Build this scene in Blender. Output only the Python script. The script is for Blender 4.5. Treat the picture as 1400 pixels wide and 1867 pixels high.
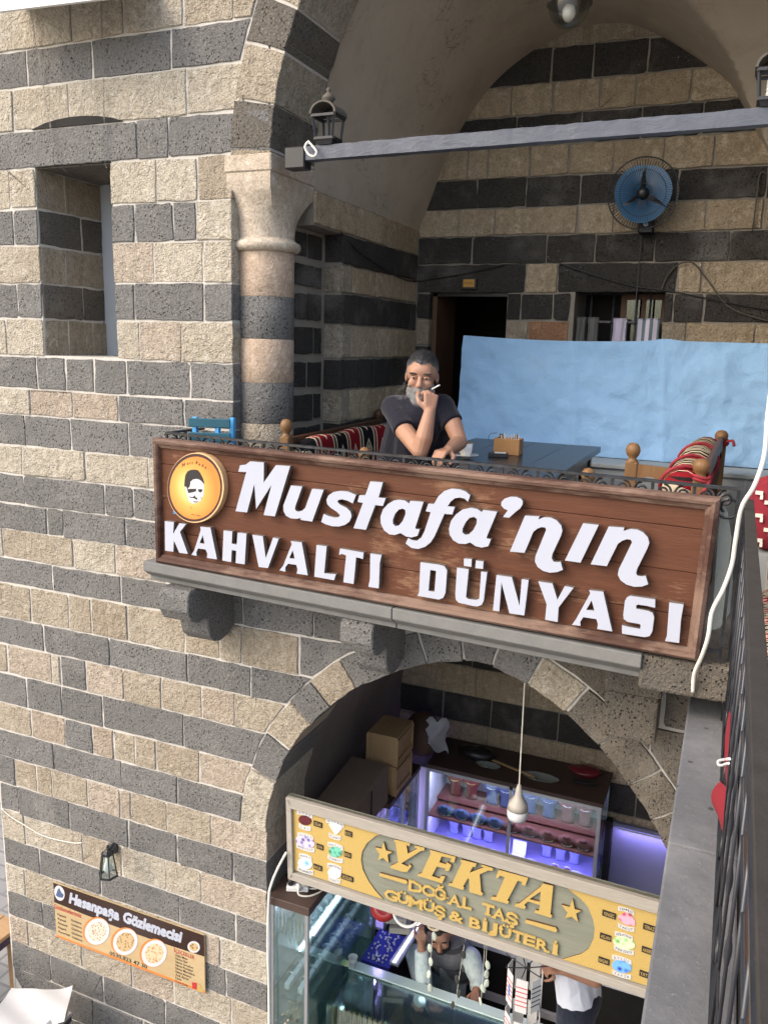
import bpy, bmesh, math, random
from mathutils import Vector, Matrix
from mathutils.geometry import tessellate_polygon
random.seed(7)
scene = bpy.context.scene
for o in list(bpy.data.objects): bpy.data.objects.remove(o)
rad = math.radians
# ------------------------------------------------------------------ camera
CAM = Vector((0, -3.7, 1.45))
YAW, PITCH, ROLL, FPX = rad(22.663), rad(11.4845), rad(-1.529), 1507.6
_f = Vector((-math.sin(YAW)*math.cos(PITCH), math.cos(YAW)*math.cos(PITCH), -math.sin(PITCH)))
_r = Vector((math.cos(YAW), math.sin(YAW), 0)); _d = _f.cross(_r)
R_ = _r*math.cos(ROLL)+_d*math.sin(ROLL); D_ = -_r*math.sin(ROLL)+_d*math.cos(ROLL)
cam = bpy.data.cameras.new('camera'); co = bpy.data.objects.new('camera', cam)
scene.collection.objects.link(co); scene.camera = co
cam.sensor_fit = 'HORIZONTAL'; cam.sensor_width = 36; cam.lens = FPX/1400*36
cam.clip_start = .05; cam.clip_end = 500
m = Matrix((R_, -D_, -_f)).transposed().to_4x4(); m.translation = CAM
co.matrix_world = m
# ------------------------------------------------------------------ light
w = bpy.data.worlds.new('World'); scene.world = w; w.use_nodes = True
SUN = Vector((-.62, -.62, .78)).normalized()
nt = w.node_tree; bg = nt.nodes['Background']; sky = nt.nodes.new('ShaderNodeTexSky')
sky.sky_type = 'NISHITA'; sky.sun_disc = False
sky.sun_elevation = math.asin(SUN.z); sky.sun_rotation = math.atan2(SUN.x, SUN.y)
sky.air_density = 1.0; sky.dust_density = 4.0; sky.ozone_density = .6
nt.links.new(sky.outputs[0], bg.inputs[0]); bg.inputs[1].default_value = .15
sl = bpy.data.lights.new('sun', 'SUN'); sl.energy = .5; sl.angle = rad(130); sl.color = (1, .92, .80)
so = bpy.data.objects.new('sun', sl); scene.collection.objects.link(so)
so.rotation_euler = SUN.to_track_quat('Z', 'Y').to_euler()
vs = scene.view_settings; vs.view_transform = 'Standard'; vs.look = 'None'; vs.gamma = 1
vs.use_curve_mapping = False; vs.exposure = 1.38
scene.cycles.max_bounces = 8; scene.cycles.diffuse_bounces = 5; scene.cycles.transparent_max_bounces = 16
# ------------------------------------------------------------------ measuring: a ray of the photograph met with a real plane of the place
def ray(x, y): return R_*((x-700)/FPX) + D_*((y-933.5)/FPX) + _f
def P(x, y, Y=0.): d = ray(x, y); return CAM + d*((Y-CAM.y)/d.y)
def PZ(x, y, Z=0.): d = ray(x, y); return CAM + d*((Z-CAM.z)/d.z)
def PX(x, y, X=0.): d = ray(x, y); return CAM + d*((X-CAM.x)/d.x)
class Plane:                                                     # an upright plane through two plan points
    def __init__(s, a, b):
        s.o = Vector((a[0], a[1], 0)); s.u = (Vector((b[0], b[1], 0))-s.o).normalized()
        s.v = Vector((0, 0, 1)); s.n = Vector((s.u.y, -s.u.x, 0))
    def uv(s, x, y):
        d = ray(x, y); p = CAM + d*((s.o-CAM).dot(s.n)/d.dot(s.n)) - s.o
        return (p.dot(s.u), p.z)
    def w(s, u, v, n=0.): return s.o + s.u*u + s.v*v + s.n*n
# ------------------------------------------------------------------ objects
col = scene.collection
def T(o, label=None, cat=None, group=None, kind=None):
    if label: o['label'] = label
    if cat: o['category'] = cat
    if group: o['group'] = group
    if kind: o['kind'] = kind
    return o
def thing(name, loc, label, cat, group=None):
    o = bpy.data.objects.new(name, None); o.location = loc; o.empty_display_size = .1; col.objects.link(o)
    return T(o, label, cat, group)
def pose(o):                                                     # world position of a thing or part made here
    return o.location + (pose(o.parent) if o.parent else Vector())
def link(name, me, mat=None, parent=None):
    o = bpy.data.objects.new(name, me); col.objects.link(o)
    if mat: me.materials.append(mat)
    if parent:
        o.parent = parent; o.matrix_parent_inverse = Matrix()
        o.location = -pose(parent)
    return o
class MB:
    def __init__(s): s.v = []; s.f = []; s.mi = []; s.cur = 0
    def add(s, vs, fs):
        b = len(s.v); s.v += [tuple(p) for p in vs]; s.f += [tuple(i+b for i in f) for f in fs]; s.mi += [s.cur]*len(fs); return s
    def box(s, x0, x1, y0, y1, z0, z1):
        return s.add([(x, y, z) for z in (z0, z1) for y in (y0, y1) for x in (x0, x1)],
                     [(0, 2, 3, 1), (4, 5, 7, 6), (0, 1, 5, 4), (2, 6, 7, 3), (0, 4, 6, 2), (1, 3, 7, 5)])
    def obox(s, c, u, v, n, a, b, d):                            # half sizes a,b,d on axes u,v,n
        c = Vector(c); u = Vector(u)*a; v = Vector(v)*b; n = Vector(n)*d
        return s.add([c+i*u+j*v+k*n for k in (-1, 1) for j in (-1, 1) for i in (-1, 1)],
                     [(0, 2, 3, 1), (4, 5, 7, 6), (0, 1, 5, 4), (2, 6, 7, 3), (0, 4, 6, 2), (1, 3, 7, 5)])
    def bar(s, p, q, a, b=None, up=(0, 0, 1)):
        p, q = Vector(p), Vector(q); u = (q-p); L = u.length; u /= L; v = Vector(up).cross(u)
        if v.length < 1e-4: v = Vector((1, 0, 0)).cross(u)
        v.normalize(); n = u.cross(v); return s.obox((p+q)/2, u, v, n, L/2, a/2, (b or a)/2)
    def prism(s, pts, off, holes=()):                            # 3D outline pushed along off, with holes
        loops = [[Vector(p) for p in pts]]+[[Vector(p) for p in h] for h in holes]; off = Vector(off)
        tr = tessellate_polygon(loops); flat = [p for l in loops for p in l]; n = len(flat)
        fs = []; nrm = Vector()
        for t in tr:
            a, b, c = (flat[i] for i in t); k = (b-a).cross(c-a)
            t = tuple(t) if k.dot(off) < 0 else tuple(reversed(t))
            fs.append(t); fs.append(tuple(i+n for i in reversed(t)))
        b = 0
        for l in loops:
            m_ = len(l)
            for i in range(m_): j = (i+1) % m_; fs.append((b+i, b+j, b+j+n, b+i+n))
            b += m_
        return s.add(flat+[p+off for p in flat], fs)
    def tube(s, pts, r, n=6, cap=True, closed=False):
        pts = [Vector(p) for p in pts]; m_ = len(pts); rs = r if hasattr(r, '__len__') else [r]*m_
        vs = []; up = None
        for i, p in enumerate(pts):
            a = pts[(i-1) % m_] if (closed or i) else p; b = pts[(i+1) % m_] if (closed or i < m_-1) else p
            t = (b-a).normalized() if (b-a).length > 1e-9 else Vector((0, 0, 1))
            if up is None:
                up = Vector((0, 0, 1)) if abs(t.z) < .9 else Vector((1, 0, 0))
            x = up.cross(t)
            if x.length < 1e-5: x = Vector((1, 0.01, 0)).cross(t)
            x.normalize(); y = t.cross(x); up = y
            vs += [p+(x*math.cos(2*math.pi*k/n)+y*math.sin(2*math.pi*k/n))*rs[i] for k in range(n)]
        fs = []
        for i in range(m_ if closed else m_-1):
            j = (i+1) % m_
            fs += [(i*n+k, i*n+(k+1) % n, j*n+(k+1) % n, j*n+k) for k in range(n)]
        if cap and not closed: fs += [tuple(reversed(range(n))), tuple((m_-1)*n+k for k in range(n))]
        return s.add(vs, fs)
    def lathe(s, prof, c=(0, 0, 0), n=16, ax=(0, 0, 1), sx=1., sy=1., cap=True):
        c = Vector(c); z = Vector(ax).normalized(); x = z.orthogonal().normalized() if abs(z.z) < .999 else Vector((1, 0, 0)); y = z.cross(x)
        vs = [c+z*h+(x*math.cos(2*math.pi*k/n)*sx+y*math.sin(2*math.pi*k/n)*sy)*r for r, h in prof for k in range(n)]
        fs = [(i*n+k, i*n+(k+1) % n, (i+1)*n+(k+1) % n, (i+1)*n+k) for i in range(len(prof)-1) for k in range(n)]
        if cap: fs += [tuple(reversed(range(n))), tuple((len(prof)-1)*n+k for k in range(n))]
        return s.add(vs, fs)
    def ell(s, c, rx, ry, rz, n=14, m_=9, M=None):
        c = Vector(c); vs = []
        for i in range(m_+1):
            t = math.pi*(i/m_*.998+.001)
            for k in range(n):
                a = 2*math.pi*k/n; q = Vector((rx*math.sin(t)*math.cos(a), ry*math.sin(t)*math.sin(a), -rz*math.cos(t)))
                vs.append(c+(M @ q if M else q))
        fs = [(i*n+k, i*n+(k+1) % n, (i+1)*n+(k+1) % n, (i+1)*n+k) for i in range(m_) for k in range(n)]
        fs += [tuple(reversed(range(n))), tuple(m_*n+k for k in range(n))]
        return s.add(vs, fs)
    def grid(s, f, nu, nv):
        vs = [f(i/nu, j/nv) for j in range(nv+1) for i in range(nu+1)]
        return s.add(vs, [(j*(nu+1)+i, j*(nu+1)+i+1, (j+1)*(nu+1)+i+1, (j+1)*(nu+1)+i) for j in range(nv) for i in range(nu)])
    def mesh(s, smooth=False, fix=True):
        me = bpy.data.meshes.new('mesh'); me.from_pydata(s.v, [], s.f)
        if any(s.mi): me.polygons.foreach_set('material_index', s.mi)
        if fix:
            b = bmesh.new(); b.from_mesh(me); bmesh.ops.recalc_face_normals(b, faces=b.faces); b.to_mesh(me); b.free()
        if smooth: me.polygons.foreach_set('use_smooth', [True]*len(me.polygons))
        me.update(); return me
    def build(s, name, mat=None, parent=None, smooth=False, fix=True, bevel=0, seg=1):
        me = s.mesh(smooth, fix)
        if bevel:
            b = bmesh.new(); b.from_mesh(me)
            es = [e for e in b.edges if len(e.link_faces) == 2 and e.calc_face_angle(0) > .5]
            bmesh.ops.bevel(b, geom=es, offset=bevel, segments=seg, affect='EDGES', profile=.5, clamp_overlap=True)
            b.to_mesh(me); b.free()
        mats = mat if isinstance(mat, (list, tuple)) else [mat]
        o = link(name, me, None, parent)
        for q in mats: me.materials.append(q)
        return o
def copy_tree(o, dx, parent=None):
    c = o.copy(); col.objects.link(c)
    if parent: c.parent = parent
    else: c.location = o.location+Vector(dx)
    for ch in o.children: copy_tree(ch, dx, c)
    return c
def smooth_by_angle(o, a=40):
    me = o.data; me.polygons.foreach_set('use_smooth', [True]*len(me.polygons)); me.set_sharp_from_angle(angle=rad(a))
def catmull(pts, n=6, closed=False):
    pts = [Vector(p) for p in pts]; N = len(pts); out = []
    for i in range(N if closed else N-1):
        g = lambda k: pts[k % N] if closed else pts[max(0, min(N-1, k))]
        a, b, c, d = g(i-1), g(i), g(i+1), g(i+2)
        for k in range(n):
            t = k/n; out.append(.5*((2*b)+(c-a)*t+(2*a-5*b+4*c-d)*t*t+(3*b-a-3*c+d)*t**3))
    if not closed: out.append(pts[-1])
    return out
# ------------------------------------------------------------------ materials
class N:
    def __init__(s, name):
        s.m = bpy.data.materials.new(name); s.m.use_nodes = True; s.t = s.m.node_tree
        s.b = s.t.nodes['Principled BSDF']; s.out = s.t.nodes['Material Output']; s._pos = None
    def n(s, typ, **k):
        q = s.t.nodes.new('ShaderNode'+typ)
        for a, b in k.items(): setattr(q, a, b)
        return q
    def l(s, a, b): s.t.links.new(a, b)
    def set(s, inp, v):
        if hasattr(v, 'is_linked'): s.l(v, inp)
        elif v is not None: inp.default_value = v
    @property
    def pos(s):
        if not s._pos: s._pos = s.n('NewGeometry').outputs['Position']
        return s._pos
    def rnd(s): return s.n('ObjectInfo').outputs['Random']
    def mapp(s, scale=(1, 1, 1), vec=None, rot=(0, 0, 0), shift=True):
        q = s.n('Mapping'); q.inputs['Scale'].default_value = scale; q.inputs['Rotation'].default_value = rot
        s.l(vec or s.pos, q.inputs['Vector'])
        if shift:
            c = s.n('CombineXYZ'); mm = s.math('MULTIPLY', s.rnd(), 37.); s.l(mm, c.inputs[0]); s.l(mm, c.inputs[2]); s.l(c.outputs[0], q.inputs['Location'])
        return q.outputs[0]
    def noise(s, scale, detail=4, rough=.55, vec=None, dist=0., color=False):
        q = s.n('TexNoise'); q.inputs['Scale'].default_value = scale; q.inputs['Detail'].default_value = detail
        q.inputs['Roughness'].default_value = rough; q.inputs['Distortion'].default_value = dist
        s.l(vec or s.pos, q.inputs['Vector']); return q.outputs['Color' if color else 'Fac']
    def vor(s, scale, vec=None, feature='F1', rnd=1.):
        q = s.n('TexVoronoi', feature=feature); q.inputs['Scale'].default_value = scale; q.inputs['Randomness'].default_value = rnd
        s.l(vec or s.pos, q.inputs['Vector']); return q.outputs['Distance']
    def wave(s, scale, dist, vec=None, dirn='X', detail=3):
        q = s.n('TexWave', bands_direction=dirn); q.inputs['Scale'].default_value = scale; q.inputs['Distortion'].default_value = dist
        q.inputs['Detail'].default_value = detail; s.l(vec or s.pos, q.inputs['Vector']); return q.outputs['Fac']
    def ramp(s, fac, stops, interp='LINEAR'):
        q = s.n('ValToRGB'); q.color_ramp.interpolation = interp; e = q.color_ramp.elements
        while len(e) < len(stops): e.new(.5)
        for k, (p, c) in enumerate(stops):
            e[k].position = p; e[k].color = (c, c, c, 1) if not hasattr(c, '__len__') else (*c[:3], 1)
        s.l(fac, q.inputs[0]); return q.outputs[0]
    def mix(s, fac, a, b, typ='MIX'):
        q = s.n('Mix', data_type='RGBA', blend_type=typ); i = q.inputs
        s.set(i['Factor'], fac)
        for inp, v in ((i[6], a), (i[7], b)): s.set(inp, v if hasattr(v, 'is_linked') else (*v, 1))
        return q.outputs[2]
    def math(s, op, a, b=0., c=0., clamp=False):
        q = s.n('Math', operation=op, use_clamp=clamp)
        for i, v in enumerate((a, b, c)): s.set(q.inputs[i], v)
        return q.outputs[0]
    def bump(s, h, strength=.5, dist=.01, prev=None):
        q = s.n('Bump'); q.inputs['Strength'].default_value = strength; q.inputs['Distance'].default_value = dist
        s.l(h, q.inputs['Height'])
        if prev: s.l(prev, q.inputs['Normal'])
        return q.outputs[0]
    def fin(s, colr=None, rough=.8, nrm=None, metal=0., spec=None, **k):
        b = s.b
        if colr is not None: s.set(b.inputs['Base Color'], colr if hasattr(colr, 'is_linked') else (*colr, 1))
        s.set(b.inputs['Roughness'], rough); s.set(b.inputs['Metallic'], metal)
        if spec is not None: b.inputs['Specular IOR Level'].default_value = spec
        if nrm is not None: s.l(nrm, b.inputs['Normal'])
        for a, v in k.items(): s.set(b.inputs[a.replace('_', ' ')], v)
        return s.m
def plain(name, c, rough=.6, metal=0., var=.12, scale=12, bump=.0, spec=None):
    n = N(name); f = n.noise(scale, 5, vec=n.mapp()); hi = tuple(min(1, v*(1+var)) for v in c); lo = tuple(v*(1-var) for v in c)
    cc = n.mix(f, lo, hi); nr = n.bump(n.noise(scale*6, 4), bump, .004) if bump else None
    rr = n.math('ADD', n.math('MULTIPLY', n.noise(scale*1.7, 3), .2), rough-.1)
    return n.fin(cc, rr, nr, metal, spec)
def limestone(name, tint=(1, 1, 1), dirty=.5, rel=1.):
    n = N(name); v = n.mapp()
    t = lambda c: tuple(a*b for a, b in zip(c, tint))
    base = n.mix(n.noise(3.2, 5, .6, v), t((.37, .335, .28)), t((.56, .52, .455)))
    base = n.mix(n.ramp(n.rnd(), [(0, 0.), (.45, .0), (.8, .4), (1, .65)]), base, t((.37, .32, .26)))
    base = n.mix(n.ramp(n.noise(26, 3, .7, v), [(.32, .55), (.55, 0.)]), base, t((.28, .245, .195)))
    streak = n.noise(7, 4, .6, n.mapp((4.5, 4.5, .5)))
    base = n.mix(n.ramp(streak, [(.54, 0.), (.74, dirty)]), base, t((.17, .14, .105)))
    base = n.mix(n.ramp(n.noise(1.3, 3, .5), [(.5, 0.), (.75, .45)]), base, t((.62, .58, .52)))
    base = n.mix(n.ramp(n.noise(95, 3, .7, v), [(.36, .6), (.52, 0.)]), base, t((.235, .20, .155)))
    base = n.mix(n.ramp(n.noise(13, 4, .7, v), [(.56, 0.), (.70, .5)]), base, t((.68, .655, .60)))
    pit = n.ramp(n.vor(70, v), [(.05, 0.), (.22, 1.)])
    base = n.mix(n.math('MULTIPLY', n.math('SUBTRACT', 1., pit), n.ramp(n.noise(9, 2, .5, v), [(.5, 0.), (.62, .8)])), base, t((.13, .10, .07)))
    h = n.math('ADD', n.noise(34, 4, .75, v), n.math('MULTIPLY', n.noise(110, 2, .6, v), .55))
    nr = n.bump(h, rel, .026); nr = n.bump(n.noise(7, 3, .65, v), .8*rel, .045, nr)
    return n.fin(base, .92, nr, spec=.15)
def basalt(name, c0=(.150, .146, .138), c1=(.240, .235, .224), fleck=.35, brown=0.):
    n = N(name); v = n.mapp()
    base = n.mix(n.noise(5, 5, .6, v), c0, c1)
    base = n.mix(n.math('MULTIPLY', n.rnd(), .45), base, tuple(a*.70 for a in c0))
    if brown: base = n.mix(n.ramp(n.noise(2.2, 4, .6), [(.4, 0.), (.7, brown)]), base, (.19, .155, .11))
    base = n.mix(n.ramp(n.noise(90, 2, .7, v), [(.3, .5), (.6, 0.)]), base, tuple(a*.6 for a in c0))
    w = n.mapp((1, 1, .8)); d = n.vor(60, w); mask = n.ramp(n.noise(6, 3, .5, v), [(.36, 0.), (.52, 1.)])
    pit = n.math('MULTIPLY', n.ramp(d, [(.10, 1.), (.26, 0.)]), mask)
    base = n.mix(pit, base, (.018, .017, .016))
    fl = n.math('MULTIPLY', n.ramp(n.vor(28, n.mapp((1, 1, 1.3), rot=(0, .5, 0))), [(.05, 1.), (.12, 0.)]), n.ramp(n.noise(3.1, 2, .6), [(.55, 0.), (.66, fleck)]))
    base = n.mix(fl, base, (.55, .53, .5))
    base = n.mix(n.ramp(n.noise(2.1, 3, .65), [(.55, 0.), (.8, .4)]), base, (.36, .345, .315))
    base = n.mix(n.ramp(n.noise(150, 2, .7, v), [(.60, 0.), (.72, .6)]), base, tuple(min(1, a*2.1) for a in c1))
    base = n.mix(n.ramp(n.noise(150, 2, .7, v), [(.30, .7), (.42, 0.)]), base, tuple(a*.4 for a in c0))
    h = n.math('SUBTRACT', n.math('MULTIPLY', n.noise(70, 3, .75, v), .8), n.math('MULTIPLY', pit, 1.2))
    nr = n.bump(h, .9, .020); nr = n.bump(n.noise(7, 3, .6, v), .6, .03, nr)
    return n.fin(base, .86, nr, spec=.25)
M = {}
M['lime'] = limestone('limestone', (1.12, 1.11, 1.05), .35); M['lime_in'] = limestone('limestone weathered and lightened', (1.15, 1.03, .84), .5)  # lime_in: indoor stone tinted lighter to make up for the dim hall
M['lime_pink'] = limestone('limestone pinkish', (1.03, .965, .91), .25); M['lime_tan'] = limestone('limestone tan', (.94, .895, .81), .45)
M['col_pale'] = limestone('smooth column stone', (1.12, 1.06, .99), .25, .3); M['col_pink'] = limestone('smooth pinkish column stone', (1.05, .90, .80), .25, .3)
M['terracotta'] = limestone('reddish stone', (.85, .52, .36), .3)
M['basalt'] = basalt('basalt'); M['basalt_br'] = basalt('basalt brownish', (.10, .092, .08), (.18, .165, .14), .3, .7)
M['basalt_in'] = basalt('basalt interior blackish', (.034, .032, .030), (.072, .067, .061), .9, .15)  # much darker basalt for the hall and shop walls
n = N('mortar'); M['mortar'] = n.fin(n.mix(n.noise(9, 3, .6), (.40, .375, .33), (.66, .635, .585)), .95, n.bump(n.noise(60, 5, .7), .7, .008), spec=.1)
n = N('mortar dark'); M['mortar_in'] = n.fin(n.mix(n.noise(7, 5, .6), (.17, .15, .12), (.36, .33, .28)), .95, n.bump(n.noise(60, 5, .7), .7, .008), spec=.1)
n = N('vault plaster'); b_ = n.mix(n.noise(1.1, 6, .6), (.38, .325, .255), (.52, .455, .365)); b_ = n.mix(n.ramp(n.noise(4, 5, .7, dist=.6), [(.5, 0.), (.75, .5)]), b_, (.31, .26, .195))
b_ = n.mix(n.ramp(n.noise(2.2, 4, .6), [(.62, 0.), (.8, .3)]), b_, (.42, .39, .34))
ck_ = n.n('TexVoronoi', feature='DISTANCE_TO_EDGE'); ck_.inputs['Scale'].default_value = 1.6; vv_ = n.n('VectorMath', operation='ADD'); n.l(n.pos, vv_.inputs[0]); n.l(n.noise(3.5, 4, .6, color=True), vv_.inputs[1]); n.l(vv_.outputs[0], ck_.inputs['Vector'])
b_ = n.mix(n.math('MULTIPLY', n.ramp(ck_.outputs[0], [(.0, 1.), (.012, 0.)]), n.ramp(n.noise(1.4, 2), [(.52, 0.), (.6, .7)])), b_, (.12, .095, .07))
b_ = n.mix(n.ramp(n.noise(.7, 4, .6), [(.45, 0.), (.62, .45)]), b_, (.25, .205, .15))
M['plaster'] = n.fin(b_, .9, n.bump(n.noise(14, 6, .6), .35, .01), spec=.15)
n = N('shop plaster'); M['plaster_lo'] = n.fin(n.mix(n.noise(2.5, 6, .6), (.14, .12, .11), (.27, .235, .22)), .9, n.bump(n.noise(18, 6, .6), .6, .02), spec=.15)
n = N('smooth grey stone'); M['slab'] = n.fin(n.mix(n.noise(14, 6, .65), (.125, .126, .120), (.21, .21, .20)), .85, n.bump(n.noise(120, 4, .7), .4, .004), spec=.2)
n = N('ledge stone'); b_ = n.mix(n.noise(5, 6, .65), (.085, .088, .095), (.165, .17, .178)); b_ = n.mix(n.ramp(n.noise(2.3, 5, .7), [(.48, 0.), (.72, .55)]), b_, (.26, .262, .265))
b_ = n.mix(n.ramp(n.vor(9), [(.06, .9), (.10, 0.)]), b_, (.05, .05, .052)); b_ = n.mix(n.ramp(n.noise(60, 4, .7), [(.62, 0.), (.75, .5)]), b_, (.36, .36, .36))
M['ledge'] = n.fin(b_, .8, n.bump(n.noise(60, 6, .7), .5, .006), spec=.25)
def wood(name, lo, hi, axis='X', scale=6., rough=.55, wear=None, wearc=(.42, .30, .20), bump=.3, thr=(.60, .68)):
    n = N(name); st = {'X': (.10, 1, 1), 'Y': (1, .10, 1), 'Z': (1, 1, .10)}[axis]; v = n.mapp(st)
    g = n.noise(scale*4, 6, .65, v, 1.2); f = n.noise(scale*26, 3, .6, v)
    c = n.mix(g, lo, hi); c = n.mix(n.math('MULTIPLY', f, .5), c, tuple(a*.6 for a in lo))
    hh = g
    if wear:
        q = n.math('ADD', n.noise(3.2, 6, .7, n.mapp(tuple(.35+.65*a for a in st), shift=False)), n.math('MULTIPLY', n.noise(scale*9, 4, .6, v, 2.), .22))
        k = n.ramp(q, [(thr[0], 0.), (thr[1], wear)]); c = n.mix(k, c, n.mix(f, wearc, tuple(min(1, a*1.5) for a in wearc)))
    nr = n.bump(n.math('ADD', g, n.math('MULTIPLY', f, .4)), bump, .006)
    return n.fin(c, rough, nr, spec=.3)
M['sign_wood'] = wood('sign board brown varnish', (.078, .027, .013), (.142, .053, .025), 'X', 6, .68, .6, (.25, .145, .085), .5, (.66, .77))
M['sign_frame'] = wood('sign frame worn', (.05, .022, .015), (.11, .052, .035), 'X', 7, .7, .45, (.26, .18, .135), .6, (.52, .66))
M['table_wood'] = wood('table dark top', (.012, .013, .015), (.030, .031, .034), 'Y', 5, .28, None, bump=.12)
M['bench_wood'] = wood('turned bench wood', (.13, .066, .026), (.30, .165, .072), 'Z', 7, .45)
M['bench_dark'] = wood('bench rail dark', (.055, .024, .012), (.12, .058, .03), 'Y', 7, .45)
M['box_wood'] = wood('napkin box wood', (.24, .12, .045), (.45, .25, .10), 'X', 9, .5)
M['crate_wood'] = wood('crate pine', (.30, .19, .09), (.50, .35, .19), 'Z', 8, .65)
M['grey_wood'] = wood('weathered frame wood', (.27, .245, .205), (.47, .44, .39), 'X', 6, .75, None, bump=.3)
M['old_wood'] = wood('old window frame', (.07, .035, .02), (.16, .085, .05), 'Z', 7, .6)
M['cafe_wood'] = wood('cafe table wood', (.30, .17, .07), (.52, .33, .16), 'X', 6, .5)
n = N('iron beam paint'); b_ = n.mix(n.noise(9, 6, .7), (.05, .057, .074), (.115, .128, .158)); M['beam'] = n.fin(b_, n.math('ADD', .3, n.math('MULTIPLY', n.noise(12, 4), .3)), n.bump(n.noise(26, 5, .6, n.mapp((.5, 1, 1), shift=False), 1.), .5, .008), spec=.35)
n = N('black iron'); M['iron'] = n.fin(n.mix(n.ramp(n.noise(22, 5, .7), [(.45, 0.), (.7, 1.)]), (.006, .007, .009), (.035, .039, .05)), n.math('ADD', .28, n.math('MULTIPLY', n.noise(30, 3), .35)), n.bump(n.noise(50, 4), .5, .003), spec=.55)
M['rail_top'] = plain('rail flat bar', (.040, .036, .032), .8, .0, .3, 20, .3, .1)
M['letter'] = plain('white sign letter', (.385, .41, .48), .65, 0, .06, 5)
M['letter_side'] = plain('letter edge', (.13, .105, .085), .7, 0, .4, 20)
M['black'] = plain('black plastic', (.012, .012, .013), .4, 0, .2)
M['dark_metal'] = plain('lantern metal', (.020, .021, .023), .45, .0, .35, 30, .2)
M['dust_metal'] = plain('lantern metal dusty', (.085, .075, .060), .75, .0, .4, 30, .2)
M['white'] = plain('white plastic', (.75, .75, .73), .45, 0, .06)
M['paper'] = plain('paper', (.50, .50, .49), .8, 0, .06)
M['cable'] = plain('cream cable', (.70, .68, .60), .5, 0, .06)
M['alu'] = plain('aluminium profile', (.42, .43, .45), .35, .7, .1)
M['grey_metal'] = plain('grey counter metal', (.30, .325, .33), .5, .0, .2, 4)
M['grey_panel'] = plain('window panel grey', (.42, .45, .48), .6, .0, .12, 3)
M['red_cord'] = plain('red cord', (.26, .018, .03), .8, 0, .25, 60, .3)
M['dark'] = plain('near black', (.012, .011, .010), .9, 0, .2)  # near black: darkness of unlit rooms put into colour, also plain dark parts
def glass(name, c=(.86, .94, .92), alpha=.12, rough=.03):
    n = N(name); tr = n.n('BsdfTransparent'); tr.inputs[0].default_value = (*c, 1); gl = n.n('BsdfGlossy'); gl.inputs['Roughness'].default_value = rough
    gl.inputs[0].default_value = (.9, .95, .95, 1); fr = n.n('Fresnel'); fr.inputs[0].default_value = 1.5; mx = n.n('MixShader')
    n.l(n.math('ADD', n.math('MULTIPLY', fr.outputs[0], .6), alpha*.2, clamp=True), mx.inputs[0]); n.l(tr.outputs[0], mx.inputs[1]); n.l(gl.outputs[0], mx.inputs[2]); n.l(mx.outputs[0], n.out.inputs[0])
    return n.m
M['glass'] = glass('showcase glass'); M['globe'] = glass('lamp globe glass', (.90, .90, .86), .5, .2)
def emit(name, c, s):
    n = N(name); return n.fin((.6, .6, .6), .6, Emission_Color=(*c, 1), Emission_Strength=s)
# ================================================================== MASONRY
GAP = .0058
def inset(poly, d):
    n_ = len(poly); out = []
    area = sum(poly[i][0]*poly[(i+1) % n_][1]-poly[(i+1) % n_][0]*poly[i][1] for i in range(n_)); sg = 1 if area > 0 else -1
    for i in range(n_):
        p, q, r = Vector(poly[i-1]), Vector(poly[i]), Vector(poly[(i+1) % n_])
        a = (q-p); b = (r-q)
        if a.length < 1e-6 or b.length < 1e-6: out.append(tuple(q)); continue
        a.normalize(); b.normalize(); na = Vector((-a.y, a.x))*sg; nb = Vector((-b.y, b.x))*sg
        k = na+nb; L = k.length
        out.append(tuple(q+k*(d*2/max(L*L, .8))))
    return out
def dense(poly, step, jit, rng):
    out = []
    for i in range(len(poly)):
        a, b = Vector(poly[i]), Vector(poly[(i+1) % len(poly)]); k = max(1, int((b-a).length/step))
        nrm = (b-a).normalized() if (b-a).length > 1e-6 else Vector((1, 0)); nrm = Vector((-nrm.y, nrm.x))
        for j in range(k):
            p = a.lerp(b, j/k)
            if j: p = p+nrm*rng.uniform(-jit, jit)
            else: p = p+Vector((rng.uniform(-jit, jit), rng.uniform(-jit, jit)))
            out.append(tuple(p))
    return out
class Frame:
    def __init__(s, o, u, v, n): s.o, s.u, s.v, s.n = Vector(o), Vector(u), Vector(v), Vector(n)
    def w(s, a, b, c=0.): return s.o+s.u*a+s.v*b+s.n*c
FAC = Frame((0, 0, 0), (1, 0, 0), (0, 0, 1), (0, -1, 0))
BACK = Frame((0, 2.02, 0), (1, 0, 0), (0, 0, 1), (0, -1, 0))
SIDE = Frame((-2.18, 0, 0), (0, 1, 0), (0, 0, 1), (1, 0, 0))
rs = random.Random(11)
def chipped(poly, rng):
    out = []; n_ = len(poly)
    if n_ > 5: return poly
    for i in range(n_):
        p, q, r = Vector(poly[i-1]), Vector(poly[i]), Vector(poly[(i+1) % n_]); a, b = (p-q), (r-q); la, lb = a.length, b.length
        if rng.random() < .42 and min(la, lb) > .08:
            c1, c2 = rng.uniform(.004, .022), rng.uniform(.004, .022); out += [tuple(q+a/la*c1), tuple(q+(a/la*c1+b/lb*c2)*.42), tuple(q+b/lb*c2)]
        else: out.append(tuple(q))
    return out
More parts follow.
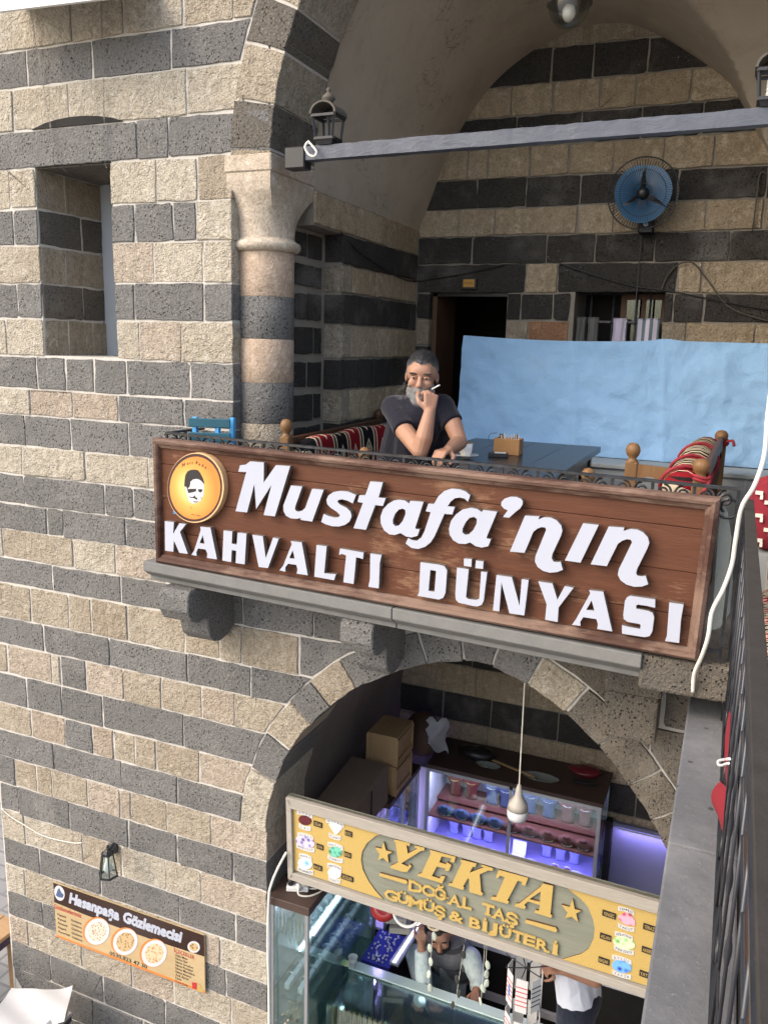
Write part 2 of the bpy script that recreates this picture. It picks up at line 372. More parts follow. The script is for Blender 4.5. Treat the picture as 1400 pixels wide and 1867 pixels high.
def stone(poly, fr, mat, parent, depth=.06, proud=None, gap=GAP, jit=.0036, ch=.0032, name='stone', step=.07):
    if depth < .2: poly = chipped([(a+rs.uniform(-.003, .003), b+rs.uniform(-.003, .003)) for a, b in poly] if len(poly) == 4 else poly, rs)
    p = inset(poly, gap*rs.uniform(.6, 1.35)); p = dense(p, step*.75, jit, rs)
    if proud is None: proud = rs.uniform(-.002, .0045)
    q = inset(p, ch); n_ = len(p); tu, tv = rs.uniform(-.012, .012), rs.uniform(-.012, .012)
    cu = sum(a[0] for a in p)/n_; cv = sum(a[1] for a in p)/n_
    mb = MB()
    vs = [fr.w(a, b, -depth) for a, b in p]+[fr.w(a, b, proud-ch*rs.uniform(.6, 1.3)) for a, b in p]
    vs += [fr.w(a, b, proud+(a-cu)*tu+(b-cv)*tv) for a, b in q]
    fs = [(i, (i+1) % n_, n_+(i+1) % n_, n_+i) for i in range(n_)]+[(n_+i, n_+(i+1) % n_, 2*n_+(i+1) % n_, 2*n_+i) for i in range(n_)]
    fs += [tuple(range(2*n_, 3*n_)), tuple(range(n_-1, -1, -1))]
    mb.add(vs, fs); return mb.build(name, mat, parent)
def rect(a, b, c, d): return [(a, c), (b, c), (b, d), (a, d)]
# arches -----------------------------------------------------------------
LOW = [(-2.212, -1.31), (-2.205, -1.175), (-2.165, -1.027), (-2.065, -.768), (-1.897, -.538), (-1.705, -.348), (-1.52, -.231), (-1.285, -.119), (-1.058, -.066), (-.93, -.080), (-.782, -.134), (-.592, -.235), (-.429, -.367), (-.32, -.48), (-.21, -.62), (-.10, -.787), (.01, -1.0), (.07, -1.16), (.10, -1.31)]
LOWC = [tuple(p) for p in catmull([(*p, 0) for p in LOW], 5)]; LOWC = [(p[0], p[1]) for p in LOWC]
def offs(c, d):
    out = []
    for i, p in enumerate(c):
        a = Vector(c[max(0, i-1)]); b = Vector(c[min(len(c)-1, i+1)]); t = (b-a).normalized(); out.append((p[0]-t.y*d, p[1]+t.x*d))
    return out
LOWE = offs(LOWC, .178)
def xl(curve, z, side=-1):                                       # x of a curve at height z on its left (-1) or right side
    pts = curve if side < 0 else list(reversed(curve))
    for a, b in zip(pts, pts[1:]):
        if (a[1]-z)*(b[1]-z) <= 0 and a[1] != b[1]: return a[0]+(b[0]-a[0])*(z-a[1])/(b[1]-a[1])
    return None
# upper front arch: pointed, radius 1.7
UC = -1.0; US = 1.19; UZ = 2.25; UR = 1.7
def uparc(k=14):
    cx = UC-US+UR; a1 = math.acos((cx-UC)/UR); L = [(cx-UR*math.cos(a1*i/k), UZ+UR*math.sin(a1*i/k)) for i in range(k+1)]
    return L+[(2*UC-x, z) for x, z in reversed(L[:-1])]
UPC = uparc(); UPE = offs(UPC, .235)
# facade --------------------------------------------------------------------
facade = thing('courtyard_wall', (-3.3, .2, -3.5), 'tall courtyard wall striped in pale limestone and dark basalt, with an arch above and below', 'wall')
mb = MB(); D0, D1 = .0055, .5
mb.box(-4.30, -3.69, D0, D1, -3.5, 3.7); mb.box(-3.69, -3.16, D0, D1, -3.5, 1.335); mb.box(-3.69, -3.16, D0, D1, 2.365, 3.7)
mb.box(-3.16, -2.42, D0, D1, -3.5, 3.7); mb.box(-2.42, -2.225, D0, .45, -3.5, .14); mb.box(.11, 1.6, D0, .45, -3.5, .14); mb.box(.20, 1.6, D0, .45, .14, 3.7)
mb.box(-2.42, -2.193, D0, .45, 2.26, 4.3)
def strips(curve, top, y0, y1):
    for a, b in zip(curve, curve[1:]):
        mb.prism([(a[0], y0, a[1]), (b[0], y0, b[1]), (b[0], y0, top), (a[0], y0, top)], (0, y1-y0, 0))
strips(offs(LOWC, .012), .14, D0, .45); strips(offs(UPC, .012), 4.3, D0, .45)
mb.box(-4.3, 1.6, D0, .45, 4.3, 4.6)
mb.build('mortar', M['mortar'], facade)
L_, B_, K_, T_, TE = M['lime'], M['basalt'], M['lime_pink'], M['lime_tan'], M['terracotta']; BB = M['basalt_br']
ZL = [3.55, 3.36, 3.165, 2.953, 2.765, 2.548, 2.352, 2.140, 1.943, 1.736, 1.540, 1.329, 1.136, .983, .797, .617, .433, .267, .082, -.088, -.316, -.499, -.700, -.912, -1.11, -1.298, -1.498, -1.697, -1.91, -2.107, -2.32, -2.51, -2.713, -2.93, -3.16, -3.5]
def pick(c):
    if c == 'D': return B_
    if c == 'd': return BB
    if c == 'T': return T_
    if c == 'P': return K_
    return rs.choice([L_]*8+[T_, K_]) if c == 'l' else L_
def course(k, px, y, cols, x0=-4.29, xe=None, depth0=.06, depthe=.06, curve=None, fr=FAC):
    """one course: joints given as photograph x at height y on the wall; the last stone ends at xe or on a curve"""
    z1, z0 = ZL[k], ZL[k+1]; xs = [x0]+[(P(p, y).x if isinstance(p, int) else p) for p in px]; xs.append(xe)
    n_ = len(xs)-1
    for i in range(n_):
        c = cols[i % len(cols)] if isinstance(cols, str) else cols[i]
        if c == '.': continue
        a, b = xs[i], xs[i+1]; dp = depthe if i == n_-1 else .06
        if i == 0: dp = max(dp, depth0)
        if i == n_-1 and curve:
            zs = [z0+(z1-z0)*t/4 for t in range(5)]; R = [(xl(curve, z), z) for z in zs]; R = [(x, z) for x, z in R if x is not None]
            poly = [(a, z0)]+R+[(a, z1)]
            if len(R) < 5: poly = [(a, z0)]+R+[(R[-1][0] if R else a, z1), (a, z1)]
        else: poly = rect(a, b, z0, z1)
        stone(poly, FAC, pick(c), facade, dp)
WX0, WX1 = -3.685, -3.168
rowdef = [  # index, joints (photo px), photo y, colours, end
 (0, [60, 190, 330], 0, 'l', -1.72), (1, [90, 240, 380], 0, 'D', -1.82), (2, [130, 225, 335, 425], 50, 'l', UPE),
 (3, [47, 167, 312], 100, 'D', UPE), (4, [22, 125, 340, 445], 180, 'l', UPE), (5, [250, 306, 440], 250, 'D', -2.19)]
for k, js, y, cs, e in rowdef:
    if isinstance(e, list): course(k, js, y, cs, curve=e)
    else: course(k, js, y, cs, xe=e, depthe=.4 if k == 5 else .06)
# window band
course(6, [17], 340, 'l', xe=WX0, depthe=.02); course(6, [285, 360], 340, 'lll', x0=WX1, xe=-2.41, depth0=.5, depthe=.2)
course(7, [24], 410, 'DD', xe=WX0, depthe=.02); course(7, [245, 316, 357], 410, 'DDDl', x0=WX1, xe=-2.41, depth0=.5, depthe=.2)
course(8, [], 480, 'l', xe=WX0, depthe=.02); course(8, [280, 370], 480, 'lll', x0=WX1, xe=-2.41, depth0=.5, depthe=.2)
course(9, [32], 550, 'DD', xe=WX0, depthe=.02); course(9, [246, 371], 550, 'DDD', x0=WX1, xe=-2.41, depth0=.5, depthe=.2)
course(10, [11], 610, 'l', xe=WX0, depthe=.02); course(10, [255, 330], 620, 'lll', x0=WX1, xe=-2.41, depth0=.5, depthe=.2)
course(11, [67, 119, 171, 230, 346], 680, 'D', xe=-2.41, depthe=.2)
course(12, [56, 132, 215, 335], 735, 'lPPDD', xe=-2.41, depthe=.2)
course(13, [46, 129, 234, 350], 790, 'D', xe=-2.41, depthe=.2)
course(14, [40, 155, 270, 350], 840, 'l', xe=-2.225, depthe=.3)
course(15, [44, 190, 242, 360], 890, 'D', xe=-2.225, depthe=.3)
course(16, [85, 115, 228, 340], 940, 'D', xe=-2.225, depthe=.3)
course(17, [5, 132, 210, 300, 390], 990, 'lTlll', xe=-2.225, depthe=.3)
course(18, [96, 220, 330, 442, 572], 1060, 'DDDDDD', xe=-1.66)
course(19, [57, 125, 166, 232, 335, 400, 440, 545], 1120, 'TTlTTTTTD', curve=LOWE)
course(20, [81, 200, 342, 457], 1180, 'D', curve=LOWE)
course(21, [15, 95, 111, 157, 225, 292, 367, 427], 1230, 'TPlDPTTPT', curve=LOWE)
course(22, [50, 112, 186, 334], 1280, 'D', curve=LOWE)
course(23, [58, 118, 168, 206, 245, 283, 362], 1330, 'TPDPTTTP', curve=LOWE)
course(24, [98, 220, 322], 1380, 'D', curve=LOWE)
course(25, [27, 67, 94, 158, 217, 237, 302, 383], 1420, 'DTTTPPTTP', xe=-2.212, depthe=.44)
course(26, [35, 126, 232, 321, 424], 1480, 'D', xe=-2.212, depthe=.44)
course(27, [46, 150, 220, 300, 365], 1530, 'lllllll', xe=-2.212, depthe=.44)
course(28, [73, 183, 325, 428], 1590, 'D', xe=-2.212, depthe=.44)
course(29, [48, 120, 200, 290, 400], 1640, 'l', xe=-2.212, depthe=.44)
course(30, [79, 180, 290, 410], 1690, 'D', xe=-2.212, depthe=.44)
course(31, [55, 150, 240, 315, 420], 1750, 'l', xe=-2.212, depthe=.44)
course(32, [94, 188, 300, 400], 1800, 'D', xe=-2.212, depthe=.44)
course(33, [170, 260, 380], 1850, 'D', xe=-2.212, depthe=.44)
course(34, [100, 240, 380], 1900, 'D', xe=-2.212, depthe=.44)
# stones over the lower arch crown, under the slab
for a, b, c in ((-1.66, -1.42, 'D'), (-1.42, -1.15, 'd'), (-1.15, -.86, 'd'), (-.86, -.62, 'd')):
    stone(rect(a, b, .145, .26), FAC, pick(c), facade)
# right spandrel, seen between slab, ring and end corbel
def zE(x): return max(a[1]+(b[1]-a[1])*(x-a[0])/(b[0]-a[0]) for a, b in zip(LOWE, LOWE[1:]) if (a[0]-x)*(b[0]-x) <= 0 and a[0] != b[0])+.004
stone([(-1.66, zE(-1.66)), (-1.5, zE(-1.5)), (-1.5, .145), (-1.66, .145)], FAC, B_, facade)
stone([(-.86, zE(-.86)), (-.7, zE(-.7)), (-.56, zE(-.56)), (-.40, zE(-.40)), (-.40, .14), (-.86, .14)], FAC, BB, facade)
stone([(-.40, zE(-.40)), (-.30, zE(-.30)), (-.2, zE(-.2)), (-.2, .0), (-.40, .0)], FAC, BB, facade)
stone([(-.2, zE(-.2)), (-.1, zE(-.1)), (0., zE(0.)), (0.1, zE(.1)), (.3, -.9), (.3, -.22), (-.2, -.22)], FAC, BB, facade, .1)
stone(rect(-.155, .10, -.22, .172), FAC, BB, facade, .02)  # dark brown stone in place of the shadowed recess beside the corbel
for k in range(6):
    a = -3.5+k*.43
    stone(rect(.10, .45, a, a+.43), FAC, [BB, M['lime_tan']][k % 2], facade, .44)
# lower ring -------------------------------------------------------------------
ring = [(487, 1515), (507, 1425), (532, 1372), (570, 1332), (602, 1295), (656, 1259), (710, 1233), (780, 1214), (850, 1207), (893, 1216), (957, 1249), (1034, 1300), (1096, 1354), (1150, 1424), (1199, 1488)]
tt = []
for p in ring:
    q = P(*p); tt.append(min(range(len(LOWC)), key=lambda i: (LOWC[i][0]-q.x)**2+(LOWC[i][1]-q.z)**2))
tt += [tt[-1]+(len(LOWC)-1-tt[-1])*2//5, tt[-1]+(len(LOWC)-1-tt[-1])*4//5, len(LOWC)-1]; tt[0] = 0
rc = 'LDTDTDDDDDlddddddd'
for i in range(len(tt)-1):
    a, b = tt[i], tt[i+1]
    if b <= a: continue
    st = max(1, (b-a)//4); ids = list(range(a, b, st))+[b]
    poly = [LOWC[j] for j in ids]+[LOWE[j] for j in reversed(ids)]
    stone(poly, FAC, pick(rc[i]), facade, .45, rs.uniform(.004, .014), name='voussoir')
# upper ring (pointed arch), stones run through the thickness of the wall
zs = [2.352, 2.548, 2.765, 2.953, 3.16, 3.36, 3.55]
idx = [0]
NU = len(UPC)
UPF = [tuple(p)[:2] for p in catmull([(*p, 0) for p in UPC], 4)]; UPFE = offs(UPF, .235); 
hz = [2.27, 2.352, 2.548, 2.765, 2.953, 3.16, 3.36, 3.53, 3.66, 3.76, 3.83]; half = len(UPF)//2
cl_ = [min(range(half+1), key=lambda q_: abs(UPF[q_][1]-z)) for z in hz]; cl_ = sorted(set(cl_+[half])); cl_ = cl_+[len(UPF)-1-c for c in reversed(cl_[:-1])]
for i, (a, b) in enumerate(zip(cl_, cl_[1:])):
    ids = list(range(a, b+1)); k_ = min(i, len(cl_)-2-i)
    poly = [UPF[j] for j in ids]+[UPFE[j] for j in reversed(ids)]
    stone(poly, FAC, [BB if k_ else M['lime_tan'], M['lime_tan'] if k_ < 5 else L_][(k_+1) % 2] if k_ else M['lime_tan'], facade, .455, .003, name='voussoir')
# window recess -----------------------------------------------------------------
JL = Frame((-3.685, 0, 0), (0, 1, 0), (0, 0, 1), (1, 0, 0))
for k, js, c in ((6, [.22], 'T'), (7, [.34], 'd'), (8, [.2], 'T'), (9, [.33], 'd'), (10, [.2, .4], 'T')):
    e = [.008]+js+[.52]
    for a, b in zip(e, e[1:]): stone(rect(a, b, ZL[k+1], ZL[k]), JL, {'T': M['lime_tan'], 'd': M['basalt_br']}[c], facade, .05)
win = thing('recessed_window', (-3.42, .52, 1.34), 'deep narrow window recess with a grey painted shutter panel, upper left', 'window')
MB().box(-3.80, -3.10, .515, .53, 1.30, 2.40).build('shutter_panel', M['grey_panel'], win)
MB().box(-3.56, -3.525, .47, .505, 1.342, 2.33).build('frame', M['grey_panel'], win, bevel=.004)
MB().box(-3.68, -3.17, .02, .50, 2.349, 2.356).build('soffit', M['basalt_br'], win)
mb = MB(); mb.prism([(-3.69+.62*t, -.004, 2.549) for t in (0, 1)]+[(-3.69+.62*t, -.004, 2.552+.042*math.sin(math.pi*t)**.8) for t in (.9, .75, .6, .45, .3, .15)], (0, .03, 0))
mb.build('relieving_gap_shade', M['dark'], win)  # black piece painted in for the shade of the gap above the lintel
# column ----------------------------------------------------------------------
colm = thing('engaged_column', (-2.335, .2, .3), 'round striped stone column with a flared capital at the left of the upper arch', 'column')
CX, CY, CR = -2.335, .20, .148
zc = [(.15, .80, 'T'), (.80, 1.02, 'T'), (1.02, 1.235, 'd'), (1.235, 1.46, 'pk'), (1.46, 1.675, 'd2'), (1.675, 1.90, 'pk')]
cm = {'T': M['lime_tan'], 'd': M['basalt'], 'd2': M['basalt'], 'pk': M['col_pink']}
for a, b, c in zc:
    MB().lathe([(CR-.004, a), (CR, a+.005), (CR, b-.005), (CR-.004, b)], (CX, CY, 0), 32).build('drum', cm[c], colm, True)
    smooth_by_angle(colm.children[-1])
o = MB().lathe([(CR, 1.898), (CR+.015, 1.902), (CR+.030, 1.915), (CR+.034, 1.93), (CR+.028, 1.945), (CR+.010, 1.955), (CR+.002, 1.965)], (CX, CY, 0), 40).build('neck_ring', M['col_pale'], colm, True)
mb = MB(); n_ = 40
rows = [0, .15, .3, .45, .6, .75, .88, 1.0]
def capring(t):
    out = []
    for k in range(n_):
        a = 2*math.pi*k/n_+math.pi/4; ci = Vector((CX+CR*math.cos(a), CY+CR*math.sin(a)))
        m_ = max(abs(math.cos(a)), abs(math.sin(a))); sq = Vector((-2.315+.125*math.cos(a)/m_, .222+.222*math.sin(a)/m_))
        e = t**2.1; p = ci.lerp(sq, e); out.append((p.x, p.y, 1.955+t*.235))
    return out
vv = [capring(t) for t in rows]; vv.append([(x, y, 2.262) for x, y, z in vv[-1]])
mb.add([p for r in vv for p in r], [(i*n_+k, i*n_+(k+1) % n_, (i+1)*n_+(k+1) % n_, (i+1)*n_+k) for i in range(len(vv)-1) for k in range(n_)]+[tuple(range((len(vv)-1)*n_, len(vv)*n_))])
o = mb.build('capital', M['col_pale'], colm); smooth_by_angle(o, 50)
MB().box(-2.452, -2.184, -.006, .462, 2.263, 2.345).build('impost_block', M['col_pale'], colm, bevel=.006)
# hall behind the arch (iwan) ------------------------------------------------------
side = thing('side_wall', (-2.3, 1.2, .15), 'dim striped side wall with a dark niche, left inside the upper arch', 'wall')
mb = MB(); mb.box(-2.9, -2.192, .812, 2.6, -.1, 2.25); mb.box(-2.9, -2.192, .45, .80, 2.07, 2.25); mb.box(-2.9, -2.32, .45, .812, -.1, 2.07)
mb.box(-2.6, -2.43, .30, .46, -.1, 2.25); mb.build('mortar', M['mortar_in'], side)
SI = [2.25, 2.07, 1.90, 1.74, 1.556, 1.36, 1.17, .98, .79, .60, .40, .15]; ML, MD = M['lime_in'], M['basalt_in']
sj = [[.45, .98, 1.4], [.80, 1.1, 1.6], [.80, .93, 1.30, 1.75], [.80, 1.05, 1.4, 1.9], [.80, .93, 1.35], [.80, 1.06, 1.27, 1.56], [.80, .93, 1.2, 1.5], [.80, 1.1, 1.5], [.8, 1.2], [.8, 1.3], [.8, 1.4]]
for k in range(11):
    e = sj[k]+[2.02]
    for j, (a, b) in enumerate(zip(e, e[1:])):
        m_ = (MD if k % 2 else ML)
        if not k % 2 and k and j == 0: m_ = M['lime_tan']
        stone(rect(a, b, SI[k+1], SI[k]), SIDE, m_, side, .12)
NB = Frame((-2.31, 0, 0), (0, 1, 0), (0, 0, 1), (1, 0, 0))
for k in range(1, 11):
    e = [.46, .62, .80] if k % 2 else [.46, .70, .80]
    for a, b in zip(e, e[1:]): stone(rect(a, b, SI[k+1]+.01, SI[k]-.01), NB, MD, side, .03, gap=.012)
back = thing('back_wall', (-1, 2.2, .15), 'back wall of striped stone under the vault with a dark door and barred window', 'wall')
mb = MB(); mb.box(-2.6, -2.085, 2.031, 2.5, -.1, 3.9); mb.box(-2.085, -1.515, 2.031, 2.5, 1.83, 3.9); mb.box(-1.515, -1.055, 2.031, 2.5, -.1, 3.9)
mb.box(-1.055, -.48, 2.031, 2.5, 1.83, 3.9); mb.box(-1.055, -.48, 2.031, 2.5, -.1, 1.2); mb.box(-.48, 1.7, 2.031, 2.5, -.1, 3.9)
mb.build('mortar', M['mortar_in'], back)
BZ = [3.55, 3.34, 3.135, 2.945, 2.755, 2.563, 2.374, 2.192, 2.01, 1.816, 1.634, 1.45, 1.26, 1.07, .88, .69, .5, .3, .15]
def bx(*xs): return [P(x, 400, 2.02).x for x in xs]
bj = {0: ([1040, 1130], 'T'), 1: ([988, 1061, 1157], 'D'), 2: ([921, 995, 1077, 1140, 1238], 'L'), 3: ([932, 1048, 1155, 1263], 'D'), 4: ([848, 885, 960, 1030, 1110, 1200, 1290], 'L'),
      5: ([867, 956, 1054, 1230, 1390], 'D'), 6: ([836, 901, 1053, 1117, 1190, 1285, 1390], 'L'), 7: ([863, 1000, 1088, 1198, 1335], 'D'), 8: ([964, 1022, 1245, 1290], 'DLDLL'),
      9: ([958, 1018, 1050, 1212, 1242, 1298], 'D'), 10: ([974, 1050, 1212, 1270, 1400], 'TRTTLL')}
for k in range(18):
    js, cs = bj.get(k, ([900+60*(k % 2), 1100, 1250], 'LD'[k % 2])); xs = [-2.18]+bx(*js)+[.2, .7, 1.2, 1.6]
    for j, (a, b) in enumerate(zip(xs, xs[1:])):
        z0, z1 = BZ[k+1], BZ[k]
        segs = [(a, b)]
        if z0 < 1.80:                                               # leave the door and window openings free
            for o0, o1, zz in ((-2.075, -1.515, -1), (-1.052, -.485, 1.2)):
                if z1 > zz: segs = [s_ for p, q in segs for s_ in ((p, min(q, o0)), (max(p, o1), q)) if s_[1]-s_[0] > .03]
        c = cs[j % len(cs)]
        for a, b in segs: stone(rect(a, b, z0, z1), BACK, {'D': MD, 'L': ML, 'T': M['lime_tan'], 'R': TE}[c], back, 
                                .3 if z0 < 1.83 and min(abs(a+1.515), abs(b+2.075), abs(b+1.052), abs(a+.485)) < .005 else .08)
# vault, plastered
LUN = [(-2.18, 2.25), (-2.10, 2.44), (-2.0, 2.705), (-1.91, 2.87), (-1.735, 3.11), (-1.505, 3.292), (-1.2, 3.425), (-.91, 3.44), (-.66, 3.345), (-.41, 3.18), (-.227, 3.034), (-.137, 2.90), (-.045, 2.747), (.017, 2.645), (.09, 2.48), (.15, 2.25)]
def interp(L, x):
    if x <= L[0][0]: return L[0][1]
    for a, b in zip(L, L[1:]):
        if x <= b[0]: return a[1]+(b[1]-a[1])*(x-a[0])/(b[0]-a[0])
    return L[-1][1]
LUNS = [tuple(p)[:2] for p in catmull([(*p, 0) for p in LUN], 5)]
VF = offs(UPF, .02)
VFP = sorted([(x, z) for x, z in VF])
GV = [(.44, 3.80), (.8, 3.72), (1.2, 3.52), (1.5, 3.25), (1.8, 2.92), (1.93, 2.62), (2.035, 2.22)]
def vault(u, v):
    # u runs along the arch, v in depth; the right haunch opens into the cross vault
    y = .45+1.585*v; i = u*(len(LUNS)-1); a = int(min(i, len(LUNS)-2)); f = i-a
    q = Vector(LUNS[a]).lerp(Vector(LUNS[a+1]), f); j = u*(len(VF)-1); c = int(min(j, len(VF)-2)); p = Vector(VF[c]).lerp(Vector(VF[c+1]), j-c)
    t = 1-(1-v)**1.4; x, z = p.lerp(q, t)
    if x > -.95: z = max(z, min(interp(GV, y), 3.9))
    return (x, y, z)
vt = thing('plastered_vault', (-1, 1.2, 3.6), 'smooth brown plastered vault over the balcony hall', 'vault')
mb = MB(); mb.grid(vault, 120, 40); xr = vault(1, .5)[0]
o = mb.build('plaster_shell', M['plaster'], vt, True, fix=False); smooth_by_angle(o, 28)
mb = MB(); mb.grid(lambda u, v: ((.14+.06*(1-v)) + u*1.5, .45+1.585*v, interp(GV, .45+1.585*v)), 6, 40)
mb.build('cross_vault_shell', M['plaster'], vt, True, fix=False)
# roof mass over the vault keeps daylight out
T(MB().box(-4.3, 1.7, .46, 2.6, 4.0, 4.3).build('roof', M['slab']), kind='structure')
T(MB().box(1.6, 1.8, -.2, 2.6, -3.5, 4.3).build('gallery_end_wall', M['plaster']), kind='structure')
T(MB().box(-2.43, 1.6, .01, 2.1, .03, .15).build('balcony_floor', plain('pale floor stone', (.38, .35, .31), .7, 0, .15, 5)), kind='structure')  # floor colour lightened so it bounces daylight into the hall
# balcony slab, corbels -------------------------------------------------------------
bal = thing('balcony_slab', (-1.4, -.2, .25), 'grey moulded stone balcony slab on rounded corbels under the brown sign', 'balcony')
SP = Plane((-2.735, -.365), (0, -.60))                              # outer edge line of the balcony
SL = math.hypot(2.66, .23)
def slabseg(u0, u1, name):
    prof = [(.0, .318), (.0, .268), (.012, .258), (.03, .245), (.05, .232), (.05, .21), (.36, .21), (.60, .21), (.60, .318)]
    mb = MB(); a = [SP.w(u0, z, -n_) for n_, z in prof]; b = [SP.w(u1, z, -n_) for n_, z in prof]; k = len(prof)
    for L in (a, b):
        for p in L: p.y = min(p.y, .004)
    mb.add(a+b, [(i, (i+1) % k, k+(i+1) % k, k+i) for i in range(k)]+[tuple(range(k)), tuple(range(k, 2*k))]); return mb.build(name, M['slab'], bal, bevel=.003)
slabseg(.0, 1.447, 'slab_block'); slabseg(1.451, 2.515, 'slab_block')
MB().box(-.235, .14, -.56, .005, .175, .315).build('rough_end_block', M['basalt_br'], bal, bevel=.012, seg=2)
def corbel(x0, x1, big=1.):
    # two rounded steps, seen from the side as an ogee
    pr = [(.0, .208), (-.40, .208), (-.42, .17), (-.42, .10), (-.39, .045), (-.33, .02), (-.27, .028), (-.25, .03), (-.25, -.02), (-.235, -.08), (-.19, -.125), (-.13, -.14), (-.06, -.125), (.0, -.09)]
    mb = MB(); mb.prism([(x0, y*big, z) for y, z in pr], (x1-x0, 0, 0)); return mb.build('corbel', M['basalt'], bal, bevel=.006)
c0 = P(352, 1100, -.2).x
corbel(-2.60, -2.42); corbel(-1.575, -1.41); 
mb = MB(); mb.box(-.40, -.16, -.22, .004, .0, .172); mb.build('corbel', M['basalt_br'], bal, bevel=.015, seg=2)
MB().box(-.395, -.17, -.20, .004, -.22, -.002).build('corbel', M['basalt_br'], bal, bevel=.015, seg=2)
# ground and shop shell ----------------------------------------------------------------
n = N('courtyard paving'); br = n.n('TexBrick'); br.inputs['Scale'].default_value = 1.6; n.l(n.pos, br.inputs['Vector']); br.inputs['Mortar Size'].default_value = .02
for i_, c in ((1, (.26, .25, .23)), (2, (.36, .34, .31)), (3, (.15, .145, .135))): br.inputs[i_].default_value = (*c, 1)  # paving colours raised so the ground bounces light up to the vault
M['paving'] = n.fin(n.mix(n.noise(5, 5), (.20, .19, .175), br.outputs[0]), .75, n.bump(br.outputs[0], .5, .01))
T(MB().add([(-60, -60, -3.5), (60, -60, -3.5), (60, 60, -3.5), (-60, 60, -3.5)], [(0, 1, 2, 3)]).build('ground', M['paving']), kind='structure')
T(MB().box(-2.2, .1, .02, 2.2, -3.497, -3.47).build('shop_floor', M['slab']), kind='structure')
shop = thing('shop_vault', (-1, 1.3, -3.4), 'dark plastered barrel vault of the jewellery shop behind the lower arch', 'vault')
SC = offs(LOWC, .04); SC = [(SC[0][0], -3.45)]+SC+[(SC[-1][0], -3.45)]
mb = MB(); nn = len(SC); mb.add([(x, y, z) for y in (.44, .9, 1.4, 1.8, 2.16) for x, z in SC], [(j*nn+i, j*nn+i+1, (j+1)*nn+i+1, (j+1)*nn+i) for j in range(4) for i in range(nn-1)])
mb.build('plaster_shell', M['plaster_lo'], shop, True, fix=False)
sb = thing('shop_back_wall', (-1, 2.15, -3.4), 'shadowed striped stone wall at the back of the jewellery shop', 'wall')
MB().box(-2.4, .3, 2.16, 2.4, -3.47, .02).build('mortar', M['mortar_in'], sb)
SBK = Frame((0, 2.15, 0), (1, 0, 0), (0, 0, 1), (0, -1, 0))
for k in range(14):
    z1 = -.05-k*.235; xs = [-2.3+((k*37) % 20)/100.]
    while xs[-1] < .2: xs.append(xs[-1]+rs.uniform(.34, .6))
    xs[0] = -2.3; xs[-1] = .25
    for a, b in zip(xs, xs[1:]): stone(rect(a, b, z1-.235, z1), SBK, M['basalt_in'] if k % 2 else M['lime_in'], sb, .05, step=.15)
# near gallery ledge ------------------------------------------------------------------
lg = thing('gallery_ledge', (0, -2.2, 0), 'long grey basalt ledge stone running towards the camera, right side', 'ledge')
e = [-.19, PZ(1250, 1545, .075).y, -2.45, -3.4, -4.6]
for a, b in zip(e, e[1:]): MB().box(-.050, .135, b+.002, a-.002, -.16, .075).build('ledge_block', M['ledge'], lg, bevel=.006, seg=2)
T(MB().box(.14, 1.6, -4.6, -.20, -.16, .04).build('gallery_floor', M['cafe_wood'] if False else M['slab']), kind='structure')
# ================================================================== SIGNS
def ctext(s, size=1., bold=0., shear=0., extrude=0., align='CENTER', spacing=1.):
    cu = bpy.data.curves.new('text', 'FONT'); cu.body = s; cu.size = size; cu.offset = bold; cu.shear = shear; cu.extrude = extrude
    cu.align_x = align; cu.align_y = 'TOP_BASELINE'; cu.space_character = spacing; cu.resolution_u = 2; cu.fill_mode = 'FRONT' if not extrude else 'BOTH'
    o = bpy.data.objects.new('text', cu); me = bpy.data.meshes.new_from_object(o); bpy.data.objects.remove(o); bpy.data.curves.remove(cu); return me
def text(s, pl, c, h, mat, name, parent, n=.001, width=None, ang=0., bold=0., shear=0., extrude=0., align='CENTER', label=None, taper=1.):
    """lettering lying on plane pl, centred at uv c, capital height h, optional total width"""
    me = ctext(s, 1., bold, shear, 0., align); vs = [v.co.copy() for v in me.vertices]
    if not vs: return None
    x0, x1 = min(v.x for v in vs), max(v.x for v in vs); y0, y1 = min(v.y for v in vs), max(v.y for v in vs)
    ky = h/.73; kx = (width/(x1-x0)) if width else ky; cx, cy = ((x0+x1)/2 if align == 'CENTER' else x0), (.36 if len(s) > 1 or s.isupper() or s == '&' else .27)
    ca, sa = math.cos(ang), math.sin(ang); pts = []
    for v in vs:
        a, b = (v.x-cx)*kx, (v.y-cy)*ky; pts.append(pl.w(c[0]+a*ca-b*sa, c[1]+a*sa+b*ca, n))
    fs = [tuple(p.vertices) for p in me.polygons]; bpy.data.meshes.remove(me)
    mb = MB()
    if extrude:
        k = len(pts); mb.add(pts+[p-pl.n*extrude for p in pts], fs)
        ed = {}
        for f in fs:
            for a, b in zip(f, f[1:]+f[:1]): ed[(a, b)] = ed.get((a, b), 0)+1
        for (a, b) in ed:
            if (b, a) not in ed: mb.add([pts[a], pts[b], pts[b]-pl.n*extrude, pts[a]-pl.n*extrude], [(0, 1, 2, 3)])
    else: mb.add(pts, fs)
    o = mb.build(name, mat, parent, fix=False); return o
def shift(pl, n):
    q = Plane((0, 0), (1, 0)); q.o = pl.o+pl.n*n; q.u, q.v, q.n = pl.u, pl.v, pl.n; return q
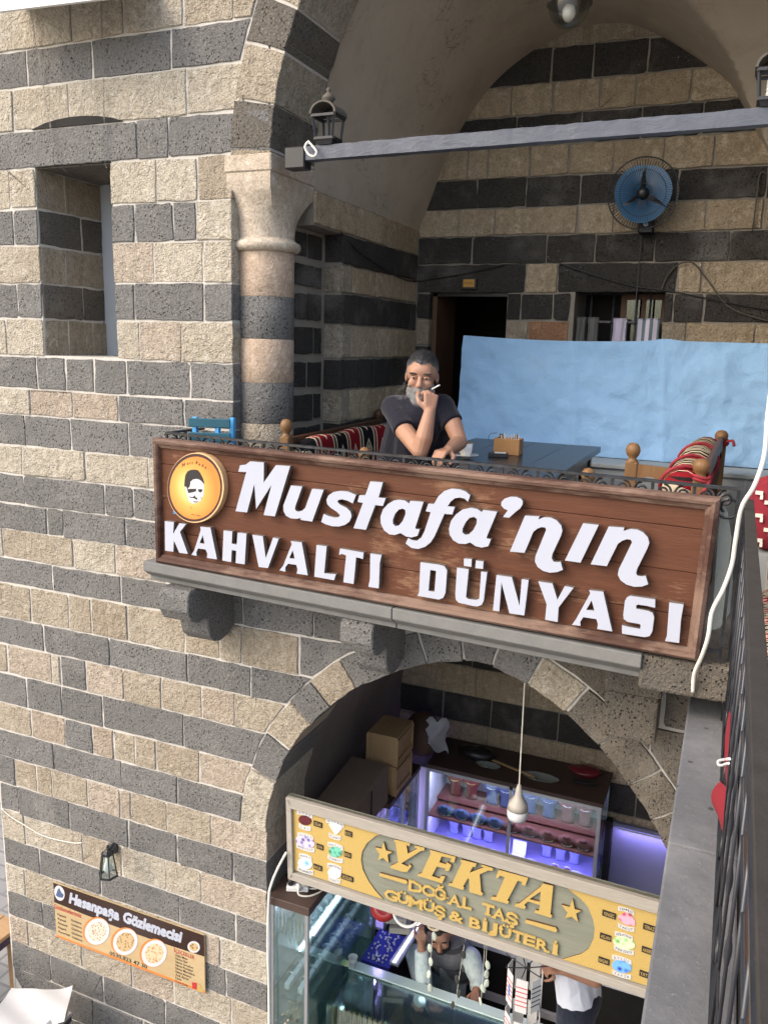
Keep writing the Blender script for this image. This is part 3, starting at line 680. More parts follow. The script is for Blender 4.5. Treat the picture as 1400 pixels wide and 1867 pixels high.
def traced(pl, org, sc, pts, holes=(), n=.0, depth=.02, mats=None, name='letter', parent=None):
    """outline measured on the photograph, laid on plane pl pushed out by n, real thickness depth behind it"""
    f = shift(pl, n); g = lambda q: f.w(*f.uv(org[0]+q[0]/sc, org[1]+q[1]/sc))
    mb = MB(); mb.prism([g(q) for q in pts], -pl.n*depth, [[g(q) for q in h] for h in holes])
    mb.mi = [0 if len(t) == 3 else 1 for t in mb.f]
    return mb.build(name, mats or [M['letter'], M['letter_side']], parent)
def quad(pl, pts, n, depth, name, mat, parent, bevel=0):
    f = shift(pl, n); mb = MB(); mb.prism([f.w(*q) for q in pts], -pl.n*depth); return mb.build(name, mat, parent, bevel=bevel)
# ---- big brown balcony sign
SG = Plane((-2.66, -.335), (0, -.565))
sign = thing('balcony_sign', tuple(SG.w(1.3, .33)), 'large brown wooden sign with raised white lettering fixed to the balcony railing', 'sign')
TL, TR, BR, BL = (SG.uv(*p) for p in ((284, 798), (1314, 908), (1274, 1203), (290, 1023)))
def lerp2(a, b, t): return (a[0]+(b[0]-a[0])*t, a[1]+(b[1]-a[1])*t)
cuts = [0, .2, .47, .74, 1]
for a, b in zip(cuts, cuts[1:]):
    g_ = .0015; a += g_; b -= g_
    quad(SG, [lerp2(TL, BL, a), lerp2(TR, BR, a), lerp2(TR, BR, b), lerp2(TL, BL, b)], rs.uniform(-.002, .001), .028, 'plank', M['sign_wood'], sign, .002)
def moulding(p, q, wd, inn):
    mb = MB(); P0, Q0 = Vector(p), Vector(q); t = (Q0-P0).normalized(); nn = Vector((-t.y, t.x))*inn
    pr = [(0, -.03), (0, .022), (.012, .034), (.024, .030), (.030, .020), (wd, .012), (wd, -.03)]
    A = [SG.w(*(P0+nn*a+t*a*.9), b) for a, b in pr]; B = [SG.w(*(Q0+nn*a-t*a*.9), b) for a, b in pr]; k = len(pr)
    mb.add(A+B, [(i, (i+1) % k, k+(i+1) % k, k+i) for i in range(k)]+[tuple(range(k)), tuple(range(k, 2*k))]); return mb.build('frame_moulding', M['sign_frame'], sign)
moulding(TL, TR, .045, -1); moulding(TR, BR, .045, -1); moulding(BR, BL, .045, -1); moulding(BL, TL, .030, -1)
NZ = .040
def SL_(org, pts, holes=()): return traced(SG, org, 5., pts, holes, NZ, .026, None, 'letter', sign)
z1 = (420, 830); z2 = (580, 860); z3 = (790, 880); z4 = (920, 920); z5 = (290, 930); z6 = (480, 960); z7 = (750, 1000); z8 = (980, 1020)
SL_(z1, [(72, 150), (88, 92), (140, 85), (180, 55), (305, 65), (303, 250), (415, 90), (545, 98), (405, 558), (303, 545), (375, 270), (235, 490), (218, 262), (152, 522), (47, 510), (145, 152)])
SL_(z1, [(552, 275), (655, 285), (592, 465), (588, 490), (598, 508), (622, 514), (655, 505), (682, 480), (745, 305), (850, 315), (745, 605), (640, 590), (642, 572), (600, 580), (550, 575), (505, 550), (485, 510), (482, 460)])
SL_(z1, [(1145, 362), (1115, 440), (1070, 415), (1020, 402), (985, 406), (975, 425), (1000, 450), (1060, 480), (1095, 515), (1105, 560), (1085, 605), (1045, 635), (990, 650), (930, 648), (870, 630), (828, 608), (850, 535), (900, 555), (950, 568), (988, 564), (998, 545), (970, 515), (915, 480), (882, 445), (875, 405), (895, 365), (940, 335), (1000, 325), (1070, 330)])
SL_(z2, [(475, 88), (590, 97), (550, 235), (615, 242), (590, 312), (520, 305), (435, 530), (322, 515), (408, 285), (358, 275), (375, 215), (430, 215)])
SL_(z2, [(740, 255), (790, 262), (830, 290), (840, 265), (960, 275), (885, 510), (890, 522), (925, 525), (905, 585), (850, 600), (800, 590), (750, 560), (700, 577), (650, 572), (600, 535), (570, 470), (568, 410), (590, 345), (635, 295), (690, 262)],
    [[(770, 337), (735, 345), (700, 385), (680, 440), (682, 475), (705, 497), (735, 490), (770, 450), (795, 390), (795, 350)]])
SL_(z2, [(1385, 215), (1365, 275), (1335, 245), (1290, 235), (1245, 242), (1205, 275), (1180, 315), (1245, 322), (1222, 390), (1150, 385), (1060, 590), (1025, 645), (975, 685), (910, 705), (850, 695), (797, 655), (820, 605), (860, 625), (900, 630), (940, 600), (970, 540), (1025, 370), (980, 360), (1005, 290), (1055, 295), (1095, 225), (1150, 175), (1220, 153), (1290, 160), (1345, 180)])
SL_(z3, [(345, 228), (400, 240), (440, 268), (455, 248), (582, 265), (485, 495), (490, 510), (525, 515), (500, 580), (440, 592), (385, 580), (335, 545), (290, 560), (230, 555), (180, 525), (148, 475), (142, 420), (160, 350), (205, 290), (265, 245)],
    [[(370, 312), (330, 320), (295, 360), (265, 420), (265, 455), (290, 475), (325, 470), (365, 430), (395, 370), (395, 330)]])
SL_(z3, [(815, 170), (812, 200), (790, 235), (750, 265), (690, 320), (635, 312), (678, 252), (640, 235), (617, 205), (620, 175), (650, 145), (705, 128), (760, 130), (800, 148)])
SL_(z3, [(835, 300), (968, 308), (955, 335), (1010, 315), (1070, 318), (1125, 345), (1165, 390), (1175, 440), (1160, 490), (1085, 650), (1078, 690), (1095, 720), (1130, 725), (1160, 722), (1180, 795), (1130, 815), (1060, 822), (1000, 805), (950, 770), (925, 720), (930, 670), (1028, 430), (1020, 410), (985, 405), (945, 420), (910, 450), (830, 640), (697, 628)])
SL_(z4, [(715, 170), (857, 185), (690, 530), (548, 510)])
SL_(z4, [(948, 200), (1090, 210), (1082, 240), (1150, 222), (1210, 228), (1265, 255), (1305, 300), (1318, 350), (1300, 400), (1210, 580), (1197, 625), (1210, 648), (1245, 655), (1285, 650), (1308, 728), (1250, 748), (1180, 750), (1110, 730), (1055, 690), (1030, 640), (1040, 590), (1160, 345), (1150, 322), (1115, 315), (1070, 330), (1030, 360), (930, 562), (783, 545)])
SL_(z5, [(52, 100), (135, 110), (128, 218), (185, 120), (245, 128), (190, 200), (262, 400), (185, 390), (135, 278), (130, 380), (55, 370)])
SL_(z5, [(375, 152), (468, 160), (528, 450), (437, 437), (440, 398), (425, 360), (355, 350), (340, 385), (342, 418), (294, 408), (320, 370), (380, 180)], [[(398, 230), (415, 308), (370, 300)]])
SL_(z5, [(588, 185), (668, 195), (662, 305), (708, 315), (715, 205), (797, 215), (780, 495), (698, 483), (703, 372), (662, 365), (657, 475), (577, 460)])
SL_(z5, [(850, 225), (945, 238), (972, 440), (1040, 250), (1090, 262), (992, 530), (908, 518)])
SL_(z5, [(1198, 282), (1300, 295), (1355, 595), (1255, 580), (1262, 540), (1250, 500), (1175, 490), (1150, 525), (1150, 562), (1097, 550), (1130, 510), (1210, 310)], [[(1218, 365), (1237, 445), (1187, 438)]])
SL_(z6, [(485, 168), (578, 180), (555, 425), (610, 432), (662, 435), (645, 490), (465, 458)])
SL_(z6, [(700, 200), (915, 238), (908, 298), (880, 288), (845, 282), (835, 400), (822, 525), (730, 508), (755, 265), (720, 250), (690, 258)])
SL_(z6, [(975, 245), (1078, 260), (1062, 330), (1052, 565), (957, 550), (972, 480)])
SL_(z7, [(82, 125), (250, 148), (300, 162), (325, 200), (310, 405), (290, 450), (250, 467), (55, 432), (70, 400)], [[(172, 197), (225, 205), (210, 395), (155, 387)]])
SL_(z7, [(415, 175), (522, 190), (497, 445), (520, 462), (590, 470), (618, 460), (635, 210), (690, 217), (658, 480), (640, 515), (600, 530), (560, 525), (430, 495), (405, 470), (400, 420)])
SL_(z7, [(478, 92), (550, 97), (546, 168), (478, 160)]); SL_(z7, [(587, 110), (656, 118), (652, 187), (582, 180)])
SL_(z7, [(775, 242), (915, 262), (985, 525), (1005, 280), (1068, 288), (1028, 612), (893, 592), (820, 310), (800, 575), (743, 565)])
SL_(z8, [(5, 200), (135, 220), (180, 368), (248, 243), (328, 258), (190, 440), (182, 572), (68, 550), (82, 410)])
SL_(z8, [(468, 280), (598, 295), (680, 658), (543, 635), (550, 590), (535, 545), (415, 527), (388, 570), (390, 607), (313, 597), (350, 545), (480, 310)], [[(492, 375), (518, 468), (443, 460)]])
SL_(z8, [(848, 332), (1072, 365), (1070, 443), (1000, 425), (915, 412), (898, 420), (898, 448), (1010, 470), (1050, 490), (1062, 530), (1045, 660), (1020, 700), (975, 710), (770, 678), (768, 600), (830, 615), (935, 635), (938, 600), (930, 590), (820, 570), (785, 545), (780, 510), (795, 380), (815, 345)])
SL_(z8, [(1200, 392), (1330, 410), (1305, 560), (1290, 763), (1160, 745), (1178, 700)])
# round medallion on the sign
md = thing('round_medallion', tuple(SG.w(*SG.uv(358, 950))), 'round orange medallion with a black and white portrait at the left of the brown sign', 'medallion')
zm = (295, 815); ms = 10.77
def ellipse_px(cx, cy, rx, ry, n_=40, tilt=0.):
    return [(cx+rx*math.cos(t)*math.cos(tilt)-ry*math.sin(t)*math.sin(tilt), cy+rx*math.cos(t)*math.sin(tilt)+ry*math.sin(t)*math.cos(tilt)) for t in (2*math.pi*k/n_ for k in range(n_))]
n = N('medallion print'); q_ = n.n('TexCoord'); g_ = n.n('TexGradient', gradient_type='SPHERICAL'); mp = n.n('Mapping'); n.l(q_.outputs['Object'], mp.inputs[0])
cmed = SG.w(*SG.uv(356, 888)); mp.inputs['Location'].default_value = tuple(-Vector(cmed)*6.2); mp.inputs['Scale'].default_value = (6.2, 6.2, 6.2); n.l(mp.outputs[0], g_.inputs[0])
M['medal'] = n.fin(n.ramp(g_.outputs[0], [(0, (.55, .20, .035)), (.35, (.68, .33, .07)), (.75, (.82, .60, .24)), (1, (.83, .66, .34))]), .4)
M['medal_rim'] = plain('medallion rim', (.62, .40, .20), .6, 0, .2); M['maroon'] = plain('maroon print', (.035, .008, .007), .5)
M['ink'] = plain('black ink', (.012, .010, .012), .5); M['face_print'] = plain('pale print', (.52, .52, .53), .5, 0, .03)
EC = (655, 800)
traced(SG, zm, ms, ellipse_px(EC[0]+8, EC[1], 555, 690, 48, .06), n=.034, depth=.036, mats=[M['medal_rim'], M['medal_rim']], name='disc', parent=md)
def mprint(pts, mat, k, name='print', holes=()): return traced(SG, zm, ms, pts, holes, .0345+.0006*k, .0005, [mat, mat], name, md)
mprint(ellipse_px(EC[0]-8, EC[1]-2, 535, 668, 48, .06), M['maroon'], 1, 'dark_ring'); mprint(ellipse_px(EC[0]-2, EC[1]+4, 498, 618, 48, .06), M['medal'], 2, 'orange_field')
mprint([(465, 765), (520, 700), (560, 640), (640, 600), (740, 620), (820, 700), (830, 800), (815, 950), (760, 1060), (690, 1100), (600, 1110), (530, 1060), (495, 950), (470, 850)], M['face_print'], 3, 'portrait_face')
mprint([(440, 760), (445, 650), (462, 550), (500, 480), (560, 448), (640, 440), (710, 455), (755, 510), (800, 600), (830, 690), (822, 722), (780, 670), (730, 635), (680, 622), (610, 635), (560, 680), (555, 730), (540, 790), (515, 800), (505, 850), (480, 770), (460, 790)], M['ink'], 4, 'portrait_hat')
mprint([(500, 830), (560, 820), (640, 820), (675, 815), (670, 870), (640, 880), (600, 890), (520, 905), (510, 870)], M['ink'], 4); mprint([(705, 830), (760, 825), (800, 835), (790, 870), (760, 895), (725, 880)], M['ink'], 4)
mprint([(540, 955), (570, 985), (610, 980), (650, 945), (655, 975), (700, 1010), (690, 1040), (640, 1010), (600, 1000), (560, 1000)], M['ink'], 4); mprint([(600, 1062), (660, 1070), (725, 1068), (680, 1088), (640, 1085)], M['ink'], 4)
mprint([(745, 955), (790, 1020), (780, 1022)], M['ink'], 4); mprint([(545, 1150), (600, 1210), (592, 1212)], M['ink'], 4)
sgf = shift(SG, .0375); U = lambda x, y: sgf.uv(zm[0]+x/ms, zm[1]+y/ms)
hx = [(420, 345, .5), (505, 320, .3), (560, 310, .1), (600, 308, .0), (680, 305, -.1), (735, 335, -.25), (800, 365, -.4), (855, 400, -.5)]
for c, (x, y, a) in zip('Hacıbaba', hx): text(c, shift(SG, .0372), U(x, y), .020 if c == 'H' else .016, M['ink'], 'print_letter', md, 0, ang=a*.5, shear=.35, bold=.01)
text('since 1930', shift(SG, .0372), U(665, 1335), .0075, M['ink'], 'print_letter', md, 0, width=.056, ang=-.05)
# ---- lower shop sign
YP = Plane((-2.16, .03), (0, -.02))
ys = thing('shop_sign', tuple(YP.w(1, -1.7)), 'long grey wooden shop sign with gold lettering and gemstone pictures across the lower arch', 'sign')
M['gold'] = (lambda n: n.fin(n.mix(n.noise(260, 3, .7), (.36, .235, .05), (.64, .47, .17)), .38, n.bump(n.noise(300, 3, .7), .5, .002), .15, spec=.5))(N('gold glitter'))
M['gold_side'] = plain('letter wood edge', (.10, .05, .02), .7)
M['greenish'] = wood('grey green board', (.155, .165, .125), (.30, .31, .25), 'X', 6, .6, None, bump=.15)
fo = [YP.uv(*p) for p in ((524, 1451), (1197, 1640), (1176, 1815), (528, 1600))]
ex = .14; dx_ = (fo[1][0]-fo[0][0]); fo[1] = (fo[1][0]+ex, fo[1][1]-ex*.012); fo[2] = (fo[1][0], fo[2][1]-ex*.03)
quad(YP, fo, -.004, .03, 'board', M['greenish'], ys)
for i, (a, b) in enumerate(((0, 1), (1, 2), (2, 3), (3, 0))):
    p, q = Vector(fo[a]), Vector(fo[b]); t = (q-p).normalized(); nn = Vector((t.y, -t.x)); wd = (.062, .05, .048, .035)[i]
    quad(YP, [tuple(p), tuple(q), tuple(q+nn*wd-t*wd*.6), tuple(p+nn*wd+t*wd*.6)], .022, .05, 'frame_rail', M['grey_wood'], ys, .003)
YZ = .012
def YL(org, sc, pts, holes=(), k=0, mats=None, name='letter'): return traced(YP, org, sc, pts, holes, YZ+.0003*k, .012, mats or [M['gold'], M['gold_side']], name, ys)
y1 = (680, 1520); y2 = (840, 1550); q2 = 6.364
zp = (520, 1440); pq = 3.889
traced(YP, zp, pq, [(55, 120), (710, 305), (640, 330), (580, 380), (545, 440), (537, 500), (550, 570), (590, 650), (640, 720), (695, 780), (60, 570)], n=.003, depth=.006, mats=[M['gold'], M['gold_side']], name='gold_panel', parent=ys)
traced(YP, (0, 0), 1, [(1033, 1619), (1060, 1641), (1072, 1655), (1081, 1677), (1084, 1694), (1082, 1712), (1073, 1731), (1060, 1740), (1025, 1750), (1175, 1797), (1240, 1817), (1252, 1681), (1194, 1664)], n=.003, depth=.006, mats=[M['gold'], M['gold_side']], name='gold_panel', parent=ys)
YL(y1, 7, [(262, 105), (280, 78), (475, 125), (465, 165), (425, 150), (445, 260), (565, 195), (530, 180), (540, 155), (660, 185), (650, 220), (610, 225), (360, 385), (445, 425), (470, 395), (492, 420), (435, 495), (370, 490), (225, 445), (220, 420), (265, 400), (320, 370), (285, 110)])
YL(y1, 7, [(735, 212), (1055, 300), (1035, 372), (985, 365), (1000, 320), (875, 295), (845, 370), (930, 395), (945, 370), (1000, 405), (965, 485), (915, 475), (925, 450), (815, 425), (750, 545), (850, 580), (870, 545), (922, 550), (882, 640), (570, 545), (575, 520), (620, 510), (740, 250), (720, 245)])
YL((0, 0), 1, [(841, 1568), (869, 1575), (866, 1582), (862, 1581), (856, 1592), (882, 1582), (877, 1580.5), (878.5, 1577), (899.4, 1583.8), (897.4, 1588.5), (890.3, 1587.7), (874.6, 1594.8), (877, 1627), (880.5, 1629.4), (878.5, 1634), (855.7, 1627.4), (855, 1604), (853, 1602), (844, 1617), (846.4, 1618.6), (844, 1623.6), (817, 1615), (819, 1611), (824, 1611.4), (842, 1573), (839, 1572)])
YL(y2, q2, [(440, 232), (782, 325), (745, 420), (705, 405), (710, 375), (660, 360), (540, 590), (560, 600), (545, 630), (345, 575), (360, 545), (410, 550), (510, 320), (455, 300), (430, 330), (405, 322)])
YL(y2, q2, [(950, 390), (1072, 420), (1040, 750), (1062, 760), (1045, 792), (850, 730), (865, 700), (905, 710), (918, 645), (780, 600), (735, 640), (755, 660), (740, 692), (620, 655), (640, 625), (680, 625), (930, 425)], [[(925, 485), (918, 605), (795, 575)]])
YL(y1, 7, [(135, 110), (165, 220), (248, 240), (185, 272), (200, 380), (130, 315), (65, 340), (82, 262), (25, 180), (110, 197)], name='star')
YL(y2, q2, [(1297, 570), (1322, 690), (1395, 710), (1338, 740), (1360, 840), (1285, 778), (1205, 795), (1237, 730), (1168, 640), (1262, 665)], name='star')
YL(y1, 7, [(85, 508), (425, 600), (440, 625), (425, 652), (80, 545)], name='bar'); YL(y2, q2, [(755, 812), (1100, 905), (1120, 935), (1100, 960), (745, 850)], name='bar')
def yt(s, px, py, h, width, ang=0., mat='gold', n_=.012, bold=.02, shear=0., name='letter', ex=.008): return text(s, YP, shift(YP, n_).uv(px, py), h, M[mat], name, ys, n_, width, ang, bold, shear, ex)
# small gold serif lettering, letter by letter
def serif_row(s, ctrs, h, wid):
    for c, (x, y) in zip(s, ctrs):
        o_ = YP.uv(x, y); w_ = wid*(1.25 if c in 'MOGĞD&' else .38 if c in 'İI' else .75 if c in 'JL' else 1.)
        u_, v_ = o_; dotted = c == 'İ'
        if dotted:
            c = 'I'; mb = MB(); mb.obox(YP.w(u_, v_+h*.68, .008), YP.u, YP.v, YP.n, h*.10, h*.10, .0045); mb.build('dot', M['gold'], ys)
        text(c, YP, (u_, v_), h, M['gold'], 'letter', ys, .012, w_, -.02, .022, 0, .009)
        base = v_-h/2
        def srf(du, dv, ww):
            mb = MB(); mb.obox(YP.w(u_+du, v_+dv, .008), YP.u, YP.v, YP.n, ww/2, h*.06, .0045); mb.build('serif', M['gold'], ys)
        if c in 'TİIJ' or c in 'L': srf(0 if c != 'L' else -w_*.32, -h*.47, h*.5)
        if c in 'AMRK': srf(-w_*.42, -h*.47, h*.4); srf(w_*.42, -h*.47, h*.4)
        if c in 'UÜ': srf(-w_*.38, h*.40 if c == 'U' else h*.2, h*.4); srf(w_*.38, h*.40 if c == 'U' else h*.2, h*.34)
s1 = [(758.5, 1615), (783, 1622), (805, 1629), (831, 1640), (852, 1646.5)]
serif_row('DOĞAL', [(759, 1616), (783, 1623), (806, 1630), (830, 1640), (853, 1646)], .062, .066)
serif_row('TAŞ', [(891, 1657), (911, 1665), (934, 1674)], .062, .066)
serif_row('GÜMÜŞ', [(714, 1631), (736, 1637), (759, 1645), (783, 1651), (803, 1661)], .058, .064)
serif_row('&', [(833, 1670)], .056, .064)
serif_row('BİJÜTERİ', [(867, 1682), (885, 1687), (900, 1690), (922, 1698), (945, 1706), (966, 1713), (990, 1722), (1013, 1729)], .058, .062)
# gemstone pictures, ribbons and tags
def gemmat(name, a, b, sc=30):
    n = N(name); return n.fin(n.mix(n.ramp(n.vor(sc, feature='F1'), [(.1, 0.), (.5, 1.)]), a, b), .25)
G = {'lal': gemmat('garnet print', (.01, .008, .01), (.10, .015, .02)), 'ame': gemmat('amethyst print', (.03, .02, .12), (.55, .5, .75)), 'aqu': gemmat('aquamarine print', (.16, .38, .66), (.55, .75, .88), 20),
     'elm': gemmat('diamond print', (.40, .58, .68), (.78, .85, .88)), 'zum': gemmat('emerald print', (.005, .08, .05), (.15, .5, .36)), 'inc': gemmat('pearl print', (.62, .68, .75), (.85, .87, .9), 12),
     'yak': gemmat('ruby print', (.35, .02, .05), (.8, .35, .45)), 'per': gemmat('peridot print', (.12, .32, .07), (.55, .75, .42)), 'saf': gemmat('sapphire print', (.005, .02, .25), (.15, .38, .85))}
zA = (530, 1455); kA = 8.235; zB = (1060, 1600); kB = 8.486
def ribbon(org, k, cx, cy, wpx, s, sag, tint=None):
    hh = 32; up = [(cx+wpx*(t-.5), cy-hh-sag*(1-(2*t-1)**2)+.30*wpx*(t-.5)) for t in (0, .2, .4, .6, .8, 1)]; dn = [(x, y+2*hh) for x, y in reversed(up)]
    traced(YP, org, k, up+dn, n=.006, depth=.003, mats=[M['paper'], M['paper']], name='ribbon_label', parent=ys)
    f = shift(YP, .0063); n_ = len(s)
    for i, c in enumerate(s):
        t = (i+.5)/n_; x = cx+wpx*.86*(t-.5); y = cy-sag*(1-(2*t-1)**2)+.30*wpx*.86*(t-.5)
        sl = (.30-sag*(-8*t+4)/wpx/1.0)
        text(c, YP, f.uv(org[0]+x/k, org[1]+y/k), .013, M['ink'], 'print_letter', ys, .0064, None, -(sl-.28)*.8, .0)
def tag(org, k, cx, cy, s):
    f = shift(YP, .008); c = f.uv(org[0]+cx/k, org[1]+cy/k); wd = .0115*max(4, len(s))*.92
    quad(YP, [(c[0]-wd/2, c[1]-.015), (c[0]+wd/2, c[1]-.017), (c[0]+wd/2, c[1]+.014), (c[0]-wd/2, c[1]+.016)], .008, .004, 'name_tag', M['ink'], ys)
    text(s, YP, c, .019, M['gold'], 'print_letter', ys, .0083, wd*.82, -.01, .005)
def gem(org, k, pts, m_): traced(YP, org, k, pts, n=.0068, depth=.0035, mats=[G[m_], G[m_]], name='gem_picture', parent=ys)
E_ = lambda cx, cy, rx, ry, t=.3: ellipse_px(cx, cy, rx, ry, 18, t)
for org, k, top, ty, pts, m_, bot, by, cx, wt, wb, tg, tx, ty2 in (
    (zA, kA, 'OCAK', 255, E_(212, 340, 98, 72), 'lal', 'LAL', 440, 210, 235, 180, 'OĞLAK', 405, 400), (zA, kA, 'ŞUBAT', 590, E_(215, 665, 150, 82), 'ame', 'AMETİST', 752, 220, 235, 270, 'KOVA', 435, 740),
    (zA, kA, 'MART', 900, E_(215, 990, 108, 85), 'aqu', 'AKUAMARİN', 1092, 220, 190, 240, 'BALIK', 405, 1050), (zA, kA, 'NİSAN', 385, [(572, 400), (600, 375), (690, 390), (755, 430), (768, 470), (690, 550), (660, 550), (600, 450)], 'elm', 'ELMAS', 582, 662, 270, 180, 'KOÇ', 865, 540),
    (zA, kA, 'MAYIS', 735, E_(670, 815, 100, 78), 'zum', 'ZÜMRÜT', 918, 668, 230, 230, 'BOĞA', 850, 860), (zA, kA, 'HAZİRAN', 1050, E_(655, 1135, 100, 78), 'inc', 'İNCİ', 1232, 655, 215, 180, 'İKİZLER', 845, 1205),
    (zB, kB, 'TEMMUZ', 525, [(570, 610), (690, 540), (760, 580), (830, 680), (825, 750), (760, 755), (650, 720), (580, 660)], 'yak', 'YAKUT', 778, 690, 250, 250, 'YENGEÇ', 425, 582), (zB, kB, 'AĞUSTOS', 918, E_(658, 1022, 175, 95, .28), 'per', 'PERİDOT', 1130, 655, 280, 310, 'ASLAN', 370, 930),
    (zB, kB, 'EYLÜL', 1285, E_(622, 1388, 155, 92, .28), 'saf', 'SAFİR', 1510, 622, 300, 290, 'BAŞAK', 345, 1300)):
    ribbon(org, k, cx, ty, wt, top, 18); gem(org, k, pts, m_); ribbon(org, k, cx, by, wb, bot, -18); tag(org, k, tx, ty2, tg)
tag(zB, kB, 1060, 790, 'TERAZİ'); tag(zB, kB, 1020, 1140, 'AKREP'); tag(zB, kB, 965, 1505, 'YAY')
# ---- menu sign on the wall
MP = Plane((-4, -.022), (0, -.022))
mn = thing('menu_sign', tuple(MP.w(.8, -2.5)), 'printed menu banner with three dishes of food on the lower left wall', 'sign')
M['menu_tan'] = (lambda n: n.fin(n.mix(n.noise(6, 5, .6, n.mapp((.6, 1, 2), shift=False)), (.34, .235, .11), (.52, .41, .24)), .45))(N('menu paper print'))
M['menu_brown'] = plain('menu brown print', (.028, .012, .008), .4); M['orange'] = plain('orange print', (.58, .19, .04), .5); M['crimson'] = plain('red print', (.40, .03, .03), .5)
M['foodA'] = gemmat('food print mixed', (.22, .11, .05), (.62, .52, .42), 60); M['foodB'] = gemmat('food print bread', (.12, .065, .02), (.48, .34, .17), 50); M['foodC'] = gemmat('food print tomato', (.38, .07, .02), (.62, .48, .30), 60)
m0 = [MP.uv(*p) for p in ((97, 1607), (372, 1712), (372, 1815), (102, 1705))]
umid = (m0[0][0], m0[1][0]); vt_, vb_ = (m0[0][1]+m0[1][1])/2+.005, (m0[2][1]+m0[3][1])/2
quad(MP, [(umid[0], vt_), (umid[1], vt_), (umid[1], vb_), (umid[0], vb_)], 0, .012, 'panel', M['menu_tan'], mn)
zM = (80, 1520); kM = 4.375
def mt(pts, mat, k=1, name='print'): return traced(MP, zM, kM, pts, n=.0006*k, depth=.0005, mats=[mat, mat], name=name, parent=mn)
uw = umid[1]-umid[0]; vh = vt_-vb_
def mq(a, b, c, d, mat, k, name): return quad(MP, [(umid[0]+a*uw, vt_-c*vh), (umid[0]+b*uw, vt_-c*vh), (umid[0]+b*uw, vt_-d*vh), (umid[0]+a*uw, vt_-d*vh)], .0006*k, .0005, name, mat, mn)
f_ = [(umid[0]+t*uw, vt_-.0*vh) for t in (0, 1)]+[(umid[0]+t*uw, vt_-(.36+.04*math.sin(math.pi*t))*vh) for t in (1, .8, .6, .4, .2, 0)]
quad(MP, f_, .0006, .0005, 'header', M['menu_brown'], mn); mq(0, 1, .96, 1, M['orange'], 1, 'footer')
def mtext(s, x, y, h, width, mat, ang=0., bold=0., shear=0., align='CENTER', k=3): return text(s, MP, shift(MP, .0006*k).uv(zM[0]+x/kM, zM[1]+y/kM), h, mat, 'print_letter', mn, .0006*k, width, ang, bold, shear, 0, align)
mtext('Hasanpaşa', 395, 580, .078, .42, M['letter'], 0, .055, .25); mtext('Gözlemecisi', 865, 745, .078, .46, M['letter'], 0, .055, .25)
for cx, cy, rx, m1 in ((425, 785, 98, 'foodA'), (650, 868, 98, 'foodB'), (880, 960, 100, 'foodC')):
    mt(ellipse_px(cx-8, cy-4, rx+8, rx+16, 28, .5), M['orange'], 2, 'plate_surround'); mt(ellipse_px(cx, cy, rx-2, rx+10, 28, .5), M['face_print'], 3, 'plate'); mt(ellipse_px(cx, cy, rx*.72, rx*.8, 20, .5), M[m1], 4, 'food')  # each dish has an orange printed ellipse behind it
mt(ellipse_px(124, 478, 40, 62, 24, -.25), M['face_print'], 2, 'logo_disc'); mt([(95, 495), (110, 450), (122, 435), (130, 455), (140, 475), (158, 490), (150, 515), (115, 510)], plain('blue print', (.06, .10, .2), .5), 3, 'logo_mark')
mt(ellipse_px(1195, 908, 50, 46, 24, .4), M['face_print'], 2, 'plate'); mt(ellipse_px(1195, 908, 36, 32, 20, .4), M['foodB'], 3, 'food')
mtext('Gözlemelerimiz', 188, 618, .034, .235, M['crimson'], 0, .01)
for i, s in enumerate(('Peynirli', 'Kıymalı', 'Patatesli', 'Kaşarlı', 'Kavurmalı')):
    mtext(s, 108+i*2, 645+i*34, .018, None, M['ink'], 0, .005, .1, 'LEFT'); mtext('Gözleme', 215+i*2, 690+i*34, .018, None, M['ink'], 0, .005, .1, 'LEFT')
mtext('0530.823 47 30', 672, 1010, .030, .300, M['ink'], 0, .005); mtext('İÇEÇEKLER', 1118, 962, .028, .155, M['crimson'], 0, .005)
for i, s in enumerate(('Sütlü Mısır', 'Sıkma Nar', 'Sıkma Greyfurt', 'Sıkma Portakal', 'Sıkma Mandalina', 'Sıkma Ananas', 'Açık Ayran', 'Fanta', 'Coca-Cola')):
    mtext(s, 1048, 970+i*26, .016, None, M['ink'], 0, .005, .1, 'LEFT')
mt([(1180, 1190), (1220, 1195), (1218, 1245), (1185, 1240)], M['crimson'], 3); mt([(1228, 1195), (1250, 1215), (1270, 1270), (1225, 1262)], M['gold'], 3)
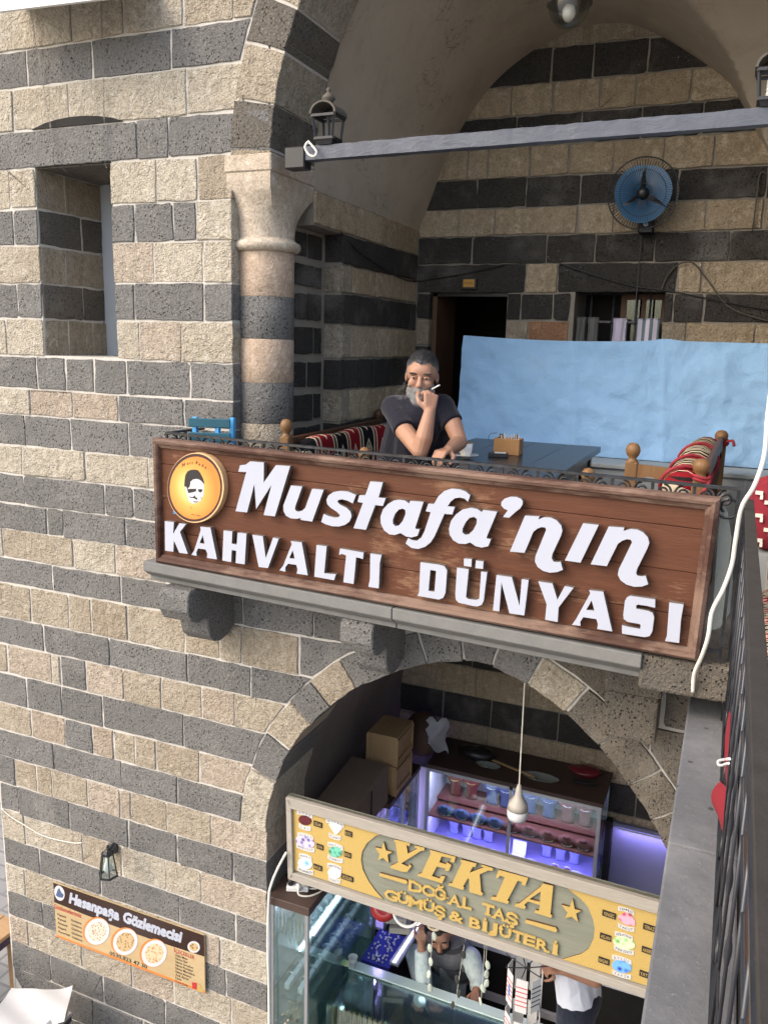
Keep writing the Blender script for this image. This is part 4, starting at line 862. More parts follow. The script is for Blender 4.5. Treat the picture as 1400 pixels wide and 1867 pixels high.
# ================================================================== BALCONY AND HALL
# ---- iron tie beam and lanterns
bm = thing('tie_beam', (-1, .06, 2.3), 'painted iron tie beam spanning the upper arch', 'beam')
a, b = P(575, 280, .05), P(1400, 213, .05); dr = (b-a).normalized(); A, B = a-dr*.14, b+dr*.55
mb = MB(); nseg = 60
mb.grid(lambda u, v: tuple(A.lerp(B, u)+Vector((0, [-.028, .028, .028, -.028, -.028][round(v*4)], [-.031, -.031, .031, .031, -.031][round(v*4)]))+Vector((0, rs.uniform(-.002, .002), rs.uniform(-.002, .002)))*(0 if round(v*4) == 4 else 1)), nseg, 4)
o = mb.build('bar', M['beam'], bm); 
MB().box(A.x-.01, A.x+.10, .012, .09, A.z-.066, A.z+.034).build('wall_socket', M['black'], bm, bevel=.006)
def lantern(c, label, bulb=False, s=1., dusty=True):
    """upright lantern with barrel hood standing at c"""
    t = thing('beam_lantern', tuple(c), label, 'lantern', 'lanterns standing on the tie beam'); x, y, z = c
    w0, w1 = .042*s, .052*s
    MB().add([(x+i*w0*.75, y+j*w0*.75, z+.001) for i, j in ((-1, -1), (1, -1), (1, 1), (-1, 1))]+[(x+i*w0, y+j*w0, z+.022*s) for i, j in ((-1, -1), (1, -1), (1, 1), (-1, 1))], [(0, 1, 2, 3), (7, 6, 5, 4)]+[(i, (i+1) % 4, 4+(i+1) % 4, 4+i) for i in range(4)]).build('base', M['dark_metal'], t)
    for i, j in ((-1, -1), (1, -1), (1, 1), (-1, 1)): MB().bar((x+i*w0*.94, y+j*w0*.94, z+.02*s), (x+i*w1*.94, y+j*w1*.94, z+.118*s), .0085*s).build('post', M['dark_metal'], t)
    for zz, ww in ((.112*s, w1), (.024*s, w0)):
        mb = MB()
        for i, j, k, l in ((-1, -1, 1, -1), (1, -1, 1, 1), (1, 1, -1, 1), (-1, 1, -1, -1)): mb.bar((x+i*ww, y+j*ww, z+zz), (x+k*ww, y+l*ww, z+zz), .010*s)
        mb.build('rim', M['dark_metal'], t)
    pr = [(w1*1.18*math.cos(q), .118*s+w1*.95*math.sin(q)) for q in [math.pi*k/10 for k in range(11)]]
    mb = MB(); L = w1*1.12
    for yy in (-1, 1): pass
    mb.prism([(x+p, y-L, z+q) for p, q in pr]+[(x-w1*1.02, y-L, z+.118*s)]+[(x+p*.86, y-L, z+.118*s+(q-.118*s)*.86) for p, q in reversed(pr)], (0, 2*L, 0)); mb.build('barrel_hood', M['dust_metal'] if dusty else M['dark_metal'], t)
    mb = MB(); mb.prism([(x+p*.86, y+L*.6, z+.118*s+(q-.118*s)*.86) for p, q in pr], (0, .004, 0)); mb.build('hood_back', M['dark_metal'], t)
    zt = z+.118*s+w1*.93
    MB().lathe([(.022*s, 0), (.020*s, .010*s), (.030*s, .018*s), (.024*s, .03*s), (.010*s, .042*s), (.006*s, .046*s), (.010*s, .052*s), (.008*s, .06*s), (.001, .064*s)], (x, y, zt), 12).build('finial', M['dust_metal'], t, True)
    MB().lathe([(.008*s, .02*s), (.008*s, .112*s)], (x, y, z), 8).build('stem', M['dark_metal'], t)
    if bulb:
        pts = [(x+.017*math.cos(q), y+.017*math.sin(q), z+.03+.075*q/(2*math.pi*5)) for q in [2*math.pi*5*k/70 for k in range(71)]]
        MB().tube(pts, .0085, 7).build('spiral_bulb', M['white'], t, True)
    return t
q = P(598, 263, .05); lantern(Vector((q.x, .05, a.z+(q.x-a.x)*dr.z/dr.x+.031)), 'small dark lantern standing on the left end of the tie beam', s=1.12)
q = P(1400, 190, .05); lantern(Vector((q.x+.012, .05, a.z+(q.x-a.x)*dr.z/dr.x+.031)), 'lantern with a white spiral bulb at the right picture edge', True, s=1.15)
T(MB().tube(catmull([P(561, 258, -.0), P(556, 268, -.02), P(563, 281, -.02), P(573, 284, -.02), P(577, 276, -.01), P(570, 266, .0), P(562, 257, .03)], 6), .0055, 6).build('cable_loop', M['cable'], None, True), 'short cream cable loop around the left end of the tie beam', 'cable')
# ---- glass globe lamp under the vault
gc = P(1038, 4, .8); gl = thing('ceiling_globe_lamp', tuple(gc), 'clear glass dome lamp hanging from the vault', 'lamp')
MB().lathe([(.104, .0), (.100, -.03), (.085, -.07), (.058, -.10), (.02, -.118), (.002, -.12)], gc, 24, cap=False).build('glass_dome', M['globe'], gl, True)
MB().lathe([(.10, .03), (.112, .0), (.112, -.008), (.10, -.01)], gc, 24).build('metal_rim', M['dust_metal'], gl, True)
MB().lathe([(.10, .03), (.07, .06), (.03, .075), (.03, .09), (.008, .10), (.008, .6)], gc, 16).build('canopy', M['dust_metal'], gl, True)
MB().ell(gc+Vector((0, 0, -.045)), .032, .032, .045).build('bulb', M['white'], gl, True)
# ---- wall fan
fc = P(1172, 352, 1.80); fan = thing('wall_fan', tuple(fc+Vector((0, .2, -.22))), 'round wall fan with blue blades and a black wire guard', 'fan')
fn = (Vector((CAM.x, CAM.y, 1.7))-fc).normalized(); fn = (fn*.45+Vector((0, -1, 0))*.55).normalized(); fu = Vector((0, 0, 1)).cross(fn).normalized()*-1; fv = fn.cross(fu)
if fv.z < 0: fv = -fv
FR = .208
def fp(r, t, d=0.): return fc+fu*(r*math.cos(t))+fv*(r*math.sin(t))+fn*d
def prof(r): return .052*(1-(r/FR)**2.6)
mb = MB(); cc = 72
for k in range(cc):
    t = 2*math.pi*k/cc; mb.tube([fp(r, t, prof(r)) for r in (.045, .09, .14, .18, .20, FR)], .0014, 3, False)
    mb.tube([fp(r, t, -prof(r)*.9) for r in (.06, .12, .18, FR)], .0011, 3, False)
mb.build('wire_guard', M['iron'], fan)
for r, w_ in ((FR, .0042), (.135, .0018), (.05, .002)): MB().tube([fp(r, 2*math.pi*k/48, prof(r)) for k in range(48)], w_, 6, closed=True).build('guard_ring', M['iron'], fan, True)
M['fan_blue'] = (lambda n: n.fin((.010, .13, .30), .3, Transmission_Weight=.25, spec=.5))(N('blue fan blade'))
for k in range(3):
    t0 = 2*math.pi*k/3+.5; mb = MB()
    def bl(u, v, t0=t0):
        r = .035+(.172-.035)*u; h = (1.30*(.55+.45*u)*(1-.2*u*u)); t = t0+(v-.5)*2*h
        if u > .9: r = .158+.014*math.cos((v-.5)*2.6)
        return tuple(fp(r, t, .018*(v-.5)*2))
    mb.grid(bl, 8, 10); mb.build('blade', M['fan_blue'], fan, True, fix=False)
MB().lathe([(.036, .0), (.036, .03), (.030, .045), (.012, .052), (.001, .053)], fc, 20, fn).build('hub', M['black'], fan, True)
MB().lathe([(.055, -.15), (.062, -.13), (.062, -.07), (.04, -.045)], fc, 20, fn).build('motor', M['black'], fan, True)
bk = P(1179, 410, 1.98); MB().box(bk.x-.045, bk.x+.045, 1.93, 2.014, bk.z-.055, bk.z+.045).build('bracket', M['black'], fan, bevel=.008)
MB().bar((bk.x, 1.95, bk.z+.03), fc-fn*.09, .035).build('arm', M['black'], fan)
MB().lathe([(.018, 0), (.018, .004), (.012, .006)], (bk.x, 1.93, bk.z), 14, (0, -1, 0)).build('knob', M['alu'], fan, True)
for dx in (.012, .03): MB().tube([(bk.x+dx-.02, 1.95, bk.z-.05), (bk.x+dx-.018, 1.95, bk.z-.15), (bk.x+dx-.02, 1.952, bk.z-.16-dx)], .0018, 4).build('pull_cord', M['black'], fan)
MB().tube([(bk.x-.03, 1.99, bk.z-.05), (bk.x-.028, 2.0, bk.z-.3), (bk.x-.03, 2.0, bk.z-.62)], .0035, 5).build('power_cable', M['black'], fan)
# ---- wires on the walls
wr = [('black wire drooping across the side wall into the hall corner', [P(622, 424, .78), PX(660, 462, -2.165), PX(700, 490, -2.165), PX(735, 508, -2.165), P(763, 512, 2.0), P(840, 500, 2.005), P(920, 482, 2.005)]),
      ('thin wire running right from above the kitchen door', [P(1020, 480, 2.005), P(1080, 500, 2.005), P(1150, 520, 2.005), P(1230, 532, 2.005), P(1330, 552, 2.005), P(1400, 565, 2.005)]),
      ('looped grey cable on the back wall right of the window', [P(1205, 530, 2.005), P(1218, 500, 2.0), P(1240, 480, 1.99), P(1265, 480, 1.99), P(1290, 510, 2.0), P(1330, 560, 2.0), P(1400, 585, 2.0)]),
      ('rusty wire hanging from a bracket on the right of the back wall', [P(1398, 316, 2.0), P(1386, 316, 2.0), P(1380, 355, 1.99), P(1374, 400, 1.99), P(1371, 420, 2.0)])]
for lb, pts in wr: T(MB().tube(catmull(pts, 6), .0048, 5).build('wall_wire', M['dust_metal'] if 'grey' in lb or 'rusty' in lb else M['black'], None, True), lb, 'wire')
# ---- door, window, plaque
dk = thing('kitchen_door', (-1.8, 2.3, .15), 'open dark doorway in the back wall behind the seated man', 'door')
mb = MB(); 
for q in ((-2.2, -1.4, 3.3, 3.34, .0, 2.0), (-2.24, -2.2, 2.5, 3.34, .0, 2.0), (-1.40, -1.36, 2.5, 3.34, .0, 2.0), (-2.24, -1.36, 2.5, 3.34, 2.0, 2.04), (-2.24, -1.36, 2.5, 3.34, -.04, .0)): mb.box(*q)
mb.build('shade_backing', M['dark'], dk)  # black-walled box, the unlit room's darkness put into its colour
MB().box(-2.07, -2.035, 2.06, 2.48, .15, 1.815).build('door_leaf', M['old_wood'], dk); MB().box(-2.072, -1.518, 2.06, 2.12, 1.795, 1.829).build('lintel', M['black'], dk)
ww = thing('barred_window', (-.77, 2.2, 1.2), 'small barred window with old wooden frame and cloths drying, above the blue sheet', 'window')
mb = MB(); mb.box(-1.05, -.48, 2.42, 2.45, 1.2, 1.83); mb.build('shade_backing', M['dark'], ww)  # flat black sheet stands in for the unlit room behind the bars
for x in (-.955, -.81, -.66, -.575): MB().lathe([(.007, 1.2), (.007, 1.828)], (x, 2.10, 0), 8).build('bar', M['iron'], ww, True)
MB().bar((-1.05, 2.10, 1.635), (-.486, 2.10, 1.635), .014).build('cross_bar', M['iron'], ww)
for x in (-.955, -.81, -.66): MB().ell((x, 2.10, 1.635), .017, .017, .017, 8, 6).build('knuckle', M['iron'], ww, True)
for q in ((-.775, -.74, 1.2, 1.82), (-.515, -.486, 1.2, 1.82), (-.74, -.515, 1.785, 1.82), (-.64, -.615, 1.2, 1.785)): MB().box(q[0], q[1], 2.2, 2.24, q[2], q[3]).build('frame', M['old_wood'], ww)
MB().box(-.74, -.515, 2.215, 2.22, 1.2, 1.785).build('pane', M['glass'], ww)
def hang(x0, x1, z1, z0, mat, label, y=2.085):
    mb = MB(); mb.grid(lambda u, v: (x0+(x1-x0)*u+.004*math.sin(v*7+u*3), y-.012+.010*math.sin(u*9+x0*40)-.006*v, z1+(z0-z1)*v), 10, 8)
    mb.grid(lambda u, v: (x0+(x1-x0)*u, y+.035+.006*math.sin(u*9), z1+(z0-z1)*.6*v), 10, 4); mb.grid(lambda u, v: (x0+(x1-x0)*u, y-.012+.047*v, z1+.006*math.sin(math.pi*v)), 10, 3)
    return T(mb.build('hung_cloth', mat, None, True, fix=False), label, 'cloth', 'cloths drying on the window bars')
hang(-.80, -.715, 1.655, 1.35, plain('lilac cloth', (.50, .46, .58), .9), 'lilac cloth hung over the window bar, left of the striped towel')
hang(-.65, -.505, 1.655, 1.35, (lambda n: n.fin(n.ramp(n.wave(6.5, .3, n.mapp((1, 1, .2), shift=False)), [(.3, (.62, .58, .68)), (.55, (.62, .58, .68)), (.6, (.11, .16, .19)), (.9, (.13, .18, .21))]), .9))(N('striped towel')), 'white and slate striped towel at the right of the barred window')
hang(-1.045, -.98, 1.66, 1.3, plain('grey rag', (.10, .105, .10), .9), 'dark grey rag bunched at the left end of the window bar'); hang(-.965, -.90, 1.66, 1.3, plain('grey rag b', (.13, .13, .125), .9), 'dark grey rag second from the left on the window bar')
M['brass'] = plain('brass plaque', (.45, .24, .04), .4, .3)
BP = Plane((-3, 2.0), (0, 2.0)); pc = BP.uv(855, 516); pq_ = thing('door_plaque', tuple(BP.w(*pc)), 'small brass name plaque in a black frame above the kitchen door', 'sign')
quad(BP, [(pc[0]-.056, pc[1]-.04), (pc[0]+.056, pc[1]-.04), (pc[0]+.056, pc[1]+.04), (pc[0]-.056, pc[1]+.04)], .004, .02, 'frame', M['black'], pq_, .003)
quad(BP, [(pc[0]-.04, pc[1]-.025), (pc[0]+.04, pc[1]-.025), (pc[0]+.04, pc[1]+.025), (pc[0]-.04, pc[1]+.025)], .006, .004, 'plate', M['brass'], pq_); text('MUTFAK', BP, pc, .016, M['ink'], 'lettering', pq_, .0075, .064)
# ---- blue sheet and the metal counter under it
n = N('blue cotton sheet'); c_ = n.mix(n.noise(2.2, 5, .6), (.255, .45, .70), (.335, .545, .80)); c_ = n.mix(n.ramp(n.noise(1.7, 4, .6), [(.6, 0.), (.75, .4)]), c_, (.40, .55, .68))
wv = n.math('ADD', n.noise(240, 2, .5, n.mapp((1, 1, .15), shift=False)), n.noise(240, 2, .5, n.mapp((.15, 1, 1), shift=False)))
M['blue'] = n.fin(c_, .9, n.bump(wv, .25, .003, n.bump(n.noise(9, 5, .65, None, .8), .55, .02)), spec=.1, Subsurface_Weight=.0)
from mathutils import noise as mno
tl, tr = P(845, 611, 1.72), P(1400, 628, 1.72); x0, x1, z1 = tl.x, .75, tl.z
def sheet(u, v):
    x = x0+(x1-x0)*u; zt = z1-.012*u-.018*math.sin(math.pi*min(1, u*1.9))+.012*math.exp(-((u-.52)/.03)**2); zb = .775; z = zt+(zb-zt)*v
    x -= .035*v*(1-u)**6
    y = 1.72+.030*mno.noise(Vector((x*2.6, z*2.6, 3)))+.017*mno.noise(Vector((x*7+z*4, z*6-x*3, 1)))+.007*mno.noise(Vector((x*22, z*18, 5)))+.012*math.sin(x*5+z*9)*math.exp(-u*7)
    for fx in (.30, .52): y -= .010*math.exp(-((u-fx-.02*v)/.008)**2)
    return (x, y, z)
mb = MB(); mb.grid(sheet, 150, 50); sh = mb.build('blue_sheet', M['blue'], None, True, fix=False); T(sh, 'light blue cotton sheet hung as a screen across the hall', 'sheet')
ct = thing('metal_counter', (-.5, 1.65, .15), 'grey metal counter standing under the blue sheet', 'counter')
MB().box(-1.72, .75, 1.42, 1.705, .15, .745).build('body', M['grey_metal'], ct); MB().box(-1.74, .77, 1.40, 1.71, .747, .772).build('top', M['grey_metal'], ct, bevel=.004)
for x in (-1.1, -.5, .1): MB().box(x-.006, x+.006, 1.412, 1.419, .2, .74).build('panel_seam', M['alu'], ct)
# ---- table with things on it
tb = thing('cafe_table', (-1.05, .45, .15), 'dark wooden table in front of the seated man', 'table')
TZ = .90; X0, X1, Y0, Y1 = -1.45, -.69, -.27, 1.19; nb = 4
for k in range(nb):
    xa = X0+(X1-X0)*k/nb; xb = X0+(X1-X0)*(k+1)/nb; MB().box(xa+.001, xb-.001, Y0, Y1, TZ-.035, TZ).build('plank', M['table_wood'], tb, bevel=.003)
MB().box(X0+.05, X1-.05, Y0+.05, Y1-.05, TZ-.11, TZ-.037).build('apron', M['table_wood'], tb)
for x in (X0+.07, X1-.07):
    for y in (Y0+.07, Y1-.07): MB().box(x-.03, x+.03, y-.03, y+.03, .152, TZ-.04).build('leg', M['table_wood'], tb, bevel=.003)
bx_ = PZ(926, 828, TZ); nbx = thing('napkin_box', tuple(bx_), 'small wooden napkin box holding sachets on the dark table', 'box')
W_, D_b, H_ = .068, .045, .085; X, Y, Z = bx_
for q in ((-W_, W_, -D_b, -D_b+.008, 0.001, H_), (-W_, W_, D_b-.008, D_b, 0.001, H_), (-W_, -W_+.008, -D_b+.008, D_b-.008, .001, H_), (W_-.008, W_, -D_b+.008, D_b-.008, .001, H_)): MB().box(X+q[0], X+q[1], Y+q[2], Y+q[3], Z+q[4], Z+q[5]).build('side', M['box_wood'], nbx, bevel=.0015)
for s in (-.6, .6): MB().box(X+s*W_-.008, X+s*W_+.008, Y-.006, Y+.006, Z+.02, Z+.105).build('divider', M['bench_dark'], nbx)
for k in range(9): MB().obox((X-.05+.0125*k, Y+rs.uniform(-.02, .02), Z+.075+rs.uniform(0, .012)), Vector((1, .3, .2)).normalized(), Vector((-.3, 1, 0)).normalized(), Vector((0, -.2, 1)).normalized(), .003, .018, .02).build('sachet', M['paper'], nbx)
cp = PZ(848, 836, TZ); cup = thing('coffee_cup', tuple(cp), 'small white coffee cup with a gold rim on its saucer', 'cup'); M['porcelain'] = plain('porcelain', (.80, .78, .74), .15, 0, .02)
MB().lathe([(.024, .001), (.026, .005), (.048, .012), (.066, .020), (.067, .022), (.048, .015), (.024, .009), (.001, .008)], cp, 28).build('saucer', M['porcelain'], cup, True)
MB().lathe([(.022, .010), (.026, .016), (.033, .045), (.036, .080), (.034, .080), (.031, .045), (.025, .02), (.001, .018)], cp, 24).build('bowl', M['porcelain'], cup, True)
MB().lathe([(.036, .0785), (.0368, .080), (.036, .0815), (.0338, .0805)], cp, 24).build('gold_rim', M['brass'], cup, True)
MB().lathe([(.0332, .066), (.001, .0665)], cp, 20).build('coffee', plain('coffee', (.03, .012, .005), .2), cup)
MB().tube(catmull([cp+Vector((-.033, 0, .068)), cp+Vector((-.054, 0, .065)), cp+Vector((-.056, 0, .044)), cp+Vector((-.030, 0, .032))], 5), .0045, 7).build('handle', M['porcelain'], cup, True)
pk = PZ(908, 833, TZ); pck = thing('cigarette_pack', tuple(pk), 'dark cigarette pack lying beside the napkin box', 'pack')
MB().obox(pk+Vector((0, 0, .011)), (.96, .28, 0), (-.28, .96, 0), (0, 0, 1), .05, .028, .010).build('carton', M['black'], pck, bevel=.002); MB().obox(pk+Vector((.01, 0, .0225)), (.96, .28, 0), (-.28, .96, 0), (0, 0, 1), .028, .02, .001).build('label_print', M['paper'], pck)
T(MB().tube(catmull([PZ(890, 803, TZ)+Vector((0, 0, .006)), PZ(893, 800, TZ)+Vector((0, 0, .03)), PZ(905, 798, TZ)+Vector((0, 0, .03))], 5), .002, 4).build('thin_wire', M['black']), 'thin dark wire sticking out behind the napkin box', 'wire')
# ---- kilim cloth
def kilim(name, ax, per, off=0., z=(.0, 1.), red=(.20, .012, .018), sc=1.):
    """woven bands along axis ax with cream diamonds"""
    n = N(name); sp = n.n('SeparateXYZ'); n.l(n.pos, sp.inputs[0]); u = sp.outputs['XYZ'.index(ax[0])]; v = sp.outputs['XYZ'.index(ax[1])]
    f = n.math('FRACT', n.math('DIVIDE', n.math('ADD', u, 10+off), per))
    base = n.ramp(f, [(0, (.012, .011, .012)), (.36, (.55, .46, .32)), (.40, red), (.46, (.55, .46, .32)), (.50, red), (.86, (.55, .46, .32)), (.90, (.02, .015, .015)), (.96, (.55, .46, .32))], 'CONSTANT')
    def diamond(c, pv, w_):
        a = n.math('MULTIPLY', n.math('ABSOLUTE', n.math('SUBTRACT', f, c)), 2/w_); b = n.math('MULTIPLY', n.math('ABSOLUTE', n.math('SUBTRACT', n.math('FRACT', n.math('DIVIDE', v, pv)), .5)), 2.)
        s_ = n.math('ADD', a, b); r_ = n.math('FRACT', n.math('MULTIPLY', s_, 2.6)); return n.math('MULTIPLY', n.math('LESS_THAN', s_, .95), n.math('GREATER_THAN', r_, .5))
    cream = (.62, .53, .38)
    c = n.mix(diamond(.18, per*.5*sc, .34), base, cream); c = n.mix(diamond(.68, per*.62*sc, .34), c, cream)
    dots = n.math('MULTIPLY', n.math('GREATER_THAN', n.math('FRACT', n.math('DIVIDE', v, per*.13)), .55), n.math('LESS_THAN', n.math('ABSOLUTE', n.math('SUBTRACT', f, .43)), .015)); c = n.mix(dots, c, (.02, .015, .015))
    return n.fin(c, .95, n.bump(n.noise(400, 2), .5, .003), spec=.05)
def ballpost(t, x, y, z0, z1, r=.026, name='post', mat='bench_wood'):
    o = MB().box(x-r, x+r, y-r, y+r, z0, z1-.085).build(name, M[mat], t, bevel=.006)
    MB().lathe([(r*.75, -.088), (r*1.05, -.078), (r*.7, -.068), (r*.62, -.060), (r*1.0, -.047), (r*1.22, -.026), (r*1.1, -.008), (r*.7, .006), (.001, .011)], (x, y, z1-.008), 14).build('finial', M[mat], o, True)
# left bench with kilim backrest
lb = thing('carved_bench', (-2.0, .6, .15), 'dark wooden bench with a red and black kilim backrest along the left side wall', 'bench', 'kilim benches')
ax_, ay0, ay1 = -2.09, -.05, 1.28
ballpost(lb, -2.069, ay0, .152, 1.066); ballpost(lb, -2.135, ay1, .152, 1.03, mat='bench_dark'); ballpost(lb, -1.634, ay0, .152, .955)
MB().bar((-2.075, ay0+.02, .945), (-2.13, ay1, .945), .03, .05).build('back_rail', M['bench_dark'], lb, bevel=.004)
MB().box(-2.12, -1.62, ay0+.03, ay1, .40, .45).build('seat_board', M['bench_dark'], lb); MB().bar((-2.04, ay0, .86), (-1.66, ay0, .86), .03, .045).build('arm_rail', M['bench_wood'], lb)
for x in (-1.95, -1.85, -1.75): MB().lathe([(.008, .46), (.014, .52), (.008, .60), (.016, .68), (.008, .78), (.012, .838)], (x, ay0, 0), 10).build('spindle', M['bench_dark'], lb, True)
for x, y in ((-1.64, 1.2), (-2.12, .6), (-1.64, .6)): MB().box(x-.02, x+.02, y-.02, y+.02, .152, .398).build('leg', M['bench_dark'], lb)
M['kilimL'] = kilim('kilim cloth long', 'YZ', .37, .02)
def pad(x0a, x1a, y0, y1, z0, z1, mat, t, name='cushion', bulge=.03, ax='x'):
    mb = MB()
    def f(u, v):
        a = 2*math.pi*v; cx, cz = math.copysign(abs(math.cos(a))**.5, math.cos(a)), math.copysign(abs(math.sin(a))**.5, math.sin(a)); e = 1-.06*(2*abs(u-.5))**8
        return ((x0a+x1a)/2+(x1a-x0a)/2*cx*e+.008*math.sin(u*9), y0+(y1-y0)*u, (z0+z1)/2+(z1-z0)/2*cz*e+.006*math.sin(u*14))
    mb.grid(f, 24, 28); k = 25
    mb.f.append(tuple(j*k for j in range(28))); mb.f.append(tuple(j*k+24 for j in range(28))); mb.mi += [0, 0]
    return mb.build(name, mat, t, True)
pad(-2.075, -1.97, ay0+.09, ay1-.03, .46, .965, M['kilimL'], lb, 'kilim_backrest'); pad(-2.0, -1.64, ay0+.05, ay1-.02, .452, .53, M['kilimL'], lb, 'kilim_seat_cushion')
# right bench seen end on
rb = thing('carved_bench', (-.25, .8, .15), 'carved wooden bench with a tied red kilim roll, right of the dark table', 'bench', 'kilim benches')
pa, pb, pcx = P(1155, 812, .30), P(1279, 845, .26), P(1316, 788, 1.28)
ballpost(rb, pa.x, .30, .152, pa.z+.01, .028); ballpost(rb, pb.x, .26, .152, pb.z+.02, .033); ballpost(rb, pcx.x, 1.28, .152, pcx.z+.01, .03)
mb = MB(); xl_, xr_ = pa.x+.02, pb.x-.03; zt = pa.z-.085; arc = []
for k in range(21): u = k/20; s_ = abs(math.sin(u*math.pi*2)); arc.append((xl_+(xr_-xl_)*u, .28, zt-.115+.062*s_**.6))
mb.prism([(xl_, .28, zt), (xr_, .28, zt-.012)]+list(reversed(arc)), (0, .028, 0)); mb.build('scalloped_rail', M['bench_wood'], rb)
for k in (.5,): MB().lathe([(.010, .55), (.018, .60), (.010, .65), (.020, .72), (.012, .78), (.017, .80), (.012, .84)], (xl_+(xr_-xl_)*k, .294, 0), 12).build('spindle', M['bench_dark'], rb, True)
MB().bar((xl_, .294, .56), (xr_, .294, .56), .028, .05).build('lower_rail', M['bench_wood'], rb)
MB().bar((pb.x+.02, .28, pb.z-.045), (pcx.x, 1.26, pcx.z-.06), .028, .075).build('back_rail', M['bench_dark'], rb, bevel=.004)
MB().bar((pb.x+.02, .28, .62), (pcx.x, 1.26, .62), .028, .05).build('back_rail', M['bench_dark'], rb)
for k in range(1, 9):
    p = Vector((pb.x+.02, .28, 0)).lerp(Vector((pcx.x, 1.26, 0)), k/9); MB().lathe([(.008, .64), (.016, .70), (.008, .75), (.016, .80), (.009, .88)], (p.x, p.y, 0), 8).build('spindle', M['bench_dark'], rb, True)
MB().box(-.44, -.10, .30, 1.26, .40, .45).build('seat_board', M['bench_dark'], rb)
M['kilimR'] = kilim('kilim roll', 'YZ', .30, .1); M['kilimX'] = kilim('kilim cream hooks', 'YZ', .26, .0, red=(.24, .010, .02)); M['crimson_cloth'] = plain('crimson cloth', (.20, .010, .022), .9, 0, .25, 8, .2)
mb = MB(); ra, rz_ = Vector((pb.x-.075, .24, pb.z-.12)), Vector((pcx.x-.07, 1.2, pcx.z-.09))
mb.tube([ra.lerp(rz_, t)+Vector((0, 0, .01*math.sin(t*12))) for t in [k/12 for k in range(13)]], [.085-.008*math.sin(k*1.7) for k in range(13)], 14); mb.build('kilim_roll', M['kilimR'], rb, True)
pad(-.30, -.16, .25, 1.2, .46, .80, M['kilimX'], rb, 'kilim_backrest')
for t in (.03, .3, .62): 
    c = ra.lerp(rz_, t); MB().tube([c+Vector((.098*math.cos(q), .03*math.sin(q*2), .098*math.sin(q))) for q in [2*math.pi*k/20 for k in range(20)]], .008, 6, closed=True).build('tie_cord', M['red_cord'], rb, True)
for xx, yy, zz, r_ in ((pb.x, .26, pb.z-.072, .040), (pcx.x, 1.28, pcx.z-.062, .037)):
    for dz in (0, .014): MB().tube([(xx+r_*math.cos(q), yy+r_*math.sin(q), zz+dz+.006*math.sin(q*2)) for q in [2*math.pi*k/16 for k in range(16)]], .0075, 6, closed=True).build('tie_cord', M['red_cord'], rb, True)
MB().tube(catmull([(pb.x+.04, .25, pb.z-.07), (pb.x+.02, .20, pb.z-.12), (pb.x-.04, .19, pb.z-.17), (pb.x-.08, .20, pb.z-.2)], 6), .009, 6).build('tie_cord', M['red_cord'], rb, True)
MB().tube(catmull([(pcx.x+.03, 1.26, pcx.z-.05), (pcx.x+.06, 1.24, pcx.z-.04), (pcx.x+.07, 1.24, pcx.z-.07)], 5), .008, 6).build('tie_cord', M['red_cord'], rb, True)
# third finial near the railing
st = thing('turned_post_chair', tuple(P(1073, 880, .02)*1), 'low chair back with a turned ball finial just behind the railing', 'chair'); q = P(1073, 858, .02)
st.location = (q.x, .02, .15); ballpost(st, q.x, .02, .152, q.z+.01, .026); ballpost(st, q.x-.36, .02, .152, q.z-.05, .024)
MB().bar((q.x-.34, .02, q.z-.2), (q.x-.02, .02, q.z-.2), .025, .05).build('back_rail', M['bench_wood'], st); MB().box(q.x-.37, q.x+.01, .03, .36, .42, .45).build('seat', M['bench_wood'], st)
for x in (q.x-.35, q.x): MB().box(x-.018, x+.018, .32, .356, .152, .418).build('leg', M['bench_wood'], st)
# ---- small blue chair
M['chair_blue'] = plain('bright blue paint', (.05, .30, .62), .5, 0, .15, 20); M['chair_teal'] = plain('teal slat paint', (.018, .10, .145), .55, 0, .2, 20)
bc = thing('blue_slat_chair', (-2.45, -.12, .33), 'small blue painted slat chair in front of the column', 'chair')
ca, cb = P(350, 762, -.20), P(418, 755, -.12); cz = ca.z
for p, zz in ((ca, cz), (cb, cz)): MB().bar((p.x, p.y, .325), (p.x, p.y+.03, zz+.004), .028, .022).build('leg', M['chair_blue'], bc, bevel=.003)
for k in range(4): 
    z_ = cz-.022-.072*k; MB().bar((ca.x-.012, ca.y-.014, z_), (cb.x+.016, cb.y-.014, z_), .012, .046).build('back_slat', M['chair_teal'], bc, bevel=.003)
for k in range(4): MB().bar((ca.x, ca.y-.03-.075*k*.6, .60), (cb.x, cb.y-.03-.075*k*.6, .60), .04, .014).build('seat_slat', M['chair_blue'], bc)
MB().bar((cb.x-.05, cb.y-.03, .55), (cb.x-.05, cb.y-.03, cz-.03), .022).build('brace', M['chair_blue'], bc)
# ---- wrought iron balcony railing (behind the sign)
RP = shift(SG, -.045); r0 = RP.uv(304, 789); r1 = RP.uv(1347, 892)
rl = thing('balcony_railing', tuple(RP.w(1.3, .32)), 'black wrought iron railing with scrolls showing above the brown sign', 'railing')
L0, L1 = RP.w(*r0), RP.w(*r1)
MB().bar(L0, L1, .026, .010).build('top_rail', M['iron'], rl); MB().bar((L0.x, L0.y, .36), (L1.x, L1.y, .36), .02, .012).build('bottom_rail', M['iron'], rl)
w0 = Vector((L0.x+.02, -.012, L0.z)); MB().bar(L0, w0, .026, .010).build('top_rail', M['iron'], rl)
nb = 18
def scroll(c, u, r, n_=18, turns=1.2, flip=1): return [c+u*(r*(1-.55*k/n_)*math.cos(2*math.pi*turns*k/n_+math.pi/2)*flip)+Vector((0, 0, 1))*(r*(1-.55*k/n_)*math.sin(2*math.pi*turns*k/n_+math.pi/2)) for k in range(n_+1)]
